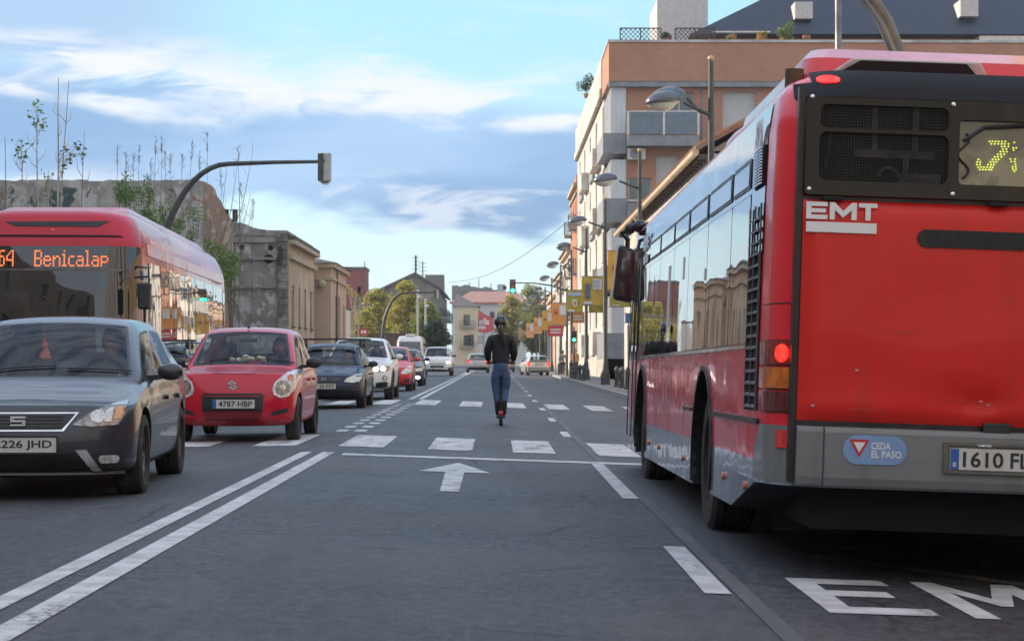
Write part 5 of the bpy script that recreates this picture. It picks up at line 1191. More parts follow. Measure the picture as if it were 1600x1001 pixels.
# white van-like family car
S = spec(paint=MATS['white_paint'], L=4.3, W=1.85, H=1.78, zb=.26, belt0=1.12, belt1=1.15, cowl=1.05, hood=1.18, ws=1.75, wt=.74, r=.32, tw=.2, rr=4.05, rb=4.2, deck=1.2, fa=.83, ra=3.55, frit=.03, pil=(2.3, 2.4, 3.2, 3.3), Hr=1.76, mirror=BLK, cladding=True,
         nose=[(.2, .27), (.15, .28), (.03, .36), (0, .55), (.05, .80), (.16, .98)], tail=[(.1, .3), (.08, .31), (.02, .42), (0, .6), (.02, .86), (.05, 1.12)])
c_, bv, yo = car('white_family_van', 'white family van with both headlights on and dark bumper corners', (-3.55, 120 + 2.1, rz(-3.5)), 0, S)
both('headlight', bv, rrect(.52, .82, .76, .89, .04), LENS, c_, .012, sub=[('lit_lamp', rrect(.56, .78, .78, .87, .03), WLIT, .018)])
decal('grille', bv, rrect(-.40, .40, .50, .64, .03), 'front', TRIM, c_, .01); decal('upper_grille', bv, rrect(-.45, .45, .72, .76, .015), 'front', TRIM, c_, .01)
both('bumper_corner', bv, [(.62, .30), (.85, .30), (.87, .52), (.70, .52)], mat('brown_plastic', (.10, .05, .04), rough=.6), c_, .012); decal('lower_grille', bv, rrect(-.6, .6, .29, .40, .03), 'front', BLK, c_, .008)
plate(c_, front_y(bv, 0, .45) - .03, .46, '', 0)
# cars seen from behind
S = spec(paint=paint('silver_paint', (.38, .38, .375), .5, .3), L=4.0, W=1.72, H=1.45, mirror=None, r=.3); S['mirror'] = S['paint']; S['cowl'] = 1.15; S['rr'] = 3.35; S['rb'] = 3.82; S['ra'] = 3.3; S['pil'] = (2.3, 2.4, 2.95, 3.02)
c_, bv, yo = car('silver_hatchback', 'silver hatchback driving away ahead with its brake lights on', (-1.35, 149, rz(-1.3)), R(180), S)
both('tail_light', bv, [(.55, .78), (.78, .76), (.78, .95), (.60, .97)], REDLIT, c_, .02, view='rear'); decal('bumper_shadow', bv, rrect(-.7, .7, .26, .42, .04), 'rear', BLK, c_, .01); plate(c_, rear_y(bv, 0, .7) + .02, .7, '', 0, True)
S2 = spec(paint=paint('champagne_silver', (.50, .49, .46), .4, .3), L=4.1, W=1.68, H=1.43, r=.29, cowl=1.2, rr=3.55, rb=3.95, mirror=None, ra=3.35); S2['mirror'] = S2['paint']
c2, bv, yo = car('champagne_hatchback', 'pale silver hatchback pulled over at the right kerb beyond the rider', (2.75, 143, rz(2.6)), R(180 + 9), S2)
both('tail_light', bv, [(.60, .68), (.80, .68), (.80, .95), (.66, .95)], REDLIT, c2, .02, view='rear'); plate(c2, rear_y(bv, 0, .78) + .02, .78, '', 0, True); decal('rub_strip', bv, rrect(-.78, .78, .50, .54, .01), 'rear', BLK, c2, .01)
c3, bv, yo = car('pale_hatchback', 'pale hatchback mostly hidden behind the scooter rider', (.75, 172, rz(.75)), R(180), S)
both('tail_light', bv, [(.55, .78), (.78, .76), (.78, .95), (.60, .97)], REDL, c3, .02, view='rear')
# white minibus
Ym = 150; mb = empty('white_minibus', (-6.5, Ym, rz(-6.5)), 0, 'white minibus with a big dark windscreen towering behind the queue', 'minibus')
b = MB(); w = 1.02; lv = [(.3, 0, w), (1.25, 0, w), (1.45, .12, w), (2.45, .42, w * .94), (2.72, .62, w * .84), (2.8, .9, w * .7)]; ring = []
for z, y, hw in lv: ring.append([(-hw, y + .12, z), (-hw + .14, y, z), (hw - .14, y, z), (hw, y + .12, z), (hw, 6.5, z), (-hw, 6.5, z)])
for a, c in zip(ring, ring[1:]): b.add(a + c, [(i, (i + 1) % 6, 6 + (i + 1) % 6, 6 + i) for i in range(6)])
b.add(ring[-1], [tuple(range(6))]); b.add(ring[0], [tuple(range(6))]); b.obj('body', MATS['white_paint'], mb, bevel=.05)
b = MB(); b.hexa([(-.85, .10, 1.48), (.85, .10, 1.48), (-.85, .16, 1.48), (.85, .16, 1.48), (-.78, .375, 2.38), (.78, .375, 2.38), (-.78, .5, 2.38), (.78, .5, 2.38)]); b.obj('windscreen', PANE, mb)
for sx in (-1, 1):
    MB().box(*sorted((sx * .62, sx * .92)), -.03, .1, .85, 1.05).obj('headlight', LENS, mb, bevel=.02); MB().box(*sorted((sx * 1.1, sx * 1.3)), .2, .32, 1.5, 1.85).obj('door_mirror', BLK, mb, bevel=.03)
    MB().box(*sorted((sx * (w - .04), sx * (w + .004))), 1.0, 6.0, 1.5, 2.25).obj('side_window', PANE, mb)
    for y in (1.1, 5): wheel(mb, sx * .92, y, .34, .2, sx, DALLOY, 6)
MB().box(-.6, .6, -.03, .1, .5, .78).obj('grille', BLK, mb); MB().box(-.35, .35, .7, 1.5, 2.8, 2.95).obj('roof_unit', MATS['white_paint'], mb, bevel=.05)
# ---------------------------------------------------------------- scooter and rider (facing away)
RX, RY = .08, 33.0; zg = rz(RX)
sc = empty('kick_scooter', (RX, RY, zg), 0, 'black electric kick scooter with a red lamp under the rider', 'scooter')
b = MB(); b.box(-.075, .075, -.28, .30, .115, .15); b.obj('deck', BLK, sc, bevel=.01)
for y in (-.42, .52):
    b = MB(); b.lathe([(-.025, .05), (-.03, .085), (-.018, .108), (.018, .108), (.03, .085), (.025, .05)], (0, 0, 0), n=24); o_ = b.obj('wheel', TYRE, sc, smooth=True); o_.location = (0, y, .108)
    b = MB(); b.cyl((-.03, 0, 0), (.03, 0, 0), .045, n=12); b.obj('hub', DALLOY, o_)
b = MB(); b.hexa([(-.035, -.40, .20), (.035, -.40, .20), (-.035, -.26, .14), (.035, -.26, .14), (-.035, -.44, .245), (.035, -.44, .245), (-.035, -.26, .17), (.035, -.26, .17)]); b.hexa([(-.035, -.56, .17), (.035, -.56, .17), (-.035, -.44, .225), (.035, -.44, .225), (-.035, -.57, .18), (.035, -.57, .18), (-.035, -.44, .24), (.035, -.44, .24)]); b.obj('mudguard', mat('rust_red_trim', (.35, .06, .03), rough=.5), sc)
MB().box(-.03, .03, -.585, -.572, .17, .21).obj('tail_lamp', REDL, sc)
b = MB(); b.tube([(0, .30, .13), (0, .46, .2), (0, .50, .30), (0, .40, 1.02)], .024, 10); b.obj('stem', BLK, sc, smooth=True)
b = MB(); b.tube([(-.24, .36, 1.03), (-.1, .40, 1.02), (.1, .40, 1.02), (.24, .36, 1.03)], .015, 8); b.obj('handlebar', BLK, sc, smooth=True)
b = MB(); b.tube([(-.03, .50, .11), (-.03, .50, .27), (.03, .50, .27), (.03, .50, .11)], .012, 6); b.obj('fork', BLK, sc)
# rider: local frame faces -Y, turned round to face +Y ; feet stand on the deck top
dz = .15
s = Sk(); pel = s.p((0, .02, .84), .125, .10)
ch = s.chain(pel, [((0, .02, 1.0), .105, .085), ((0, .015, 1.16), .12, .09), ((0, .02, 1.27), .135, .085)]); nk = s.chain(ch, [((0, .01, 1.365), .05), ((0, -.005, 1.43), .052)])
legs = {1: [((.085, .02, .80), .085), ((.080, .00, .44), .055), ((.052, .03, .10), .038), ((.05, -.06, .04), .03)], -1: [((-.085, .02, .80), .085), ((-.075, -.01, .44), .055), ((-.05, .12, .10), .038), ((-.045, .03, .04), .03)]}
for sx in (1, -1):
    s.chain(pel, legs[sx]); wr = s.chain(ch, [((sx * .155, .02, 1.275), .055), ((sx * .216, .0, 1.04), .042), ((sx * .20, -.25, .90), .027)])
    hand(s, wr, (sx * .20, -.25, .90), (0, -1, -.1), (-sx, 0, .1), (0, -.1, -1), .95)
rd = body('person', s, (0, -.01, 1.505), (RX, RY + .02, zg + dz), R(180), 'scooter rider seen from behind in black puffer jacket, blue jeans and helmet', k=.98)
s = Sk(); pel = s.p((0, .035, .79), .160, .15); ch = s.chain(pel, [((0, .02, .96), .152, .125), ((0, .02, 1.14), .17, .125), ((0, .025, 1.265), .175, .12), ((0, .02, 1.345), .075, .07)])
for sx in (1, -1): s.chain(3, [((sx * .165, .02, 1.275), .085), ((sx * .222, .0, 1.05), .070), ((sx * .206, -.21, .92), .05)])
cloth('jacket', s, fabric('black_puffer', (.010, .011, .014), (.016, .017, .021), quilt=6), rd)
s = Sk(); pel = s.p((0, .03, .95), .125, .11); cr_ = s.chain(pel, [((0, .04, .84), .156, .142), ((0, .045, .76), .150, .145)])
for sx in (1, -1): s.chain(cr_, [((sx * .084, .035, .68), .106, .116), ((sx * .084, .01, .56), .090), ((sx * .079, -.005 if sx < 0 else .01, .42), .064), ((sx * .064, .10 if sx < 0 else .03, .27), .058), ((sx * .057, .11 if sx < 0 else .035, .20), .052)])
cloth('jeans', s, fabric('blue_denim', (.06, .105, .21), (.04, .075, .16), scale=9), rd)
for sx in (1, -1):
    s = Sk(); y = .115 if sx < 0 else .03; s.p((sx * .054, y, .27), .060); s.chain(0, [((sx * .052, y, .14), .052), ((sx * .05, y + .005, .06), .045), ((sx * .05, y - .06, .038), .040), ((sx * .048, y - .14, .03), .032)])
    cloth('boot', s, fabric('black_boot', (.012, .012, .015)), rd)
b = MB(); b.sphere((0, .0, 1.545), .122, (.92, 1.08, .98), 22, 14, zlo=-.35); b.obj('helmet', mat('helmet_shell', (.012, .013, .016), (.02, .02, .024), rough=.25, coat=.6), rd, smooth=True, ang=60)
b = MB()
for x in (-.05, 0, .05): b.tube([(x, .0 - .129 * math.cos(t), 1.545 + .121 * math.sin(t)) for t in [R(30 + 14 * i) for i in range(10)]], .009, 5)
b.obj('helmet_rib', mat('helmet_rib', (.014, .015, .019), rough=.35), rd, smooth=True)
s = Sk(); s.p((0, .10, 1.47), .038); s.chain(0, [((.005, .15, 1.43), .045), ((-.02, .165, 1.34), .055, .03), ((-.05, .165, 1.22), .04, .022), ((-.065, .16, 1.14), .012)]); cloth('ponytail', s, HAIR, rd)
b = MB(); b.lathe([(-.012, .030), (-.012, .042), (.012, .042), (.012, .030)], (0, .125, 1.462), 'y', 14); b.obj('hair_tie', mat('pink_tie', (.55, .35, .4), rough=.8), rd)
hair(rd, (0, -.01, 1.505), .95)
# pedestrians on the right pavement
def walker(loc, rzv, label, top, legs_c, k=1.0, bag=None, stride=.16):
    s = Sk(); pel = s.p((0, 0, .92), .12, .10); ch = s.chain(pel, [((0, 0, 1.1), .11, .085), ((0, 0, 1.32), .14, .09)]); s.chain(ch, [((0, 0, 1.45), .05), ((0, -.01, 1.50), .05)])
    for sx in (1, -1):
        d = stride * sx; s.chain(pel, [((sx * .09, 0, .88), .09), ((sx * .09, -d * .6 - .03, .48), .055), ((sx * .085, -d, .09), .04), ((sx * .085, -d - .13, .04), .032)])
        wr = s.chain(ch, [((sx * .17, 0, 1.38), .055), ((sx * .23, d * .4, 1.10), .04), ((sx * .22, d - .05, .88), .026)]); hand(s, wr, (sx * .22, d - .05, .88), (0, 0, -1), (0, -1, 0), (-sx, 0, 0), .35)
    o = body('person', s, (0, -.015, 1.585), loc, rzv, label, k=1); o.scale = (k, k, k)
    s = Sk(); pel = s.p((0, 0, .90), .15, .125); ch = s.chain(pel, [((0, 0, 1.1), .14, .11), ((0, 0, 1.33), .165, .115), ((0, 0, 1.42), .07)])
    for sx in (1, -1): s.chain(2, [((sx * .17, 0, 1.38), .07), ((sx * .235, stride * sx * .4, 1.10), .056), ((sx * .222, stride * sx - .05, .92), .042)])
    cloth('coat', s, fabric('coat_%d' % int(top[0] * 999), top), o)
    s = Sk(); pel = s.p((0, 0, .88), .14, .12)
    for sx in (1, -1): d = stride * sx; s.chain(pel, [((sx * .09, 0, .82), .105), ((sx * .09, -d * .6 - .03, .48), .07), ((sx * .085, -d, .12), .055)])
    cloth('trousers', s, fabric('trousers_%d' % int(legs_c[2] * 999), legs_c), o); hair(o, (0, -.015, 1.585))
    for sx in (1, -1): d = stride * sx; s = Sk(); s.p((sx * .085, -d, .09), .045); s.chain(0, [((sx * .085, -d - .06, .045), .045), ((sx * .085, -d - .15, .038), .036)]); cloth('shoe', s, fabric('dark_shoe', (.02, .02, .02)), o)
    return o
walker((4.95, 124, ZR), R(20), 'pedestrian in an orange-brown jacket walking on the right pavement', (.50, .22, .10), (.02, .02, .03))
walker((4.45, 133, ZR), R(175), 'pedestrian in grey beside the lamp posts', (.20, .21, .23), (.04, .04, .05), .97)
# ---------------------------------------------------------------- buses
def holed(name, outer, holes, fr, d, m, parent, bevel=0):
    """flat panel of thickness d with true openings; fr(u, v, w) places it"""
    cu = bpy.data.curves.new('c', 'CURVE'); cu.dimensions = '2D'; cu.fill_mode = 'BOTH'; cu.extrude = d / 2
    for poly in [outer] + holes:
        sp = cu.splines.new('POLY'); sp.points.add(len(poly) - 1); sp.use_cyclic_u = True
        for p, (u, v_) in zip(sp.points, poly): p.co = (u, v_, 0, 1)
    o = bpy.data.objects.new('c', cu); COL.objects.link(o); bpy.context.view_layer.update()
    me = bpy.data.meshes.new_from_object(o.evaluated_get(bpy.context.evaluated_depsgraph_get())); bpy.data.objects.remove(o)
    for q in me.vertices: q.co = fr(q.co.x, q.co.y, q.co.z + d / 2)
    bm = bmesh.new(); bm.from_mesh(me); bmesh.ops.remove_doubles(bm, verts=bm.verts, dist=.0003); bmesh.ops.recalc_face_normals(bm, faces=bm.faces); bm.to_mesh(me); bm.free()
    me.materials.clear(); me.materials.append(m); return link(name, me, parent, bevel=bevel)
def rounded(x0, x1, y0, y1, r0, r1, n=7):
    p = []
    for cx, cy, r, a in ((x0 + r0, y0 + r0, r0, 180), (x1 - r0, y0 + r0, r0, 270), (x1 - r1, y1 - r1, r1, 0), (x0 + r1, y1 - r1, r1, 90)):
        for i in range(n + 1): t = R(a + 90 * i / n); p.append((cx + r * math.cos(t), cy + r * math.sin(t)))
    return p
def busbody(x0, x1, y0, y1, r0, r1, levels, matf, mats, arches, wr):
    b = MB(); rings = []
    for z, i, j0, j1 in levels: rings.append([(x, y, z) for x, y in rounded(x0 + i, x1 - i, y0 + j0, y1 - j1, r0, r1)])
    n = len(rings[0])
    for k, (a, c) in enumerate(zip(rings, rings[1:])): b.add(a + c, [(i, (i + 1) % n, n + (i + 1) % n, n + i) for i in range(n)], matf((levels[k][0] + levels[k + 1][0]) / 2))
    b.add(rings[-1], [tuple(range(n))], matf(levels[-1][0])); b.add(rings[0], [tuple(range(n))], len(mats) - 1)
    me = bpy.data.meshes.new('bus'); me.from_pydata(b.v, [], b.f)
    for m in mats: me.materials.append(m)
    me.polygons.foreach_set('material_index', b.mi)
    bm = bmesh.new(); bm.from_mesh(me); bmesh.ops.remove_doubles(bm, verts=bm.verts, dist=.0005); bmesh.ops.recalc_face_normals(bm, faces=bm.faces); bm.to_mesh(me); bm.free()
    c = MB()
    for y, z, r in arches:
        c.cyl((x0 - .2, y, z), (x0 + .5, y, z), r, n=40); c.cyl((x1 - .5, y, z), (x1 + .2, y, z), r, n=40)
    cut = bpy.data.meshes.new('cut'); cut.from_pydata(c.v, [], c.f); cut.materials.append(WELL)
    bm = bmesh.new(); bm.from_mesh(cut); bmesh.ops.recalc_face_normals(bm, faces=bm.faces); bm.to_mesh(cut); bm.free()
    co = bpy.data.objects.new('cut', cut); COL.objects.link(co)
    def fn(o): m = o.modifiers.new('b', 'BOOLEAN'); m.operation = 'DIFFERENCE'; m.object = co; m.solver = 'EXACT'; m.material_mode = 'TRANSFER'
    me = evalmesh(me, fn); bpy.data.objects.remove(co)
    bm = bmesh.new(); bm.from_mesh(me); bvh = BVHTree.FromBMesh(bm); bm.free()
    return me, bvh
def dirtypaint(name, c, dirt=(.09, .07, .055), lowz=.4, hiz=1.3, amt=.5, rough=.32, coat=.8, streak=.25, wob=.1):
    m = bpy.data.materials.new(name); m.use_nodes = True; MATS[name] = m
    q = NG(m.node_tree); p = m.node_tree.nodes['Principled BSDF']; L = m.node_tree.links.new
    tc = q.n('ShaderNodeTexCoord').outputs['Object']; z = q.n('ShaderNodeSeparateXYZ', {0: tc}).outputs[2]
    def nz(s, st=(1, 1, 1), d=7, ds=0): return q.n('ShaderNodeTexNoise', {'Vector': q.n('ShaderNodeMapping', {0: tc, 3: st}).outputs[0], 'Scale': s, 'Detail': d, 'Roughness': .62, 'Distortion': ds}).outputs[0]
    f1 = q.m('MULTIPLY', q.m('SUBTRACT', 1, q.ss(q.m('ADD', z, q.m('MULTIPLY', nz(4), .6)), lowz, hiz)), amt)
    f2 = q.m('MULTIPLY', q.ss(nz(7, (1, 1, .08)), .5, .75), streak)
    f3 = q.m('MULTIPLY', q.ss(nz(1.6), .42, .7), .22)
    col = q.mix(f3, c, tuple(x * .72 for x in c)); col = q.mix(f1, col, dirt); col = q.mix(f2, col, dirt)
    sp = q.n('ShaderNodeTexVoronoi', {'Vector': tc, 'Scale': 14}).outputs[0]
    col = q.mix(q.m('MULTIPLY', q.ss(sp, .07, .03), q.ss(nz(3), .55, .62)), col, (.45, .35, .30))
    L(col, p.inputs['Base Color']); L(q.m('ADD', rough, q.m('MULTIPLY', q.m('ADD', f1, f2), .5)), p.inputs['Roughness'])
    p.inputs['Specular IOR Level'].default_value = .22; p.inputs['Coat IOR'].default_value = 1.42; p.inputs['Coat Weight'].default_value = coat; L(q.m('ADD', .06, q.m('MULTIPLY', q.m('ADD', f1, f2), .5)), p.inputs['Coat Roughness'])
    b = q.n('ShaderNodeBump', {'Height': nz(1.1, d=2), 'Strength': wob * 3, 'Distance': .03}); L(b.outputs[0], p.inputs['Normal']); L(b.outputs[0], p.inputs['Coat Normal'])
    return m
BRED = dirtypaint('bus_red', (.62, .022, .020)); BGREY = dirtypaint('bus_grey', (.20, .21, .215), (.10, .095, .085), .2, .9, .6, .45, .3, .35)
BREDS = dirtypaint('bus_red_side', (.85, .026, .045), lowz=.3, hiz=.9, amt=.12, rough=.25, coat=.6, streak=.05, wob=.14)
BGREYS = dirtypaint('bus_skirt_grey', (.26, .31, .38), (.12, .12, .12), .2, .7, .4, .25, 1, .15, .2)
BBLK = dirtypaint('bus_black', (.008, .009, .014), (.025, .024, .022), 1.7, 2.3, .4, .55, .08, .25)
BBROWN = dirtypaint('grimy_black', (.028, .025, .020), (.075, .06, .04), 1.7, 2.6, .7, .55, .2, .6)
BGLASS = darkglass('bus_window', (.014, .017, .020), .12, .7, .015); FAIR = darkglass('bus_fairing', (.020, .035, .070), .25, .8, .03)
MAROON = mat('maroon_wheel', (.22, .03, .05), (.12, .03, .035), rough=.5, scale=5)
LEDM = mat('led_green', (.62, .72, .10), (.5, .62, .06), emit=.5, rough=.6); LEDO = mat('led_orange', (1, .24, .08), (1, .20, .06), emit=.42, rough=.6)
# ---- right bus, seen from behind
MA = Matrix.Translation((1.375, 10.1, rz(1.375))) @ Matrix.Rotation(.035, 4, 'Y') @ Matrix.Rotation(-.0074, 4, 'X')
A = empty('city_bus', (0, 0, 0), 0, 'red city bus seen from behind, filling the right side, grey bumper and black rear top', 'bus'); A.matrix_world = MA
def RR(px, py): h = hit(MA, 1, 0, px, py); return (h.x, h.z)
def SS(px, py): h = hit(MA, 0, 0, px, py); return (h.y, h.z)
BW, BL = 2.5, 11.1; ztop = RR(1258, 97)[1]; zhb = RR(1243, 659)[1]; zhm = RR(1256, 307)[1]; zbb = RR(1240, 758)[1]
yr_, yf_ = SS(1100, 600)[0], SS(1003, 600)[0]; wr = .485
sk0 = .29; gz = .60
levels = [(sk0, 0, 1.35, 0), (zbb - .02, 0, .34, 0), (zbb - .004, 0, .0, 0), (zhb - .22, 0, 0, 0), (zhb, 0, 0, 0), (1.3, 0, 0, 0), (zhm, .004, .0, .02), (ztop - .30, .012, .02, .05), (ztop - .13, .035, .06, .10), (ztop - .05, .085, .12, .16), (ztop - .005, .17, .22, .26), (ztop + .02, .30, .40, .40)]
me, bvA = busbody(0, BW, 0, BL, .30, .22, levels, lambda z: 1 if z < zhb - .2 else 0, [BREDS, BGREYS, WELL], [(yr_, wr - .0, .60), (yf_, wr + .03, .60)], wr)
wi = [i for i, m in enumerate(me.materials) if m is WELL][0]
for p_ in me.polygons:
    if p_.center.z < zbb and (p_.normal.y < -.12 or p_.normal.z < -.5) and p_.center.y < 2: p_.material_index = wi
bo = link('body', me, A, True, ang=38)
VIEWS['corner'] = (lambda u, v_: Vector((u * .7071 - 14.1421, -u * .7071 - 14.1421, v_)), Vector((.7071, .7071, 0)))
def D(name, poly, view, m, off=.006, step=.09, parent=A, **k): return decal(name, bvA, poly, view, m, parent, off, step, **k)
def CU(px, py):
    Mi = MA.inverted(); h = bvA.ray_cast(Mi @ cam.location, (Mi.to_3x3() @ ray(px, py)).normalized())[0]
    return (h.x - h.y) * .7071
FRR = lambda u, v_, w: Vector((u, -w, v_))
FRS = lambda u, v_, w: Vector((-w, u, v_))
# rear: engine hatch, pressed slightly proud, with its badge, vent and dents
hx0, hx1 = RR(1250, 480)[0], BW - RR(1250, 480)[0]
hp = dirtypaint('bus_hatch_red', (.66, .024, .018), (.22, .05, .035), .6, 1.2, .35, .42, .3, .2, .3)
h_ = MB(); nu, nv = 60, 34; vs = []
dents = [((RR(1530, 632)), .10, .024), ((RR(1330, 590)), .3, .010), ((RR(1500, 628)), .2, .014), (RR(1400, 480), .5, .006)]
for j in range(nv + 1):
    for i in range(nu + 1):
        u = hx0 + (hx1 - hx0) * i / nu; z = zhb + .012 + (zhm - .012 - zhb - .012) * j / nv
        e = min(1, min(i, nu - i) / 1.5) * min(1, min(j, nv - j) / 1.5)
        w = .010 + .028 * e + .012 * math.sin(math.pi * j / nv)
        for (dx, dz_), rr_, a in dents: w -= a * math.exp(-((u - dx) ** 2 + (z - dz_) ** 2 * 3) / rr_ ** 2)
        vs.append((u, -w, z))
h_.add(vs, [(j * (nu + 1) + i, j * (nu + 1) + i + 1, (j + 1) * (nu + 1) + i + 1, (j + 1) * (nu + 1) + i) for j in range(nv) for i in range(nu)])
hatch = h_.obj('engine_hatch', hp, A, smooth=True, ang=50)
MB().box(hx0 - .035, hx0 - .002, -.006, .06, zbb + .02, ztop - .12).box(BW - hx0 + .002, BW - hx0 + .035, -.006, .06, zbb + .02, ztop - .12).box(hx0, hx1, -.008, .05, zhb - .012, zhb + .011).box(hx0, hx1, -.009, .05, zhm - .011, zhm + .008).obj('hatch_seam', TRIM, A)
c0, c1 = RR(1258, 343), RR(1370, 316)
def emt(x0, x1, z0, z1, fr, d, parent):
    w = x1 - x0; h = z1 - z0; t = h * .25; g_ = w * .03; le = w * .30; lm = w * .38; lt = w - le - lm - 2 * g_; k = h * .30
    E_ = [(0, 0), (le, 0), (le, t), (k, t), (k, h * .38), (le * .92, h * .38), (le * .92, h * .62), (k, h * .62), (k, h - t), (le, h - t), (le, h), (0, h)]
    M_ = [(0, 0), (k, 0), (k, h * .56), (lm / 2, h * .12), (lm - k, h * .56), (lm - k, 0), (lm, 0), (lm, h), (lm - k * .95, h), (lm / 2, h * .50), (k * .95, h), (0, h)]
    T_ = [(lt / 2 - k / 2, 0), (lt / 2 + k / 2, 0), (lt / 2 + k / 2, h - t), (lt, h - t), (lt, h), (0, h), (0, h - t), (lt / 2 - k / 2, h - t)]
    for poly, ox in ((E_, 0), (M_, le + g_), (T_, le + lm + 2 * g_)): holed('letter', [(x0 + ox + u, z0 + v_) for u, v_ in poly], [], fr, d, WHITEM, parent)
emt(c0[0], c1[0], c0[1] + .004, RR(1258, 315)[1], lambda u, v_, w: Vector((u, -.0485 - w, v_)), .003, hatch)
c0, c1 = RR(1258, 362), RR(1368, 364); MB().box(c0[0], c1[0], -.052, -.046, c0[1], RR(1258, 346)[1]).obj('white_bar', WHITEM, hatch)
p0, p1 = RR(1432, 372), RR(1660, 372); zc = p0[1]
MESH = mat('black_mesh', (.006, .006, .006), (.035, .033, .03), scale=120, rough=.7, lo=.45, hi=.55)
o_ = MB().prism(rrect(p0[0], p1[0], zc - .045, zc + .045, .044, 8), lambda u, v_, w: (u, -.049 - w, v_), .004).obj('vent', MESH, hatch)
b = MB()
for i in range(60): u = p0[0] + .05 + i * .013; b.box(u, u + .003, -.0555, -.0532, zc - .036, zc + .036) if u < p1[0] - .05 else None
b.obj('vent_mesh', BLK, o_)
b = MB()
for px, py, L_, a in ((1500, 626, .16, -.03), (1540, 631, .10, .02), (1290, 575, .07, .4), (1410, 520, .12, .05), (1580, 470, .09, -.2), (1350, 640, .2, .01)):
    u, z = RR(px, py); b.tube([(u - L_ / 2, -.0485, z - a * L_ / 2), (u, -.0495, z + .002), (u + L_ / 2, -.0485, z + a * L_ / 2)], .0011, 4)
for k in range(0): pass
b.obj('scratch', mat('scratch_mark', (.30, .10, .08), rough=.6), hatch)
for px in (1300, 1560):
    u = RR(px, 312)[0]; MB().box(u - .05, u + .05, -.056, -.04, zhm - .018, zhm + .006).obj('hinge', BBLK, hatch, bevel=.004)
# handle notch at the foot of the hatch
u = RR(1555, 668)[0]; MB().box(u - .07, u + .07, -.048, -.02, zhb - .025, zhb + .03).obj('latch', BLK, hatch, bevel=.006)
b = MB()
for px, py in ((1530, 627), (1542, 632), (1337, 578), (1268, 633)): u, z = RR(px, py); b.sphere((u, -.043, z), .007, (1.6, .4, .8), 8, 5)
b.obj('paint_chip', mat('bare_metal_chip', (.5, .35, .32), rough=.5), hatch)
# rear: black upper panel with grille openings and destination display
zt2 = RR(1256, 160)[1]
ops = [rrect(RR(1282, 180)[0], RR(1482, 187)[0], RR(1380, 203)[1], RR(1380, 166)[1], .035), rrect(RR(1279, 245)[0], RR(1481, 250)[0], RR(1380, 285)[1], RR(1380, 209)[1], .04), rrect(RR(1498, 240)[0], RR(1498, 240)[0] + .80, RR(1540, 290)[1], RR(1540, 189)[1], .02)]
z0, z1 = zhm + .012, RR(1256, 150)[1]
pan = holed('rear_top_panel', rrect(hx0 - .0, hx1, z0, z1, .02), ops, lambda u, v_, w: Vector((u, -.05 + w - max(0, 0), v_)), .05, BBROWN, A)
o_ = D('top_cowl', [(.10, z1 + .006), (BW - .10, z1 + .006), (BW - .10, ztop - .03), (.10, ztop - .03)], 'front', BBLK, .03, .08)
b = MB(); x0_, x1_ = RR(1275, 240)[0], RR(1488, 240)[0]; b.box(x0_, x1_, -.012, -.004, RR(1380, 292)[1], RR(1380, 160)[1]); o_ = b.obj('engine_bay', WELL, pan)
b = MB()
for i in range(48):
    u = x0_ + (x1_ - x0_) * i / 47; b.box(u - .0010, u + .0010, -.041, -.039, RR(1380, 290)[1], RR(1380, 162)[1])
for i in range(30):
    z = RR(1380, 290)[1] + i * .0145; b.box(x0_, x1_, -.038, -.0365, z - .0010, z + .0010)
b.obj('mesh_screen', mat('mesh_wire', (.035, .033, .03), rough=.6), pan)
b = MB()
for px in (1367, 1431): u = RR(px, 240)[0]; b.box(u - .015, u + .015, -.022, -.0125, RR(1380, 245)[1], RR(1380, 166)[1])
u0, u1 = RR(1335, 240)[0], RR(1460, 240)[0]; b.box(u0, u1, -.030, -.0225, RR(1380, 247)[1], RR(1380, 234)[1]); b.box(RR(1411, 240)[0], RR(1421, 240)[0], -.032, -.0305, RR(1380, 278)[1], RR(1380, 240)[1])
u, z = RR(1388, 276); b.tube([(u + .045 * math.cos(t), -.026, z + .045 * math.sin(t)) for t in [math.pi * i / 10 for i in range(11)]], .009, 6); b.box(u + .05, RR(1470, 270)[0], -.03, -.0125, z - .03, z + .02)
b.tube([(RR(1300, 230)[0], -.02, RR(1300, 200)[1]), (RR(1290, 250)[0], -.02, RR(1290, 262)[1])], .006, 5); b.obj('duct', mat('engine_duct', (.06, .055, .05), (.03, .028, .025), rough=.7, scale=10), pan)
dx0, dx1 = RR(1500, 240)[0], RR(1500, 240)[0] + .79; dz0, dz1 = RR(1540, 289)[1], RR(1540, 190)[1]
disp = MB().box(dx0 - .01, dx1 + .01, -.020, -.010, dz0 - .01, dz1 + .01).obj('destination_display', mat('display_back', (.24, .22, .13), (.10, .095, .06), scale=2.2, rough=.25, coat=1, lo=.45, hi=.55), pan)
b = MB(); b.tube([(dx0 + .02 + .03 * math.sin(i * .9), -.028, dz0 + .03 + i * .023) for i in range(11)], .006, 5); b.tube([(dx0 + .02, -.027, dz1 - .10), (dx0 + .12, -.027, dz1 - .03), (dx0 + .35, -.027, dz1 - .012), (dx0 + .7, -.027, dz1 - .02)], .012, 6); b.obj('cable', BLK, disp)
s_ = 170 / 630.0
rowsd = [(595, [435, 452, 470, 488, 507, 527]), (609, [445, 465, 485, 505, 522, 545]), (624, [505, 523, 545]), (639, [512, 532]), (654, [498, 515, 535]), (669, [482, 500, 520]), (684, [465, 483, 503]), (699, [370, 452, 470, 488]), (714, [362, 380, 440, 458, 475]), (729, [360, 378, 425, 443, 460]), (744, [368, 385, 402, 420, 438, 452]), (758, [378, 395, 412, 430, 445])]
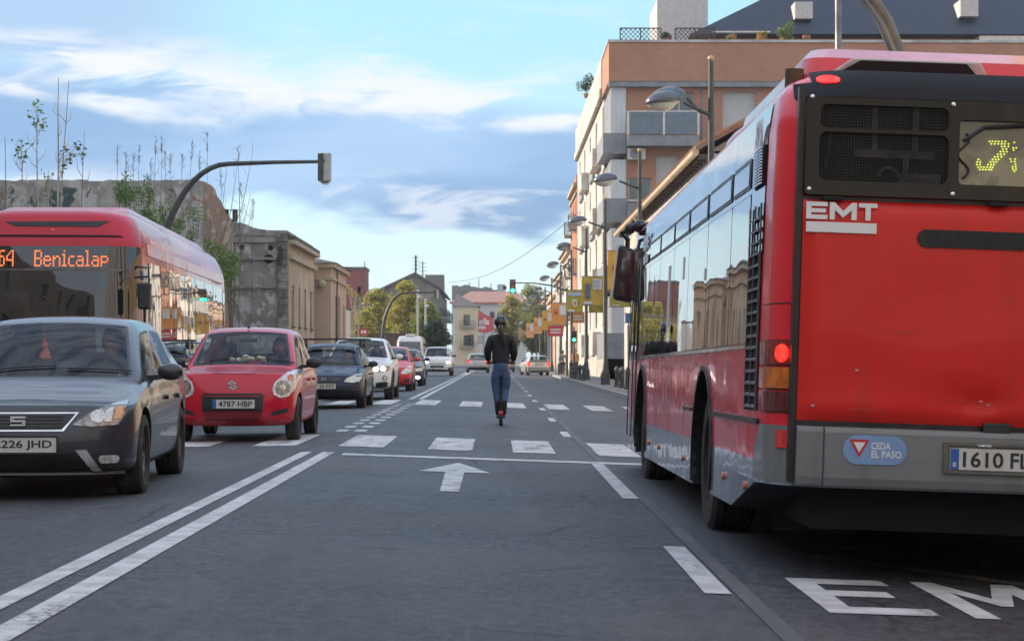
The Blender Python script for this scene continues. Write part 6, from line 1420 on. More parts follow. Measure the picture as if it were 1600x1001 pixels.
rows2 = [(600, [578]), (632, [572, 590]), (645, [575]), (697, [555, 583]), (712, [560, 580]), (727, [585]), (742, [568, 586]), (756, [570, 588]), (768, [578])]
for rs_ in (rowsd, rows2):
  b = MB()
  for yy, xs in rs_:
    for xx in xs: u, z = RR(1430 + xx * s_, 60 + yy * s_); b.prism([(u - .0058, z), (u, z - .0045), (u + .0058, z), (u, z + .0045)], lambda a, c, w: (a, -.0215 - w, c), .001)
  b.obj('display_digit', LEDM, disp)
for px, py in ((1269, 152), (1489, 164), (1263, 296), (1487, 304)): u, z = RR(px, py); MB().sphere((u, -.052, z), .013, (1, .45, 1), 10, 6).obj('bolt', CHROME, pan)
D('high_brake_lamp', ell(*RR(1303, 124), .052, .021, 24), 'front', REDLIT, .034, .05)
b = MB()
for px, py, w in ((1370, 147, .06), (1425, 151, .03), (1590, 157, .09)): u, z = RR(px, py); b.box(u - w / 2, u + w / 2, -.045, -.03, z - .004, z + .004)
# bumper: three pieces, sticker, plate, reflector
bz0, bz1 = zbb, zhb - .013
def slab_bumper(u0, u1, d, name='bumper'):
    b = MB(); n = 12
    for i in range(n): pass
    pr = [(0, bz1), (d * .8, bz1 - .006), (d, bz1 - .03), (d, (bz0 + bz1) / 2), (d * .92, bz0 + .05), (d * .6, bz0 + .006), (0, bz0)]
    vs = [(u, -a, z) for u in (u0, u1) for a, z in pr]; k = len(pr)
    b.add(vs, [(i, i + 1, k + i + 1, k + i) for i in range(k - 1)] + [tuple(range(k)), tuple(range(2 * k - 1, k - 1, -1))]); return b.obj(name, BGREY, A, bevel=.008)
ux = RR(1285, 700)[0]
slab_bumper(hx0, ux, .045); bm1 = slab_bumper(ux + .001, BW - ux, .06); slab_bumper(BW - ux + .001, BW - hx0, .045)
# plate recess, centred a little left of the bus axis
c0 = RR(1480, 715); pz = RR(1530, 717)[1]; px0 = c0[0]
frm = [(px0 - .035, pz - .075), (px0 + .555, pz - .075), (px0 + .555, pz + .085), (px0 - .035, pz + .085)]
holed('plate_recess', frm, [[(px0 - .008, pz - .06), (px0 + .53, pz - .06), (px0 + .53, pz + .066), (px0 - .008, pz + .066)]], lambda u, v_, w: Vector((u, -.062 - w, v_)), .012, mat('dirty_grey', (.14, .13, .11), rough=.7), bm1, .003)
pl = MB().box(px0, px0 + .52, -.068, -.0625, pz - .055, pz + .055).obj('number_plate', PLATE, A, bevel=.003)
MB().box(px0 + .003, px0 + .045, -.0700, -.0685, pz - .052, pz + .052).obj('plate_band', PBLUE, pl)
text('plate_text', 'E', .016, .022, (px0 + .024, -.0712, pz - .028), (1, 0, 0), (0, 0, 1), WHITEM, pl, .001)
u1_ = RR(1592, 720)[0]
text('plate_text', '1610', RR(1563, 720)[0] - RR(1500, 720)[0], .078, ((RR(1563, 720)[0] + RR(1500, 720)[0]) / 2, -.0700, pz), (1, 0, 0), (0, 0, 1), INK, pl, .001)
text('plate_text', 'FL', RR(1604, 720)[0] - RR(1574, 720)[0], .078, ((RR(1604, 720)[0] + RR(1574, 720)[0]) / 2, -.0700, pz), (1, 0, 0), (0, 0, 1), INK, pl, .001)
for k in (.17, .42): MB().box(px0 + k - .035, px0 + k + .035, -.078, -.0745, pz + .066, pz + .078).obj('plate_lamp', LENS, bm1)
s0, s1 = RR(1314, 702), RR(1413, 704); zm_ = RR(1363, 702)[1]; hh = .073
stk = MB().prism(rrect(s0[0], s1[0], zm_ - hh, zm_ + hh, hh - .001, 10), lambda u, v_, w: (u, -.0605 - w, v_), .003).obj('sticker', mat('sticker_blue', (.22, .36, .62), (.18, .30, .52), rough=.4), bm1)
uc = RR(1339, 700)[0]; zc = RR(1339, 700)[1]
MB().prism([(uc - .052, zc + .048), (uc, zc - .042), (uc + .052, zc + .048)], lambda u, v_, w: (u, -.0637 - w, v_), .002).obj('give_way_border', mat('sign_red', (.55, .03, .04), rough=.4), stk)
MB().prism([(uc - .030, zc + .034), (uc, zc - .018), (uc + .030, zc + .034)], lambda u, v_, w: (u, -.0659 - w, v_), .001).obj('give_way_centre', WHITEM, stk)
a0, a1 = RR(1358, 695), RR(1388, 696); text('lettering', 'CEDA', a1[0] - a0[0], .036, ((a0[0] + a1[0]) / 2, -.0640, a0[1]), (1, 0, 0), (0, 0, 1), WHITEM, stk, .001)
a0, a1 = RR(1358, 708), RR(1405, 709); text('lettering', 'EL PASO', a1[0] - a0[0], .036, ((a0[0] + a1[0]) / 2, -.0640, a0[1]), (1, 0, 0), (0, 0, 1), WHITEM, stk, .001)
# rounded corner column: grey foot, lamps, seams
def cz_(py, px=1215): return RR(px, py)[1] + 0
cl_, cr_ = CU(1191, 590), CU(1237, 590)
for sx in (1,):
    zc0, zc1 = cz_(566), cz_(532)
    lm = [('tail_lamp', cz_(570), cz_(531), REDL), ('indicator_lamp', cz_(608), cz_(572), AMBER), ('tail_lamp', cz_(644), cz_(610), mat('dark_red_lens', (.12, .012, .02), (.08, .01, .015), rough=.15, coat=1, scale=30))]
    for nm, za, zb_, m_ in lm:
        o_ = D(nm, rrect(cl_, cr_, za + .008, zb_ - .004, .012), 'corner', m_, .016, .03)
        if nm == 'tail_lamp' and m_ is REDL: D('lit_bulb', ell(CU(1225, 550), (za + zb_) / 2, .045, .045, 20), 'corner', REDLIT, .020, .03, parent=o_)
    for z in (cz_(531), cz_(571), cz_(609), cz_(645), cz_(472)): D('seam', [(cl_ - .02, z), (cr_ + .02, z), (cr_ + .02, z + .006), (cl_ - .02, z + .006)], 'corner', TRIM, .004, .03, solid=False)
    D('corner_skirt', [(cl_ - .16, zbb + .01), (cr_ + .06, zbb + .01), (cr_ + .06, zhb - .02), (cl_ - .02, zhb - .02), (cl_ - .16, zhb - .16)], 'corner', BGREY, .004, .05)
    u, z = RR(1223, 686); D('reflector', rrect(CU(1214, 686), CU(1232, 686), z - .045, z + .045, .006), 'corner', mat('bright_reflector', (.85, .05, .06), (.6, .03, .04), scale=60, rough=.2, coat=1), .012, .03)
# side: windows, hoppers, fairing panels, louvres
zw0 = 1.235; zw1 = SS(1150, 322)[1] ; zh0 = SS(1150, 314)[1]; zh1 = SS(1150, 268)[1]; zf1 = 2.52
ysep = [1.12, 2.0, 3.36, 4.66, 5.9, 7.25, 8.5]; yend = 9.6
wl_ = ysep + [yend]
for a, c in zip(wl_, wl_[1:]):
    D('window_pane', rrect(a + .012, c - .012, zw0, zw1, .03), 'left', BGLASS, .010, .4)
    if c <= 8.6:
        f_ = D('hopper_frame', rrect(a + .05, c - .05, zh0 + .01, zh1, .02), 'left', TRIM, .012, .5)
        D('hopper_glass', rrect(a + .09, c - .075, zh0 + .03, zh1 - .03, .01), 'left', BGLASS, .016, .5, parent=f_)
for a, c in zip(wl_, wl_[1:]): D('fairing_panel', [(a + .004, zw1 + .006), (c - .004, zw1 + .006), (c - .004, zf1), (a + .004, zf1)], 'left', FAIR, .006, .16)
D('fairing_panel', [(.56, zhm - .25), (1.112, zhm - .25), (1.112, zf1), (.56, zf1)], 'left', FAIR, .006, .16)
D('front_side_panel', [(yend + .01, zw0 - .0), (10.9, zw0), (10.9, zf1), (yend + .01, zf1)], 'left', FAIR, .006, .2)
D('door_glass', rrect(9.75, 10.75, zw0 + .05, 2.12, .03), 'left', BGLASS, .012, .5)
b = MB()
for y in (9.72, 10.2, 10.78): b.box(-.022, -.012, y - .02, y + .02, .42, 2.14)
b.obj('door_post', TRIM, A)
D('window_sill', [(.98, zw0 - .03), (10.9, zw0 - .03), (10.9, zw0 - .008), (.98, zw0 - .008)], 'left', CHROME, .008, .5)
D('sticker', rrect(3.42, 3.5, 1.7, 1.78, .005), 'left', WHITEM, .014, .2); D('sticker', rrect(6.2, 6.36, 1.45, 1.95, .005), 'left', WHITEM, .014, .2); D('sticker', rrect(5.0, 5.09, 1.78, 1.95, .005), 'left', WHITEM, .014, .2)
# tall louvre column
yl0, yl1 = .60, 1.08; zl0, zl1 = SS(1175, 640)[1], SS(1185, 322)[1]
lb = D('louvre_panel', rrect(yl0, yl1, zl0, zl1, .01), 'left', WELL, .004, .5)
b = MB(); k = 0; z = zl0 + .02
while z < zl1 - .02: b.hexa([(-.005, yl0 + .01, z), (-.018, yl0 + .01, z - .008), (-.005, yl1 - .02, z), (-.018, yl1 - .02, z - .008), (-.005, yl0 + .01, z + .012), (-.018, yl0 + .01, z + .004), (-.005, yl1 - .02, z + .012), (-.018, yl1 - .02, z + .004)]); z += .064
for y in (yl0, (yl0 + yl1) / 2, yl1 - .02): b.box(-.016, -.006, y, y + .02, zl0, zl1)
b.obj('louvre_slats', mat('louvre_grey', (.10, .105, .115), (.06, .06, .065), rough=.4), lb)
lb = D('air_grille', rrect(.60, .95, SS(1190, 292)[1], SS(1195, 226)[1], .01), 'left', WELL, .012, .5)
b = MB(); z = SS(1190, 292)[1] + .01
while z < SS(1195, 226)[1] - .01: b.box(-.022, -.012, .62, .93, z, z + .007); z += .016
b.obj('grille_slats', CHROME, lb)
# red flank details
zr_ = SS(1117, 645)[1]
D('rub_rail', [(.5, zr_ - .014), (yr_ - .66, zr_ - .014), (yr_ - .66, zr_ + .014), (.5, zr_ + .014)], 'left', TRIM, .018, .3); D('rub_rail', [(yr_ + .75, zr_ - .012), (yr_ + 1.35, zr_ - .012), (yr_ + 1.35, zr_ + .012), (yr_ + .75, zr_ + .012)], 'left', TRIM, .014, .3)
for y in (yr_ - .66, yr_ + 1.40, yr_ + .62, 6.1, 7.6, yf_ - .62): D('panel_seam', [(y, sk0 + .01), (y + .010, sk0 + .01), (y + .010, zw0 - .035), (y, zw0 - .035)], 'left', TRIM, .002, .3, solid=False)
for y in (1.0, 2.05, yr_ + 1.3, 6.9, 8.0):
    z = .44; o_ = D('side_marker', ell(y, z, .040, .024, 14), 'left', AMBER, .016, .2)
arch = []
for y, z in ((yr_, wr), (yf_, wr + .03)):
    ro, ri = .635, .60; n = 22; aa = [R(-16 + 212 * i / n) for i in range(n + 1)]
    b = MB()
    for a, c in zip(aa, aa[1:]): b.hexa([(w, y + r_ * math.cos(t), z + r_ * math.sin(t)) for r_ in (ri, ro) for t in (a, c) for w in (-.016, .03)])
    b.obj('arch_lip', TRIM, A)
for y in (yr_, yf_):
    for x in (.19, BW - .19):
        b = MB(); sx = -1 if x < 1 else 1
        b.lathe([(-.12, .30), (.06, .30), (.075, .24), (.0, .22), (-.01, .12), (.055, .10), (.07, .001), (-.12, .001)], (0, 0, 0), n=28); o_ = b.obj('wheel', MAROON, A, smooth=True, ang=30); o_.location = (x, y, wr); o_.scale = (sx, 1, 1)
        b = MB(); hw = .145; b.lathe([(-hw, .30), (-hw, .44), (-hw * .8, .478), (-.07, .485), (-.065, .475), (-.05, .475), (-.045, .485), (.045, .485), (.05, .475), (.065, .475), (.07, .485), (hw * .8, .478), (hw, .44), (hw, .30)], (0, 0, 0), n=48); b.obj('tyre', TYRE, o_, smooth=True, ang=30)
        b = MB()
        for i in range(8): t = 2 * math.pi * i / 8; b.cyl((.0, .17 * math.cos(t), .17 * math.sin(t)), (.03, .17 * math.cos(t), .17 * math.sin(t)), .016, n=6)
        b.obj('wheel_nut', DALLOY, o_)
    b = MB(); b.box(.33, BW - .33, y - .08, y + .08, .35, .55); b.obj('axle', WELL, A)
MB().box(.25, BW - .25, .25, BL - .3, .27, .5).obj('underbody', WELL, A)
for x0_ in (.34, 1.62):
    b = MB(); b.box(x0_, x0_ + .52, 2.28, 2.295, .10, .40); o_ = b.obj('mudflap', mat('mudflap_rubber', (.06, .06, .06), (.09, .085, .08), rough=.8, scale=6), A)
    text('lettering', 'noge', .34, .13, (x0_ + .24, 2.277, .26), (1, 0, 0), (0, 0, 1), mat('moulded_rubber', (.20, .19, .18), rough=.6), o_, .004)
# lettering on the flank
# EMT logo near the front of the flank
emt(-9.3, -8.7, 2.25, 2.40, lambda u, v_, w: Vector((-.010 - w, -u, v_)), .003, A); MB().box(-.012, -.008, 8.7, 9.3, 2.12, 2.2).obj('white_bar', WHITEM, A)
text('lettering', '8231', .26, .17, (-.012, .78, 2.37), (0, -1, 0), (0, 0, 1), WHITEM, A, .003)
# roof gear
b = MB(); lv = [(ztop - .02, 0, 0), (ztop + .12, .03, .10), (ztop + .20, .10, .3), (ztop + .235, .25, .6)]; rings = [[(x, y, z) for x, y in rounded(.16 + i, BW - .16 - i, .42 + j, 3.3 - j, .12, .12, 4)] for z, i, j in lv]; n = len(rings[0])
for a, c in zip(rings, rings[1:]): b.add(a + c, [(i, (i + 1) % n, n + (i + 1) % n, n + i) for i in range(n)])
b.add(rings[-1], [tuple(range(n))]); b.obj('roof_pod', BRED, A, smooth=True, ang=35)
b = MB(); b.sphere((.42, 4.2, ztop - .02), .40, (.62, 1.6, .62), 20, 12, zlo=0); b.obj('roof_dome', BRED, A, smooth=True, ang=60)
u = RR(1260, 90)[0]; b = MB(); b.tube([(u + .02, .5, ztop - .05), (u + .02, .5, ztop + .045)], .05, 14); b.obj('exhaust', mat('rusty_exhaust', (.07, .045, .03), (.12, .07, .04), rough=.8, scale=9), A, smooth=True)
b = MB(); b.hexa([(.30, .40, ztop + .015), (1.15, .40, ztop + .02), (.30, .9, ztop + .02), (1.15, .9, ztop + .02), (.42, .38, ztop + .10), (1.10, .38, ztop + .10), (.42, .9, ztop + .12), (1.1, .9, ztop + .12)]); b.obj('roof_vent', mat('pale_shell', (.55, .5, .48), rough=.5), A, bevel=.01)
b = MB(); b.hexa([(.34, .37, ztop + .018), (1.08, .37, ztop + .022), (.34, .379, ztop + .018), (1.08, .379, ztop + .022), (.46, .36, ztop + .085), (1.02, .36, ztop + .085), (.46, .379, ztop + .085), (1.02, .379, ztop + .085)]); b.obj('vent_mouth', WELL, A)
# big exterior mirror at the front left corner
b = MB(); p = hit(MA, 1, 11.35, 975, 425); x, z = p.x, p.z
b.hexa([(x - .12, 11.28, z - .30), (x + .10, 11.28, z - .33), (x - .10, 11.42, z - .30), (x + .10, 11.42, z - .33), (x - .07, 11.28, z + .30), (x + .13, 11.28, z + .24), (x - .05, 11.42, z + .30), (x + .13, 11.42, z + .24)]); mr = b.obj('exterior_mirror', BLK, A, bevel=.04)
MB().hexa([(x - .06, 11.27, z - .27), (x + .085, 11.27, z - .29), (x - .06, 11.277, z - .27), (x + .085, 11.277, z - .29), (x - .02, 11.27, z + .24), (x + .11, 11.27, z + .21), (x - .02, 11.277, z + .24), (x + .11, 11.277, z + .21)]).obj('mirror_glass', darkglass('dark_mirror', (.02, .02, .022), .5, 3, .1), mr)
MB().hexa([(x - .135, 11.29, z - .28), (x - .122, 11.29, z - .28), (x - .135, 11.41, z - .28), (x - .122, 11.41, z - .28), (x - .085, 11.29, z + .28), (x - .072, 11.29, z + .28), (x - .085, 11.41, z + .28), (x - .072, 11.41, z + .28)]).obj('pale_side', PLATE, mr)
b = MB(); b.tube([(x + .03, 11.35, z + .25), (x + .03, 11.35, z + .36), (x - .04, 11.35, z + .42), (x + .08, 11.3, z + .48), (x + .22, 11.0, z + .50)], .028, 8); b.sphere((x + .05, 11.3, z + .47), .06); b.sphere((x + .14, 11.2, z + .49), .07); b.obj('mirror_arm', TRIM, mr, smooth=True)
# ---- left bus, seen from the front
MBm = Matrix.Translation((-4.86, 27.2, rz(-5))) @ Matrix.Rotation(R(2.2), 4, 'Z')
B = empty('city_bus', (0, 0, 0), 0, 'red city bus on the left facing the camera with an orange 64 Benicalap display', 'bus'); B.matrix_world = MBm
def FF(px, py): h = hit(MBm, 1, 0, px, py); return (h.x, h.z)
BR2 = dirtypaint('bus_crimson', (.50, .008, .032), lowz=.3, hiz=.8, amt=.3, rough=.25, coat=.6, streak=.06, wob=.12)
W2, L2 = 2.55, 12.2
zt_ = FF(120, 322)[1]; zcap = FF(120, 372)[1]; zws = FF(120, 384)[1]
levels = [(.3, 0, 0, 0), (1.1, 0, 0, 0), (2.0, .01, .05, .03), (zws, .03, .10, .06), (zcap, .05, .13, .10), (zcap + .16, .10, .17, .2), (zt_ - .13, .17, .22, .4), (zt_ - .04, .28, .34, .6), (zt_, .5, .62, .9)]
me, bvB = busbody(-W2, 0, 0, L2, .52, .15, levels, lambda z: 0, [BR2, WELL], [(2.7, .485, .58), (8.9, .485, .58)], .485)
link('body', me, B, True, ang=38)
def DB(name, poly, view, m, off=.006, step=.12, parent=B, **k): return decal(name, bvB, poly, view, m, parent, off, step, **k)
ws = DB('windscreen', [(-W2 + .03, 1.13), (-.03, 1.13), (-.05, zws), (-W2 + .05, zws)], 'front', darkglass('bus_windscreen', (.010, .013, .016), .30, .8, .015), .012, .10)
zl = FF(100, 421)[1]; DB('screen_divider', [(-W2 + .1, zl - .012), (-.12, zl - .012), (-.12, zl + .012), (-W2 + .1, zl + .012)], 'front', DALLOY, .018, .12)
DB('front_vent', [(FF(5, 343)[0], FF(5, 345)[1]), (FF(20, 352)[0], FF(20, 352)[1]), (FF(150, 352)[0], FF(150, 353)[1]), (FF(168, 343)[0], FF(168, 344)[1])][::-1], 'front', BLK, .01, .1)
z = FF(90, 367)[1]; DB('cap_seam', [(-W2 + .1, z + .012), (-.30, z + .005), (-.26, z - .02), (-W2 + .1, z - .018)], 'front', WELL, .008, .1)
u, z = FF(80, 358); DB('marker_lamp', rrect(u - .02, u + .02, z - .012, z + .012, .004), 'front', AMBER, .012, .1)
FONT = {'6': ['0111', '1000', '1000', '1110', '1001', '1001', '1001', '1001', '0110'], '4': ['00011', '00101', '01001', '10001', '10001', '11111', '00001', '00001', '00001'],
 'B': ['11110', '10001', '10001', '10001', '11110', '10001', '10001', '10001', '11110'], 'e': ['00000', '00000', '00000', '01110', '10001', '11111', '10000', '10001', '01110'],
 'n': ['00000', '00000', '00000', '10110', '11001', '10001', '10001', '10001', '10001'], 'i': ['010', '000', '110', '010', '010', '010', '010', '010', '111'], 'c': ['0000', '0000', '0000', '0111', '1000', '1000', '1000', '1000', '0111'],
 'a': ['00000', '00000', '00000', '01110', '00001', '01111', '10001', '10001', '01111'], 'l': ['110', '010', '010', '010', '010', '010', '010', '010', '111'], 'p': ['00000', '00000', '00000', '11110', '10001', '10001', '11110', '10000', '10000']}
def led(s, x, z1, dx, dz):
    for ch in s:
        g_ = FONT[ch]; b = MB()
        for r_, row in enumerate(g_):
            for k_, bit in enumerate(row):
                if bit == '1':
                    u = x + k_ * dx; zz = z1 - r_ * dz; h_ = bvB.ray_cast(Vector((u, -20, zz)), Vector((0, 1, 0)))[0]; y = h_.y - .016
                    b.box(u - dx * .44, u + dx * .44, y - .004, y, zz - dz * .36, zz + dz * .36)
        x += (len(g_[0]) + 1) * dx; b.obj('display_letter', LEDO, B)
z1 = FF(80, 391.5)[1]; z9 = FF(80, 414.5)[1]; dz_ = (z1 - z9) / 8; dxx = (FF(168, 400)[0] - FF(53.5, 400)[0]) / 47.5
led('64', FF(1, 400)[0] - .02, z1, dxx * .95, dz_); led('Benicalap', FF(54, 400)[0], z1, dxx, dz_)
for i, (y0, y1) in enumerate(((.22, .95), (1.0, 2.2), (2.25, 3.7), (3.75, 5.2), (5.25, 6.7), (6.75, 8.2), (8.25, 9.7), (9.75, 11.4))):
    DB('side_window', rrect(y0, y1, 1.08, 2.42 if i else 2.36, .04), 'right', BGLASS if i else FAIR, .012, .16)
DB('roof_side_panel', [(.9, 2.52), (11.8, 2.52), (11.8, zcap - .05), (.9, zcap - .02)], 'right', BR2, .012, .2)
DB('rear_side_panel', [(11.5, .7), (11.9, .7), (11.9, 2.35), (11.5, 2.35)], 'right', FAIR, .012, .2)
DB('window_base_strip', [(.3, 1.02), (11.6, 1.02), (11.6, 1.07), (.3, 1.07)], 'right', TRIM, .01, .5)
AD = DB('side_advert', rrect(2.9, 6.5, .72, 1.0, .02), 'right', mat('advert_white', (.55, .56, .50), (.42, .46, .40), scale=2, rough=.5), .010, .4)
DB('advert_edge', rrect(6.52, 6.62, .72, 1.0, .01), 'right', mat('advert_green', (.1, .3, .08), rough=.5), .010, .4)
text('lettering', 'EMT', .34, .12, (.016 - .02, .58, 2.22), (0, 1, 0), (0, 0, 1), WHITEM, B, .004)
b = MB(); lv = [(zt_ - .05, 0, 0), (zt_ + .02, .03, .1), (zt_ + .10, .10, .35), (zt_ + .13, .22, .8)]; rings = [[(x, y, z) for x, y in rounded(-W2 + .32 + i, -.32 - i, 1.2 + j, 11.2 - j * .6, .2, .1, 4)] for z, i, j in lv]; n = len(rings[0])
for a, c in zip(rings, rings[1:]): b.add(a + c, [(i, (i + 1) % n, n + (i + 1) % n, n + i) for i in range(n)])
b.add(rings[-1], [tuple(range(n))]); b.obj('roof_pod', BR2, B, smooth=True, ang=35)
MB().box(-W2 + .5, -.4, 10.6, 11.3, zt_ - .03, zt_ + .08).obj('roof_hatch', FAIR, B, bevel=.03)
for y in (2.7, 8.9):
    for x in (-.19, -W2 + .19):
        b = MB(); b.lathe([(-.12, .30), (.06, .30), (.075, .24), (0, .22), (.05, .1), (.07, .001), (-.12, .001)], (0, 0, 0), n=24); o_ = b.obj('wheel', DALLOY, B, smooth=True, ang=30); o_.location = (x, y, .485); o_.scale = (1 if x > -1 else -1, 1, 1)
        b = MB(); b.lathe([(-.14, .30), (-.14, .44), (-.11, .485), (.11, .485), (.14, .44), (.14, .30)], (0, 0, 0), n=36); b.obj('tyre', TYRE, o_, smooth=True, ang=30)
DB('bumper', [(-W2 + .05, .33), (-.05, .33), (-.05, .62), (-W2 + .05, .62)], 'front', BLK, .02, .12)
for x in (-.45, -W2 + .45): DB('headlight', ell(x, .82, .16, .09), 'front', LENS, .018, .08)
text('lettering', '8602', .26, .13, (FF(140, 560)[0], -.02, .99), (1, 0, 0), (0, 0, 1), WHITEM, B, .004)
pA = FF(232, 463); b = MB(); x, z = pA[0] - .02, pA[1]
b.hexa([(x - .08, -.30, z - .18), (x + .08, -.30, z - .18), (x - .08, -.12, z - .18), (x + .08, -.12, z - .18), (x - .09, -.30, z + .18), (x + .09, -.30, z + .18), (x - .09, -.12, z + .18), (x + .09, -.12, z + .18)]); mr = b.obj('exterior_mirror', BLK, B, bevel=.03)
b = MB(); b.tube([(x - .16, .02, z + .38), (x - .12, -.14, z + .40), (x + .05, -.2, z + .38), (x + .06, -.2, z + .15)], .016, 7); b.tube([(x - .16, .02, z + .26), (x - .05, -.2, z + .26), (x + .05, -.2, z + .26)], .014, 7); b.tube([(x, -.2, z - .16), (x, -.18, z - .42)], .02, 7); b.obj('mirror_arm', TRIM, mr, smooth=True)

# ---------------------------------------------------------------- street furniture
def arch_mast(nm, x, y, h, reach, r, label, headz=0, group=None, face=1, m=POLE):
    root = empty(nm, (x, y, ZL if x < 0 else ZR), 0, label, 'traffic light', group)
    b = MB(); pts = [(0, 0, 0), (.02, 0, h * .45)]
    for i in range(1, 13):
        t = R(90 * i / 12); pts.append((.02 + (reach * .42) * (1 - math.cos(t)) ** 1.0, 0, h * .45 + (h * .55 - .06) * math.sin(t)))
    pts += [(reach * .7, 0, h - .02), (reach, 0, h)]
    rs = [r * 1.15] * 2 + [r * (1 - .035 * i) for i in range(12)] + [r * .5, r * .42]
    b.tube(pts, rs, 12); b.obj('mast', m, root, smooth=True)
    MB().cyl((0, 0, 0), (0, 0, .35), r * 1.7, n=12).obj('base', m, root)
    hd = MB().box(reach - .16, reach + .16, -.02, .16, h - .68 + .18, h + .22).obj('signal_head', mat('signal_shell', (.40, .42, .40), (.32, .34, .32), rough=.5), root, bevel=.03)
    bd = MB().box(reach - .17, reach - .03, -.05, -.022, h - .68 + .2, h + .2).obj('bracket', m, hd)
    for k in range(3):
        z = h + .06 - k * .26; b = MB(); b.lathe([(0, .12), (.16, .11), (.16, .105), (0, .115)], (reach, .16, z), 'y', 14); b.obj('visor', BLK, hd); b = MB(); b.lathe([(.162, .001), (.162, .1), (.17, .1), (.17, .001)], (reach, 0, z), 'y', 14); b.obj('signal_lens', (REDL, AMBER, LENSD)[k], hd)
    return root
h1 = Zp(252, 50) - ZL
arch_mast('arched_traffic_mast', X(246, 50), 50, h1, X(507, 50) - X(246, 50), .10, 'dark arched traffic signal mast reaching over the road behind the left bus')
arch_mast('arched_traffic_mast', X(598, 150), 150, Zp(456, 150) - ZL, X(682, 150) - X(598, 150), .13, 'distant arched traffic signal mast in front of the yellow trees')
# green light on a straight arm over the right lanes
root = empty('traffic_light', (X(886, 128), 128, ZR), 0, 'traffic light showing green on a thin straight arm, right of the rider', 'traffic light')
za = Zp(442, 128) - ZR; xa = X(801, 128) - X(886, 128); b = MB(); b.tube([(0, 0, 0), (0, 0, za - .3)], .08, 10); b.tube([(0, 0, za - .5), (xa * .3, 0, za - .15), (xa * .6, 0, za), (xa, 0, za + .03)], [.06, .05, .04, .035], 8); b.obj('mast', POLE, root, smooth=True)
GLIT = mat('lit_green_lamp', (.05, 1, .45), (.03, .9, .4), emit=3.0, rough=.3)
hd = MB().box(xa - .19, xa + .19, -.1, .1, za - .66, za + .24).obj('signal_head', BLK, root, bevel=.03)
for k in range(3):
    z = za + .09 - k * .29; b = MB(); b.lathe([(-.24, .13), (-.10, .13), (-.10, .12), (-.24, .12)], (xa, 0, z), 'y', 14); b.obj('visor', BLK, hd); b = MB(); b.lathe([(-.115, .001), (-.115, .12), (-.10, .12), (-.10, .001)], (xa, 0, z), 'y', 14); b.obj('signal_lens', (REDL, AMBER, GLIT)[k], hd)
MB().box(xa - .62, xa - .4, -.08, .08, za - .42, za - .18).obj('side_head', BLK, root)
root = empty('pedestrian_signal', (X(897, 118), 118, ZR), 0, 'small pedestrian signal glowing green beside the lamp posts', 'traffic light')
b = MB(); b.tube([(0, 0, 0), (0, 0, 3.0)], .05, 8); b.obj('post', POLE, root); hd = MB().box(-.16, .16, -.14, .06, 2.05, 2.75).obj('signal_head', BLK, root, bevel=.02); b = MB(); b.lathe([(-.155, .001), (-.155, .09), (-.14, .09), (-.14, .001)], (0, 0, 2.22), 'y', 12); b.obj('signal_lens', GLIT, hd)
# ---- lamp posts with leaf-shaped lanterns over the road
LG = 'street lamps along the right kerb'; PX = 4.72
GREYL = mat('lantern_grey', (.13, .15, .17), (.09, .10, .12), rough=.35, metal=.4, scale=5); DIFF = mat('lantern_glass', (.55, .55, .52), (.42, .41, .38), scale=20, rough=.15, coat=1)
def lamp(x, y, label, heads=1, H=6.75, arm=-1.3):
    root = empty('street_lamp', (x, y, ZR), 0, label, 'street lamp', LG)
    b = MB(); b.tube([(0, 0, 0), (0, 0, .9), (0, 0, .95), (0, 0, H * .6), (0, 0, H)], [.125, .12, .095, .082, .055], 12); b.obj('pole', POLE, root, smooth=True)
    b = MB(); b.lathe([(0, .2), (.5, .18), (.62, .13), (.62, .001), (0, .001)], (0, 0, 0), 'z', 12, closed=False); b.obj('base', POLE, root, smooth=True)
    b = MB(); b.sphere((0, 0, H + .05), .075, nu=12, nv=8); b.obj('finial', mat('brass_finial', (.45, .33, .15), rough=.4, metal=.6), root, smooth=True)
    for k in range(heads):
        dy = 0 if heads == 1 else (k - .5) * .5; zh = H - .95 + k * .16; arm_ = arm; arm = arm_ - (.14 if heads == 2 and k == 0 else 0)
        b = MB(); b.tube([(0, 0, H - 1.2 + .03 * k), (arm * .45, dy * .6, H - 1.08), (arm * .9, dy, zh)], [.045, .04, .035], 8); ar = b.obj('arm', POLE, root, smooth=True)
        b = MB(); b0 = 0; c = (arm - .38, dy, zh + .03); b.sphere(c, .40, (1.0, .60, .58), 20, 10, zlo=-.12)
        for i in range(len(b.v)): q_ = b.v[i]; t = (q_[0] - c[0]) / .42; b.v[i] = (q_[0], c[1] + (q_[1] - c[1]) * (1 - .22 * t), q_[2] + .05 * t)
        ln = b.obj('lantern', GREYL, ar, smooth=True, ang=50)
        b = MB(); b.sphere((c[0] - .05, dy, c[2] - .02), .345, (.95, .55, .58), 16, 10)
        for i in range(len(b.v)): q_ = b.v[i]; b.v[i] = (q_[0], q_[1], min(q_[2], c[2] - .045))
        b.obj('diffuser', DIFF, ln, smooth=True, ang=50); arm = arm_
    return root
Hl = lambda py, Y: Zp(py, Y) - ZR
lamp(PX, PX * FPX / (1112 - 775), 'near street lamp with two big grey lanterns, rising behind the right bus', 2, 7.55 - ZR, -.55)
lamp(PX, PX * FPX / (1000 - 775), 'street lamp with a brass ball top between the apartments and the tiled eave', 1, 7.8 - ZR, -.75)
labs = ['dark street lamp post beside the large orange and green banners', 'street lamp carrying the yellow banner with a bottle picture', 'street lamp behind the yellow banner pair, over the orange coat walker', 'street lamp among the smaller orange banners', 'small street lamp farther down the banner row', 'small distant street lamp above the parked silver car', 'tiny street lamp near the far end of the banners', 'farthest tiny street lamp by the green trees']
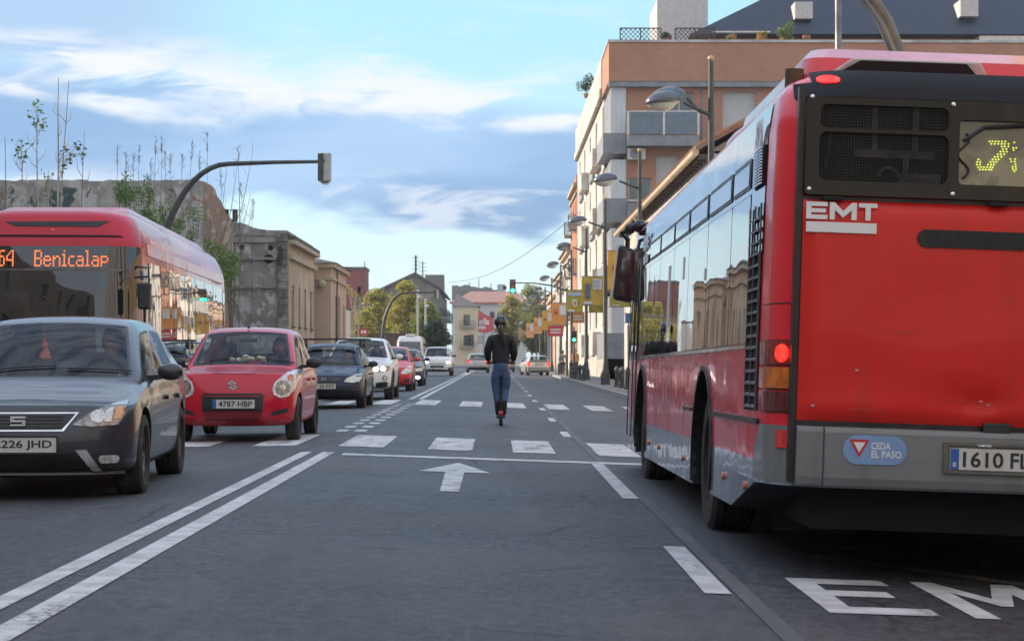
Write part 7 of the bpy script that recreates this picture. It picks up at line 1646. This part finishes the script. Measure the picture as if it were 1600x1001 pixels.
for i, px in enumerate((948, 916, 893, 876, 862, 852, 844, 838)): lamp(PX + (0 if i else -.06), PX * FPX / (px - 775), labs[i], 1, 7.8 - ZR, -.8)
# tall slim pole and curved mast close behind the right bus
o_ = empty('slim_pole', (X(1312, 29), 29, ZR), 0, 'tall ridged grey pole rising behind the right bus roof', 'pole')
b = MB(); b.tube([(0, 0, 0), (0, 0, 5.4), (0, 0, 5.42), (0, 0, 8.5)], [.065, .058, .048, .045], 12); b.obj('pole', STEEL, o_, smooth=True); MB().cyl((0, 0, 5.38), (0, 0, 5.52), .085, n=12).obj('collar', STEEL, o_)
MB().cyl((0, 0, 0), (0, 0, .3), .14, n=12).obj('base', STEEL, o_)
o_ = empty('curved_mast', (X(1432, 26), 26, ZR), 0, 'thick curved twin-tube mast leaning left above the right bus roof', 'mast')
b = MB(); zb_ = Zp(66, 26) - ZR
pts = [(0, 0, 0), (0, 0, zb_ - 1.0), (-.12, 0, zb_ - .3)] + [(X(px, 26) - X(1432, 26), 0, Zp(py, 26) - ZR) for px, py in ((1402, 62), (1390, 32), (1371, 2), (1345, -25), (1300, -50), (1240, -65))]
b.tube(pts, .075, 12); b.obj('mast', mat('weathered_mast', (.20, .17, .14), (.13, .12, .115), rough=.6, scale=7), o_, smooth=True)
b = MB(); b.tube([(p[0] - .12, p[1] - .06, p[2] - .03) for p in pts[2:]], .04, 8); b.obj('cable_tube', STEEL, o_, smooth=True); MB().cyl((0, 0, 0), (0, 0, .4), .2, n=12).obj('base', STEEL, o_)
# ---- banners hung across the lamp posts
def banner(px0, px1, py0, py1, Y, c, label, art=0):
    w = X(px1, Y) - X(px0, Y); z0, z1 = Zp(py1, Y), Zp(py0, Y); x = (X(px0, Y) + X(px1, Y)) / 2
    root = empty('street_banner', (x, Y, z0), 0, label, 'banner', 'advertising banners hung along the right pavement')
    b = MB(); n = 8; vs = []
    for k in range(2):
        for j in range(n + 1):
            for i in range(n + 1): u = -w / 2 + w * i / n; v_ = (z1 - z0) * j / n; vs.append((u, .03 * math.sin(i * 1.1 + j * .6) + .012 * k, v_))
    m1 = (n + 1) ** 2; q_ = lambda i, j, k: k * m1 + j * (n + 1) + i
    fs = [(q_(i, j, 0), q_(i + 1, j, 0), q_(i + 1, j + 1, 0), q_(i, j + 1, 0)) for i in range(n) for j in range(n)] + [(q_(i, j, 1), q_(i, j + 1, 1), q_(i + 1, j + 1, 1), q_(i + 1, j, 1)) for i in range(n) for j in range(n)]
    fs += [(q_(i, 0, 0), q_(i, 0, 1), q_(i + 1, 0, 1), q_(i + 1, 0, 0)) for i in range(n)] + [(q_(0, j, 0), q_(0, j + 1, 0), q_(0, j + 1, 1), q_(0, j, 1)) for j in range(n)]
    b.add(vs, fs); cl = b.obj('cloth', mat('banner_%d_%d' % (int(c[0] * 100), int(c[1] * 100)), c, tuple(v_ * .85 for v_ in c), scale=2, rough=.7), root, smooth=True)
    MB().tube([(-w / 2 - .05, .02, z1 - z0 + .02), (w / 2 + .05, .02, z1 - z0 + .02)], .022, 6).obj('rod', STEEL, root); MB().tube([(-w / 2 - .05, .02, -.02), (w / 2 + .05, .02, -.02)], .022, 6).obj('rod', STEEL, root)
    if art:
        h_ = z1 - z0; PW = mat('banner_print_white', (.62, .64, .66), rough=.7); PD = mat('banner_print_grey', (.13, .14, .20), rough=.7); PR = mat('banner_print_red', (.45, .05, .04), rough=.7)
        if art == 1:
            MB().box(w * .0, w * .42, -.05, -.044, h_ * .55, h_ * .92).obj('text_box', PW, cl); MB().box(-w * .34, -w * .1, -.05, -.044, h_ * .22, h_ * .75).obj('bottle_print', PD, cl, bevel=.0)
            for k in range(5): MB().box(w * .03, w * (.30 + .08 * (k % 2)), -.054, -.051, h_ * (.60 + .06 * k), h_ * (.625 + .06 * k)).obj('text_line', PD, cl)
            MB().box(-w * .4, w * .0, -.05, -.044, h_ * .03, h_ * .12).obj('slogan', PW, cl)
        elif art == 2:
            MB().box(-w * .42, w * .42, -.05, -.044, h_ * .74, h_ * .90).obj('slogan', mat('banner_print_blue', (.35, .45, .6), rough=.7), cl); MB().box(-w * .14, w * .12, -.05, -.044, h_ * .26, h_ * .58).obj('figure_print', PW, cl); MB().box(-w * .05, w * .05, -.056, -.051, h_ * .3, h_ * .5).obj('figure_mark', PR, cl); MB().box(-w * .40, -w * .02, -.05, -.044, h_ * .02, h_ * .10).obj('footer', PW, cl)
        elif art == 3:
            MB().box(-w * .0, w * .42, -.05, -.044, h_ * .45, h_ * .9).obj('text_box', PW, cl); b = MB(); b.tube([(-w * .22, -.05, h_ * .55), (-w * .22, -.044, h_ * .55)], w * .13, 12); b.obj('round_print', PR, cl)
        elif art == 4:
            for k in range(2): MB().box(-w * .34, w * .34, -.05, -.044, h_ * (.25 + .3 * k), h_ * (.42 + .3 * k)).obj('text_line', PW, cl)
    return root
YEL = (.50, .34, .035); ORG = (.62, .27, .06); GRN = (.36, .32, .03)
Yb_ = [PX * FPX / (p - 775) - .3 for p in (948, 916, 893, 876, 862, 852, 844)]
banner(909, 943, 432, 476, Yb_[1], YEL, 'yellow banner with a dark bottle picture and a white text box', 1)
banner(885.5, 911, 453, 487, Yb_[2], GRN, 'olive-green banner with a pale strip on top and a small figure', 2)
banner(862, 886, 473, 507, Yb_[3], ORG, 'orange banner with a white box, third of the near banner group', 3)
banner(847, 863, 485, 515, Yb_[4], (.60, .40, .05), 'small amber banner with a white box behind the orange one', 3)
banner(834, 847, 495, 521, Yb_[5], (.66, .33, .10), 'pale orange banner far down the street', 3)
banner(822, 834, 504, 527, Yb_[6], (.68, .38, .16), 'faded peach banner farther than the pale orange one', 3)
banner(810, 822, 508, 530, Yb_[6] + 42, (.70, .42, .22), 'most distant peach banner beside the trees')
banner(950, 994, 392, 452, Yb_[0], (.66, .36, .05), 'large orange banner partly behind the bus mirror', 3)
banner(953, 986, 454, 478, Yb_[0] + .5, GRN, 'olive banner under the large orange one, next to the bus mirror', 2)
banner(920, 944, 476, 487, Yb_[1] + 1, GRN, 'low green banner strip under the bottle banner')
banner(893, 913, 488, 503, Yb_[2] + 1, ORG, 'small orange banner with white lettering under the green one', 4)
banner(856, 880, 509, 524, 135, (.55, .035, .06), 'red sign with two lines of white lettering above the parked silver car', 4)
banner(977, 988, 490, 503, 88, (.05, .15, .40), 'small blue sign beside the bus front')
for o in [o for o in list(COL.objects) if o.name.startswith('street_banner')]:
    if 'red sign' in o['label'] or 'blue sign' in o['label']: MB().tube([(0, .06, .0), (0, .06, -(o.location.z - ZR))], .035, 6).obj('post', STEEL, o)
# ---- bollards
BG = 'dark bollards on the right kerb'
def bollard(x, y, label):
    root = empty('bollard', (x, y, ZR), 0, label, 'bollard', BG); b = MB(); b.lathe([(0, .13), (.06, .13), (.1, .09), (.5, .075), (.62, .10), (.68, .105), (.74, .08), (.80, .04), (.81, .001)], (0, 0, 0), 'z', 14, closed=False); b.obj('post', POLE, root, smooth=True)
for i, (px, py) in enumerate(((964, 607), (972, 608), (981, 611))): bollard(X(px, 78 - i * 3), 78 - i * 3, ['bollard nearest the dark lamp post', 'middle bollard of the three in front of the bus', 'bollard closest to the bus front'][i])
for i, (y, l_) in enumerate(((99, 'bollard left of the lamp post with the bottle banner'), (103, 'bollard beside the orange coat walker'), (108, 'bollard near the crossing behind the walker'), (138, 'bollard by the parked silver car'))): bollard(4.35, y, l_)
# chain fence by the crossing
o_ = empty('pavement_barrier', (4.2, 106, ZR), 0, 'low dark pavement railing beside the pedestrians', 'railing'); b = MB()
for k in range(7): b.box(-.02, .02, k * 1.2, k * 1.2 + .04, 0, .85)
b.obj('post', POLE, o_); MB().box(-.025, .025, 0, 7.24, .852, .9).box(-.015, .015, .05, 7.2, .42, .46).obj('rail', POLE, o_)
# overhead wire across the street end
o_ = empty('overhead_cable', (0, 0, 0), 0, 'thin cable sagging from the right-hand house down to the left', 'cable'); p0, p1 = at(905, 331, 150), at(700, 441, 232); b = MB()
b.tube([p0 + (p1 - p0) * (i / 12) - Vector((0, 0, 1.4 * math.sin(math.pi * i / 12))) for i in range(13)], .028, 5); b.obj('wire', mat('wire_grey', (.12, .13, .14), rough=.7), o_)
# posts on the left, small red sign, two masts before the balcony house
for px, Y, top, lab in ((653, 175, 452, 'pale slim post right of the arched mast'), (665, 182, 466, 'second pale post before the dark balcony house')):
    o_ = empty('slim_post', (X(px, Y), Y, ZL), 0, lab, 'post'); b = MB(); b.tube([(0, 0, 0), (0, 0, Zp(top, Y) - ZL)], .10, 8); b.obj('pole', mat('pale_post', (.45, .46, .46), rough=.6), o_); b = MB(); b.sphere((.15, -.1, Zp(top + 12, Y) - ZL), .16); b.obj('lamp_head', PALE, o_); MB().cyl((0, 0, 0), (0, 0, .3), .16, n=10).obj('base', STEEL, o_)
o_ = empty('red_sign_board', (X(568, 140), 140, ZL), 0, 'small red board with white marks over the queue, before the yellow trees', 'sign'); w = (X(576, 140) - X(561, 140)) / 2; z0, z1 = Zp(523, 140) - ZL, Zp(513, 140) - ZL
o2 = MB().box(-w, w, 0, .1, z0, z1).obj('board', REDB, o_); MB().box(-w * .5, -w * .1, -.02, -.003, z0 + .12, z1 - .12).box(w * .1, w * .55, -.02, -.003, z0 + .12, z1 - .12).obj('mark', WHITEM, o2); MB().box(-.05, .05, .02, .08, 0, z0).obj('post', STEEL, o_)
o_ = empty('low_fence_wall', (X(610, 160), 160, ZL), 0, 'low brownish wall behind the queue under the yellow trees', 'wall'); MB().box(X(583, 160) - X(610, 160), X(640, 160) - X(610, 160), 0, .3, -.2, Zp(522, 160) - ZL).obj('wall', mat('brown_wall', (.13, .085, .065), (.09, .06, .05), scale=2, rough=.9), o_); MB().box(X(583, 160) - X(610, 160) - .05, X(640, 160) - X(610, 160) + .05, -.05, .35, Zp(522, 160) - ZL + .003, Zp(522, 160) - ZL + .1).obj('coping', GREYR, o_)
# parked scooter near the queue
o_ = empty('parked_moped', (X(659, 112), 112, rz(-4.2)), 0, 'dark moped with one headlamp beside the white family van', 'motorcycle')
for y in (-.55, .6): b = MB(); b.lathe([(-.05, .14), (-.05, .24), (.05, .24), (.05, .14)], (0, y, .24), 'x', 18); b.obj('wheel', TYRE, o_, smooth=True)
b = MB(); b.hexa([(-.12, -.3, .35), (.12, -.3, .35), (-.15, .7, .4), (.15, .7, .4), (-.1, -.35, .95), (.1, -.35, .95), (-.14, .7, .78), (.14, .7, .78)]); b.obj('body', BLK, o_, bevel=.05); b = MB(); b.tube([(0, -.55, .24), (0, -.4, .95), (-.3, -.35, 1.05)], .03, 6); b.tube([(0, -.4, .95), (.3, -.35, 1.05)], .03, 6); b.obj('handlebar', STEEL, o_); b = MB(); b.sphere((0, -.48, .82), .09); b.obj('headlight', LENS, o_)
# ---------------------------------------------------------------- trees
BARK = mat('bark', (.20, .17, .13), (.11, .095, .075), scale=8, rough=.95, bump=.6, stretch=(1, 1, .3)); PBARK = mat('pale_bark', (.42, .38, .31), (.25, .22, .18), scale=8, rough=.9, stretch=(1, 1, .3)); TWIG = mat('grey_twig', (.16, .13, .12), (.10, .085, .08), scale=8, rough=.9)
def leaves(b, c, r, n, s, rr, flat=1.0):
    for _ in range(n):
        d = Vector((rr.gauss(0, 1), rr.gauss(0, 1), rr.gauss(0, 1))).normalized() * r * rr.random() ** .5; d.z *= flat
        p = Vector(c) + d; u = Vector((rr.gauss(0, 1), rr.gauss(0, 1), rr.gauss(0, .6))).normalized(); w = u.cross(Vector((rr.gauss(0, 1), rr.gauss(0, 1), rr.gauss(0, 1)))).normalized(); k = s * rr.uniform(.6, 1.3)
        b.add([p - u * k, p - w * k * .45, p + u * k, p + w * k * .45], [(0, 1, 2, 3)])
def tree(nm, x, y, z, h, cw, ch, m, label, seed, n=2600, s=.16, trunk=.16, clumps=26, group=None, bark=BARK):
    rr = random.Random(seed); root = empty(nm, (x, y, z), 0, label, 'tree', group)
    b = MB(); k0 = h - ch; b.tube([(0, 0, -.1), (.05, 0, k0 * .5), (.0, .05, k0), (.1, 0, h * .8)], [trunk, trunk * .8, trunk * .65, trunk * .15], 9)
    cs = []
    for i in range(clumps):
        t = rr.random(); a = rr.uniform(0, 6.283); rad = cw / 2 * math.sin(math.pi * min(1, .2 + t * .72)) * rr.uniform(.1, 1.08); cs.append(Vector((rad * math.cos(a), rad * math.sin(a), k0 + .2 + (ch - .4) * t)))
    for c in cs[::2]: st = Vector((0, 0, k0 * rr.uniform(.75, 1.0) + rr.uniform(0, ch * .3))); mid = (st + c) / 2 + Vector((0, 0, -.2)); b.tube([st, mid, c], [trunk * .35, trunk * .2, .02], 5)
    b.obj('trunk', bark, root, smooth=True, weld=False); b = MB()
    for c in cs: leaves(b, c, cw * rr.uniform(.07, .20), n // clumps, s, rr, .7)
    leaves(b, (0, 0, k0 + ch * .5), cw * .56, n // 14, s, rr, ch / cw)
    b.obj('crown', m, root, weld=False); return root
LY = leafmat('yellow_leaves', (.44, .37, .05), (.24, .27, .04), (.60, .48, .10), .45); LG_ = leafmat('green_leaves', (.13, .19, .03), (.22, .26, .04), (.45, .40, .08), .45); LD = leafmat('dark_leaves', (.02, .045, .012), (.045, .08, .02), (.09, .12, .03)); LB = leafmat('bush_leaves', (.09, .17, .035), (.16, .24, .06), (.26, .32, .10))
TG = 'plane trees on the left pavement'
for i, (px0, px1, top, Y, m_, lab) in enumerate(((560, 625, 452, 205, LY, 'yellow-green tree left of the arched mast'), (604, 668, 442, 196, LY, 'tallest yellowing tree behind the arched mast'), (640, 690, 470, 185, LG_, 'greener tree next to the pale posts'), (656, 700, 500, 176, LD, 'dark low tree by the white minibus'), (548, 590, 486, 178, LY, 'low yellow tree beside the beige house'))):
    w = X(px1, Y) - X(px0, Y); z1 = Zp(top, Y); tree('street_tree', (X(px0, Y) + X(px1, Y)) / 2, Y, ZL, z1 - ZL, w, z1 - ZL - 1.6, m_, lab, 20 + i, 7000, .19, .17, 80, TG)
for i, (px0, px1, top, Y, lab) in enumerate(((776, 818, 462, 262, 'yellow-green tree closing the street behind the rider helmet'), (800, 862, 448, 275, 'broad green tree in the gap above the small banners'), (818, 872, 478, 246, 'green tree behind the orange banners'))):
    w = X(px1, Y) - X(px0, Y); z1 = Zp(top, Y); tree('street_tree', (X(px0, Y) + X(px1, Y)) / 2, Y, -.2, z1 + .2, w, z1 - 1.8, LG_ if i else LY, lab, 40 + i, 7000, .25, .2, 80, 'trees at the far end of the street')
# bare whitish trees by the red tower
for i, (px, top, Y, sd_) in enumerate(((548, 448, 160, 3), (560, 462, 152, 8))):
    rr = random.Random(sd_); root = empty('bare_tree', (X(px, Y), Y, ZL), 0, ['tall bare pale-branched tree against the red tower', 'smaller bare tree with a few yellow leaves beside it'][i], 'tree'); h = Zp(top, Y) - ZL; b = MB(); b.tube([(0, 0, 0), (.05, 0, h * .4), (0, 0, h * .7), (.1, 0, h)], [.10, .08, .04, .012], 6); lf = MB()
    for k in range(26): t = rr.uniform(.25, .95); a = rr.uniform(0, 6.28); L_ = h * .32 * (1.15 - t); p = Vector((.05, 0, h * t)); q_ = p + Vector((math.cos(a) * L_ * .5, math.sin(a) * L_ * .5, L_)); b.tube([p, (p + q_) / 2 + Vector((math.cos(a), math.sin(a), 0)) * .1, q_], [.025, .018, .008], 4); leaves(lf, q_, .3, 5, .09, rr)
    b.obj('trunk', PBARK, root, weld=False); lf.obj('crown', LY, root, weld=False)
# saplings and weeds on the vacant lot, behind the left bus
def sapling(px, base, top, Y, label, leafy=(), lean=0, seed=1, r=.035, m=PBARK, twigs=6):
    rr = random.Random(seed); x = X(px, Y); z1 = Zp(top, Y); root = empty('sapling', (x, Y, ZL), 0, label, 'sapling'); b = MB(); dx = X(px + lean, Y) - x; h = z1 - ZL
    P_ = lambda t: Vector((dx * t ** 1.3 + .03 * math.sin(t * 9 + seed), .05 * math.sin(t * 5), h * t)); b.tube([P_(i / 10) for i in range(11)], [r * (1.15 - i / 10) + .004 for i in range(11)], 6)
    for k in range(twigs):
        t = rr.uniform(.45, .9); p = P_(t); a = rr.choice((-1, 1)); L_ = rr.uniform(.25, .7); q_ = p + Vector((a * L_ * rr.uniform(.2, .6), rr.uniform(-.2, .2), L_)); b.tube([p, (p + q_) / 2 + Vector((a * .06, 0, -.03)), q_], [.010, .008, .004], 4)
    tips = []
    for lx, ly in leafy:
        q_ = Vector((X(lx, Y) - x, rr.uniform(-.1, .1), Zp(ly, Y) - ZL)); tt = min(1, max(.1, (q_.z - .4) / h)); p = P_(tt); b.tube([p, (p + q_) / 2 + Vector((0, 0, -.05)), q_], [.012, .009, .005], 4); tips.append(q_)
    b.obj('trunk', m, root, smooth=True, weld=False)
    if tips:
        lf = MB()
        for q_ in tips:
            for _ in range(6): leaves(lf, q_ + Vector((rr.gauss(0, .07), rr.gauss(0, .07), rr.gauss(-.05, .08))), .05, 1, .085, rr)
        lf.obj('leaves', LB if rr.random() < .5 else leafmat('sapling_leaves', (.10, .13, .02), (.20, .20, .03), (.05, .07, .01)), root, weld=False)
    return root
YS = 56
sapling(85, 0, 122, YS, 'tallest bare pale sapling stem rising above the bus', ((102, 232), (112, 240), (120, 228), (130, 232), (108, 246), (101, 262), (118, 222)), 8, 2, .045)
sapling(88, 0, 126, YS + .4, 'twin stem just right of the tallest sapling', (), 18, 5, .03)
sapling(58, 0, 165, YS + 1, 'sapling with a tuft of leaves at its tip, left of the tallest stem', ((52, 163), (64, 168), (50, 176), (57, 190), (66, 193), (52, 186), (68, 186), (60, 160)), 2, 3, .035)
sapling(48, 0, 220, YS + 2, 'leafy thin sapling near the left edge', ((27, 220), (33, 228), (38, 240), (28, 238), (35, 248), (24, 246), (56, 218)), -14, 4, .03)
sapling(72, 0, 268, YS + 1.5, 'short sapling with low leaves beside the tallest stem', ((74, 272), (80, 276), (72, 290), (68, 268)), 4, 6, .02)
sapling(5, 0, 215, YS + 3, 'dry twiggy shoot at the left edge', (), 4, 7, .025, TWIG, 14); sapling(112, 0, 205, YS + 1, 'thin dark whip bending right of the tallest sapling', ((126, 238),), 22, 8, .015, TWIG)
rr0 = random.Random(5)
for i, (px, top) in enumerate(((183, 226), (197, 238), (209, 236), (218, 226), (236, 248), (243, 212), (252, 214), (258, 236), (266, 240), (285, 240), (300, 220), (311, 235), (323, 206), (345, 262), (372, 228), (376, 285), (396, 312), (18, 290))):
    lean = rr0.uniform(-4, 6); Yw = 76 + (i % 5); Pw_ = sapling(px - lean, 0, top, Yw, '', (), lean, 50 + i, .012, TWIG, 3); b = MB(); h = Zp(top, Yw) - ZL
    for k in range(20): t = rr0.random(); dxx_ = X(px, Yw) - X(px - lean, Yw); p = Vector((dxx_, 0, h - .75 * t - .06)); b.tube([p, p + Vector((rr0.gauss(0, .08), rr0.gauss(0, .08), .13))], .007, 3)
    b.obj('seed_head', TWIG, Pw_, weld=False); Pw_.name = 'dry_weed'
    Pw_['label'] = 'dry weed stalk with a seed head on the vacant lot'; Pw_['category'] = 'weed'; Pw_['group'] = 'dry weed stalks on the vacant lot'
for i, (px, py, w, h, Y, lab) in enumerate(((195, 305, 22, 34, 70, 'small leafy bush top above the bus roof'), (232, 325, 26, 60, 70, 'bright green shoots left of the arched mast'), (285, 345, 62, 64, 66, 'big fresh green bush behind the arched mast base'), (340, 400, 44, 46, 66, 'green bush against the ruined house'), (362, 430, 34, 60, 64, 'creeper hanging at the rear of the left bus'))):
    rr = random.Random(70 + i); x = X(px, Y); z = Zp(py, Y); root = empty('green_bush', (x, Y, ZL), 0, lab, 'bush'); b = MB(); lf = MB(); W_, H__ = w * Y / FPX, h * Y / FPX
    for k in range(16): c = Vector((rr.gauss(0, W_ * .26), rr.gauss(0, .35), z - ZL + rr.gauss(0, H__ * .27))); b.tube([(0, 0, 0), (c.x * .4, c.y * .4, c.z * .6), c], [.02, .012, .005], 4); leaves(lf, c, .26, 60, .055, rr)
    b.obj('stem', TWIG, root, weld=False); lf.obj('leaves', LB, root, weld=False)
# bare curving branches in front of the ruin
o_ = empty('bare_branches', (X(305, 74), 74, ZL), 0, 'bare arching branches in front of the ruined house', 'shrub'); b = MB(); rr = random.Random(3)
for tx, ty in ((396, 178 + 60), (372, 250), (390, 300), (398, 318), (352, 262), (380, 330), (330, 300), (300, 290)):
    e = Vector((X(tx, 74) - X(305, 74), rr.uniform(-.4, .4), Zp(ty, 74) - ZL)); s0 = Vector((0, 0, .1)); m1 = s0.lerp(e, .45) + Vector((-.35, 0, -.35)); m2 = s0.lerp(e, .8) + Vector((.05, 0, -.25)); b.tube([s0, m1, m2, e], [.035, .022, .014, .005], 5)
    for k in range(4): p = m1.lerp(e, rr.random()); b.tube([p, p + Vector((rr.uniform(-.2, .2), 0, rr.uniform(.15, .5)))], [.008, .003], 3)
b.obj('branches', TWIG, o_, weld=False)
# plants on the apartment roof and balcony corner
for i, (px, py, r_, m_, lab) in enumerate(((917, 130, .75, LD, 'dark shrub hanging over the corner of the apartment roof'), (1043, 56, .35, LD, 'thin terrace plant by the lattice screens'), (1146, 57, .35, LG_, 'terrace plant with reddish leaves'), (1191, 57, .32, LY, 'round yellow-green terrace plant'), (1228, 50, .62, LB, 'large pale green terrace shrub'), (1262, 64, .25, LB, 'small green terrace plant'))):
    Y = 109 if px > 940 else 139; x, z = X(px, Y) , Zp(py, Y); rr = random.Random(90 + i); base = Zp(62, 109) if px > 940 else z - r_ * 1.3; root = empty('terrace_plant', (x, Y + (.0 if px > 940 else 0), base), 0, lab, 'plant'); b = MB(); lf = MB()
    b.lathe([(0, .001), (0, .18), (.3, .24), (.3, .001)], (0, 0, 0), 'z', 10, closed=False); b.obj('pot', mat('terracotta', (.35, .14, .07), rough=.8), root)
    for k in range(7): leaves(lf, Vector((rr.gauss(0, r_ * .4), rr.gauss(0, r_ * .3), z - base + rr.gauss(0, r_ * .4))), r_ * .5, 90, .09, rr)
    lf.obj('foliage', m_, root, weld=False)
bpy.context.view_layer.update()

# ---------------------------------------------------------------- distance haze
hm = bpy.data.materials.new('haze_air'); hm.use_nodes = True; N_ = hm.node_tree.nodes; N_.clear()
q = NG(hm.node_tree); pv = q.n('ShaderNodeVolumePrincipled', {'Color': (.82, .90, 1.0, 1), 'Density': .00032, 'Anisotropy': .2}); mo = q.n('ShaderNodeOutputMaterial'); hm.node_tree.links.new(pv.outputs[0], mo.inputs['Volume'])
tag(MB().box(-710, 710, -130, 960, -1.7, 40).obj('haze', hm), kind='stuff')
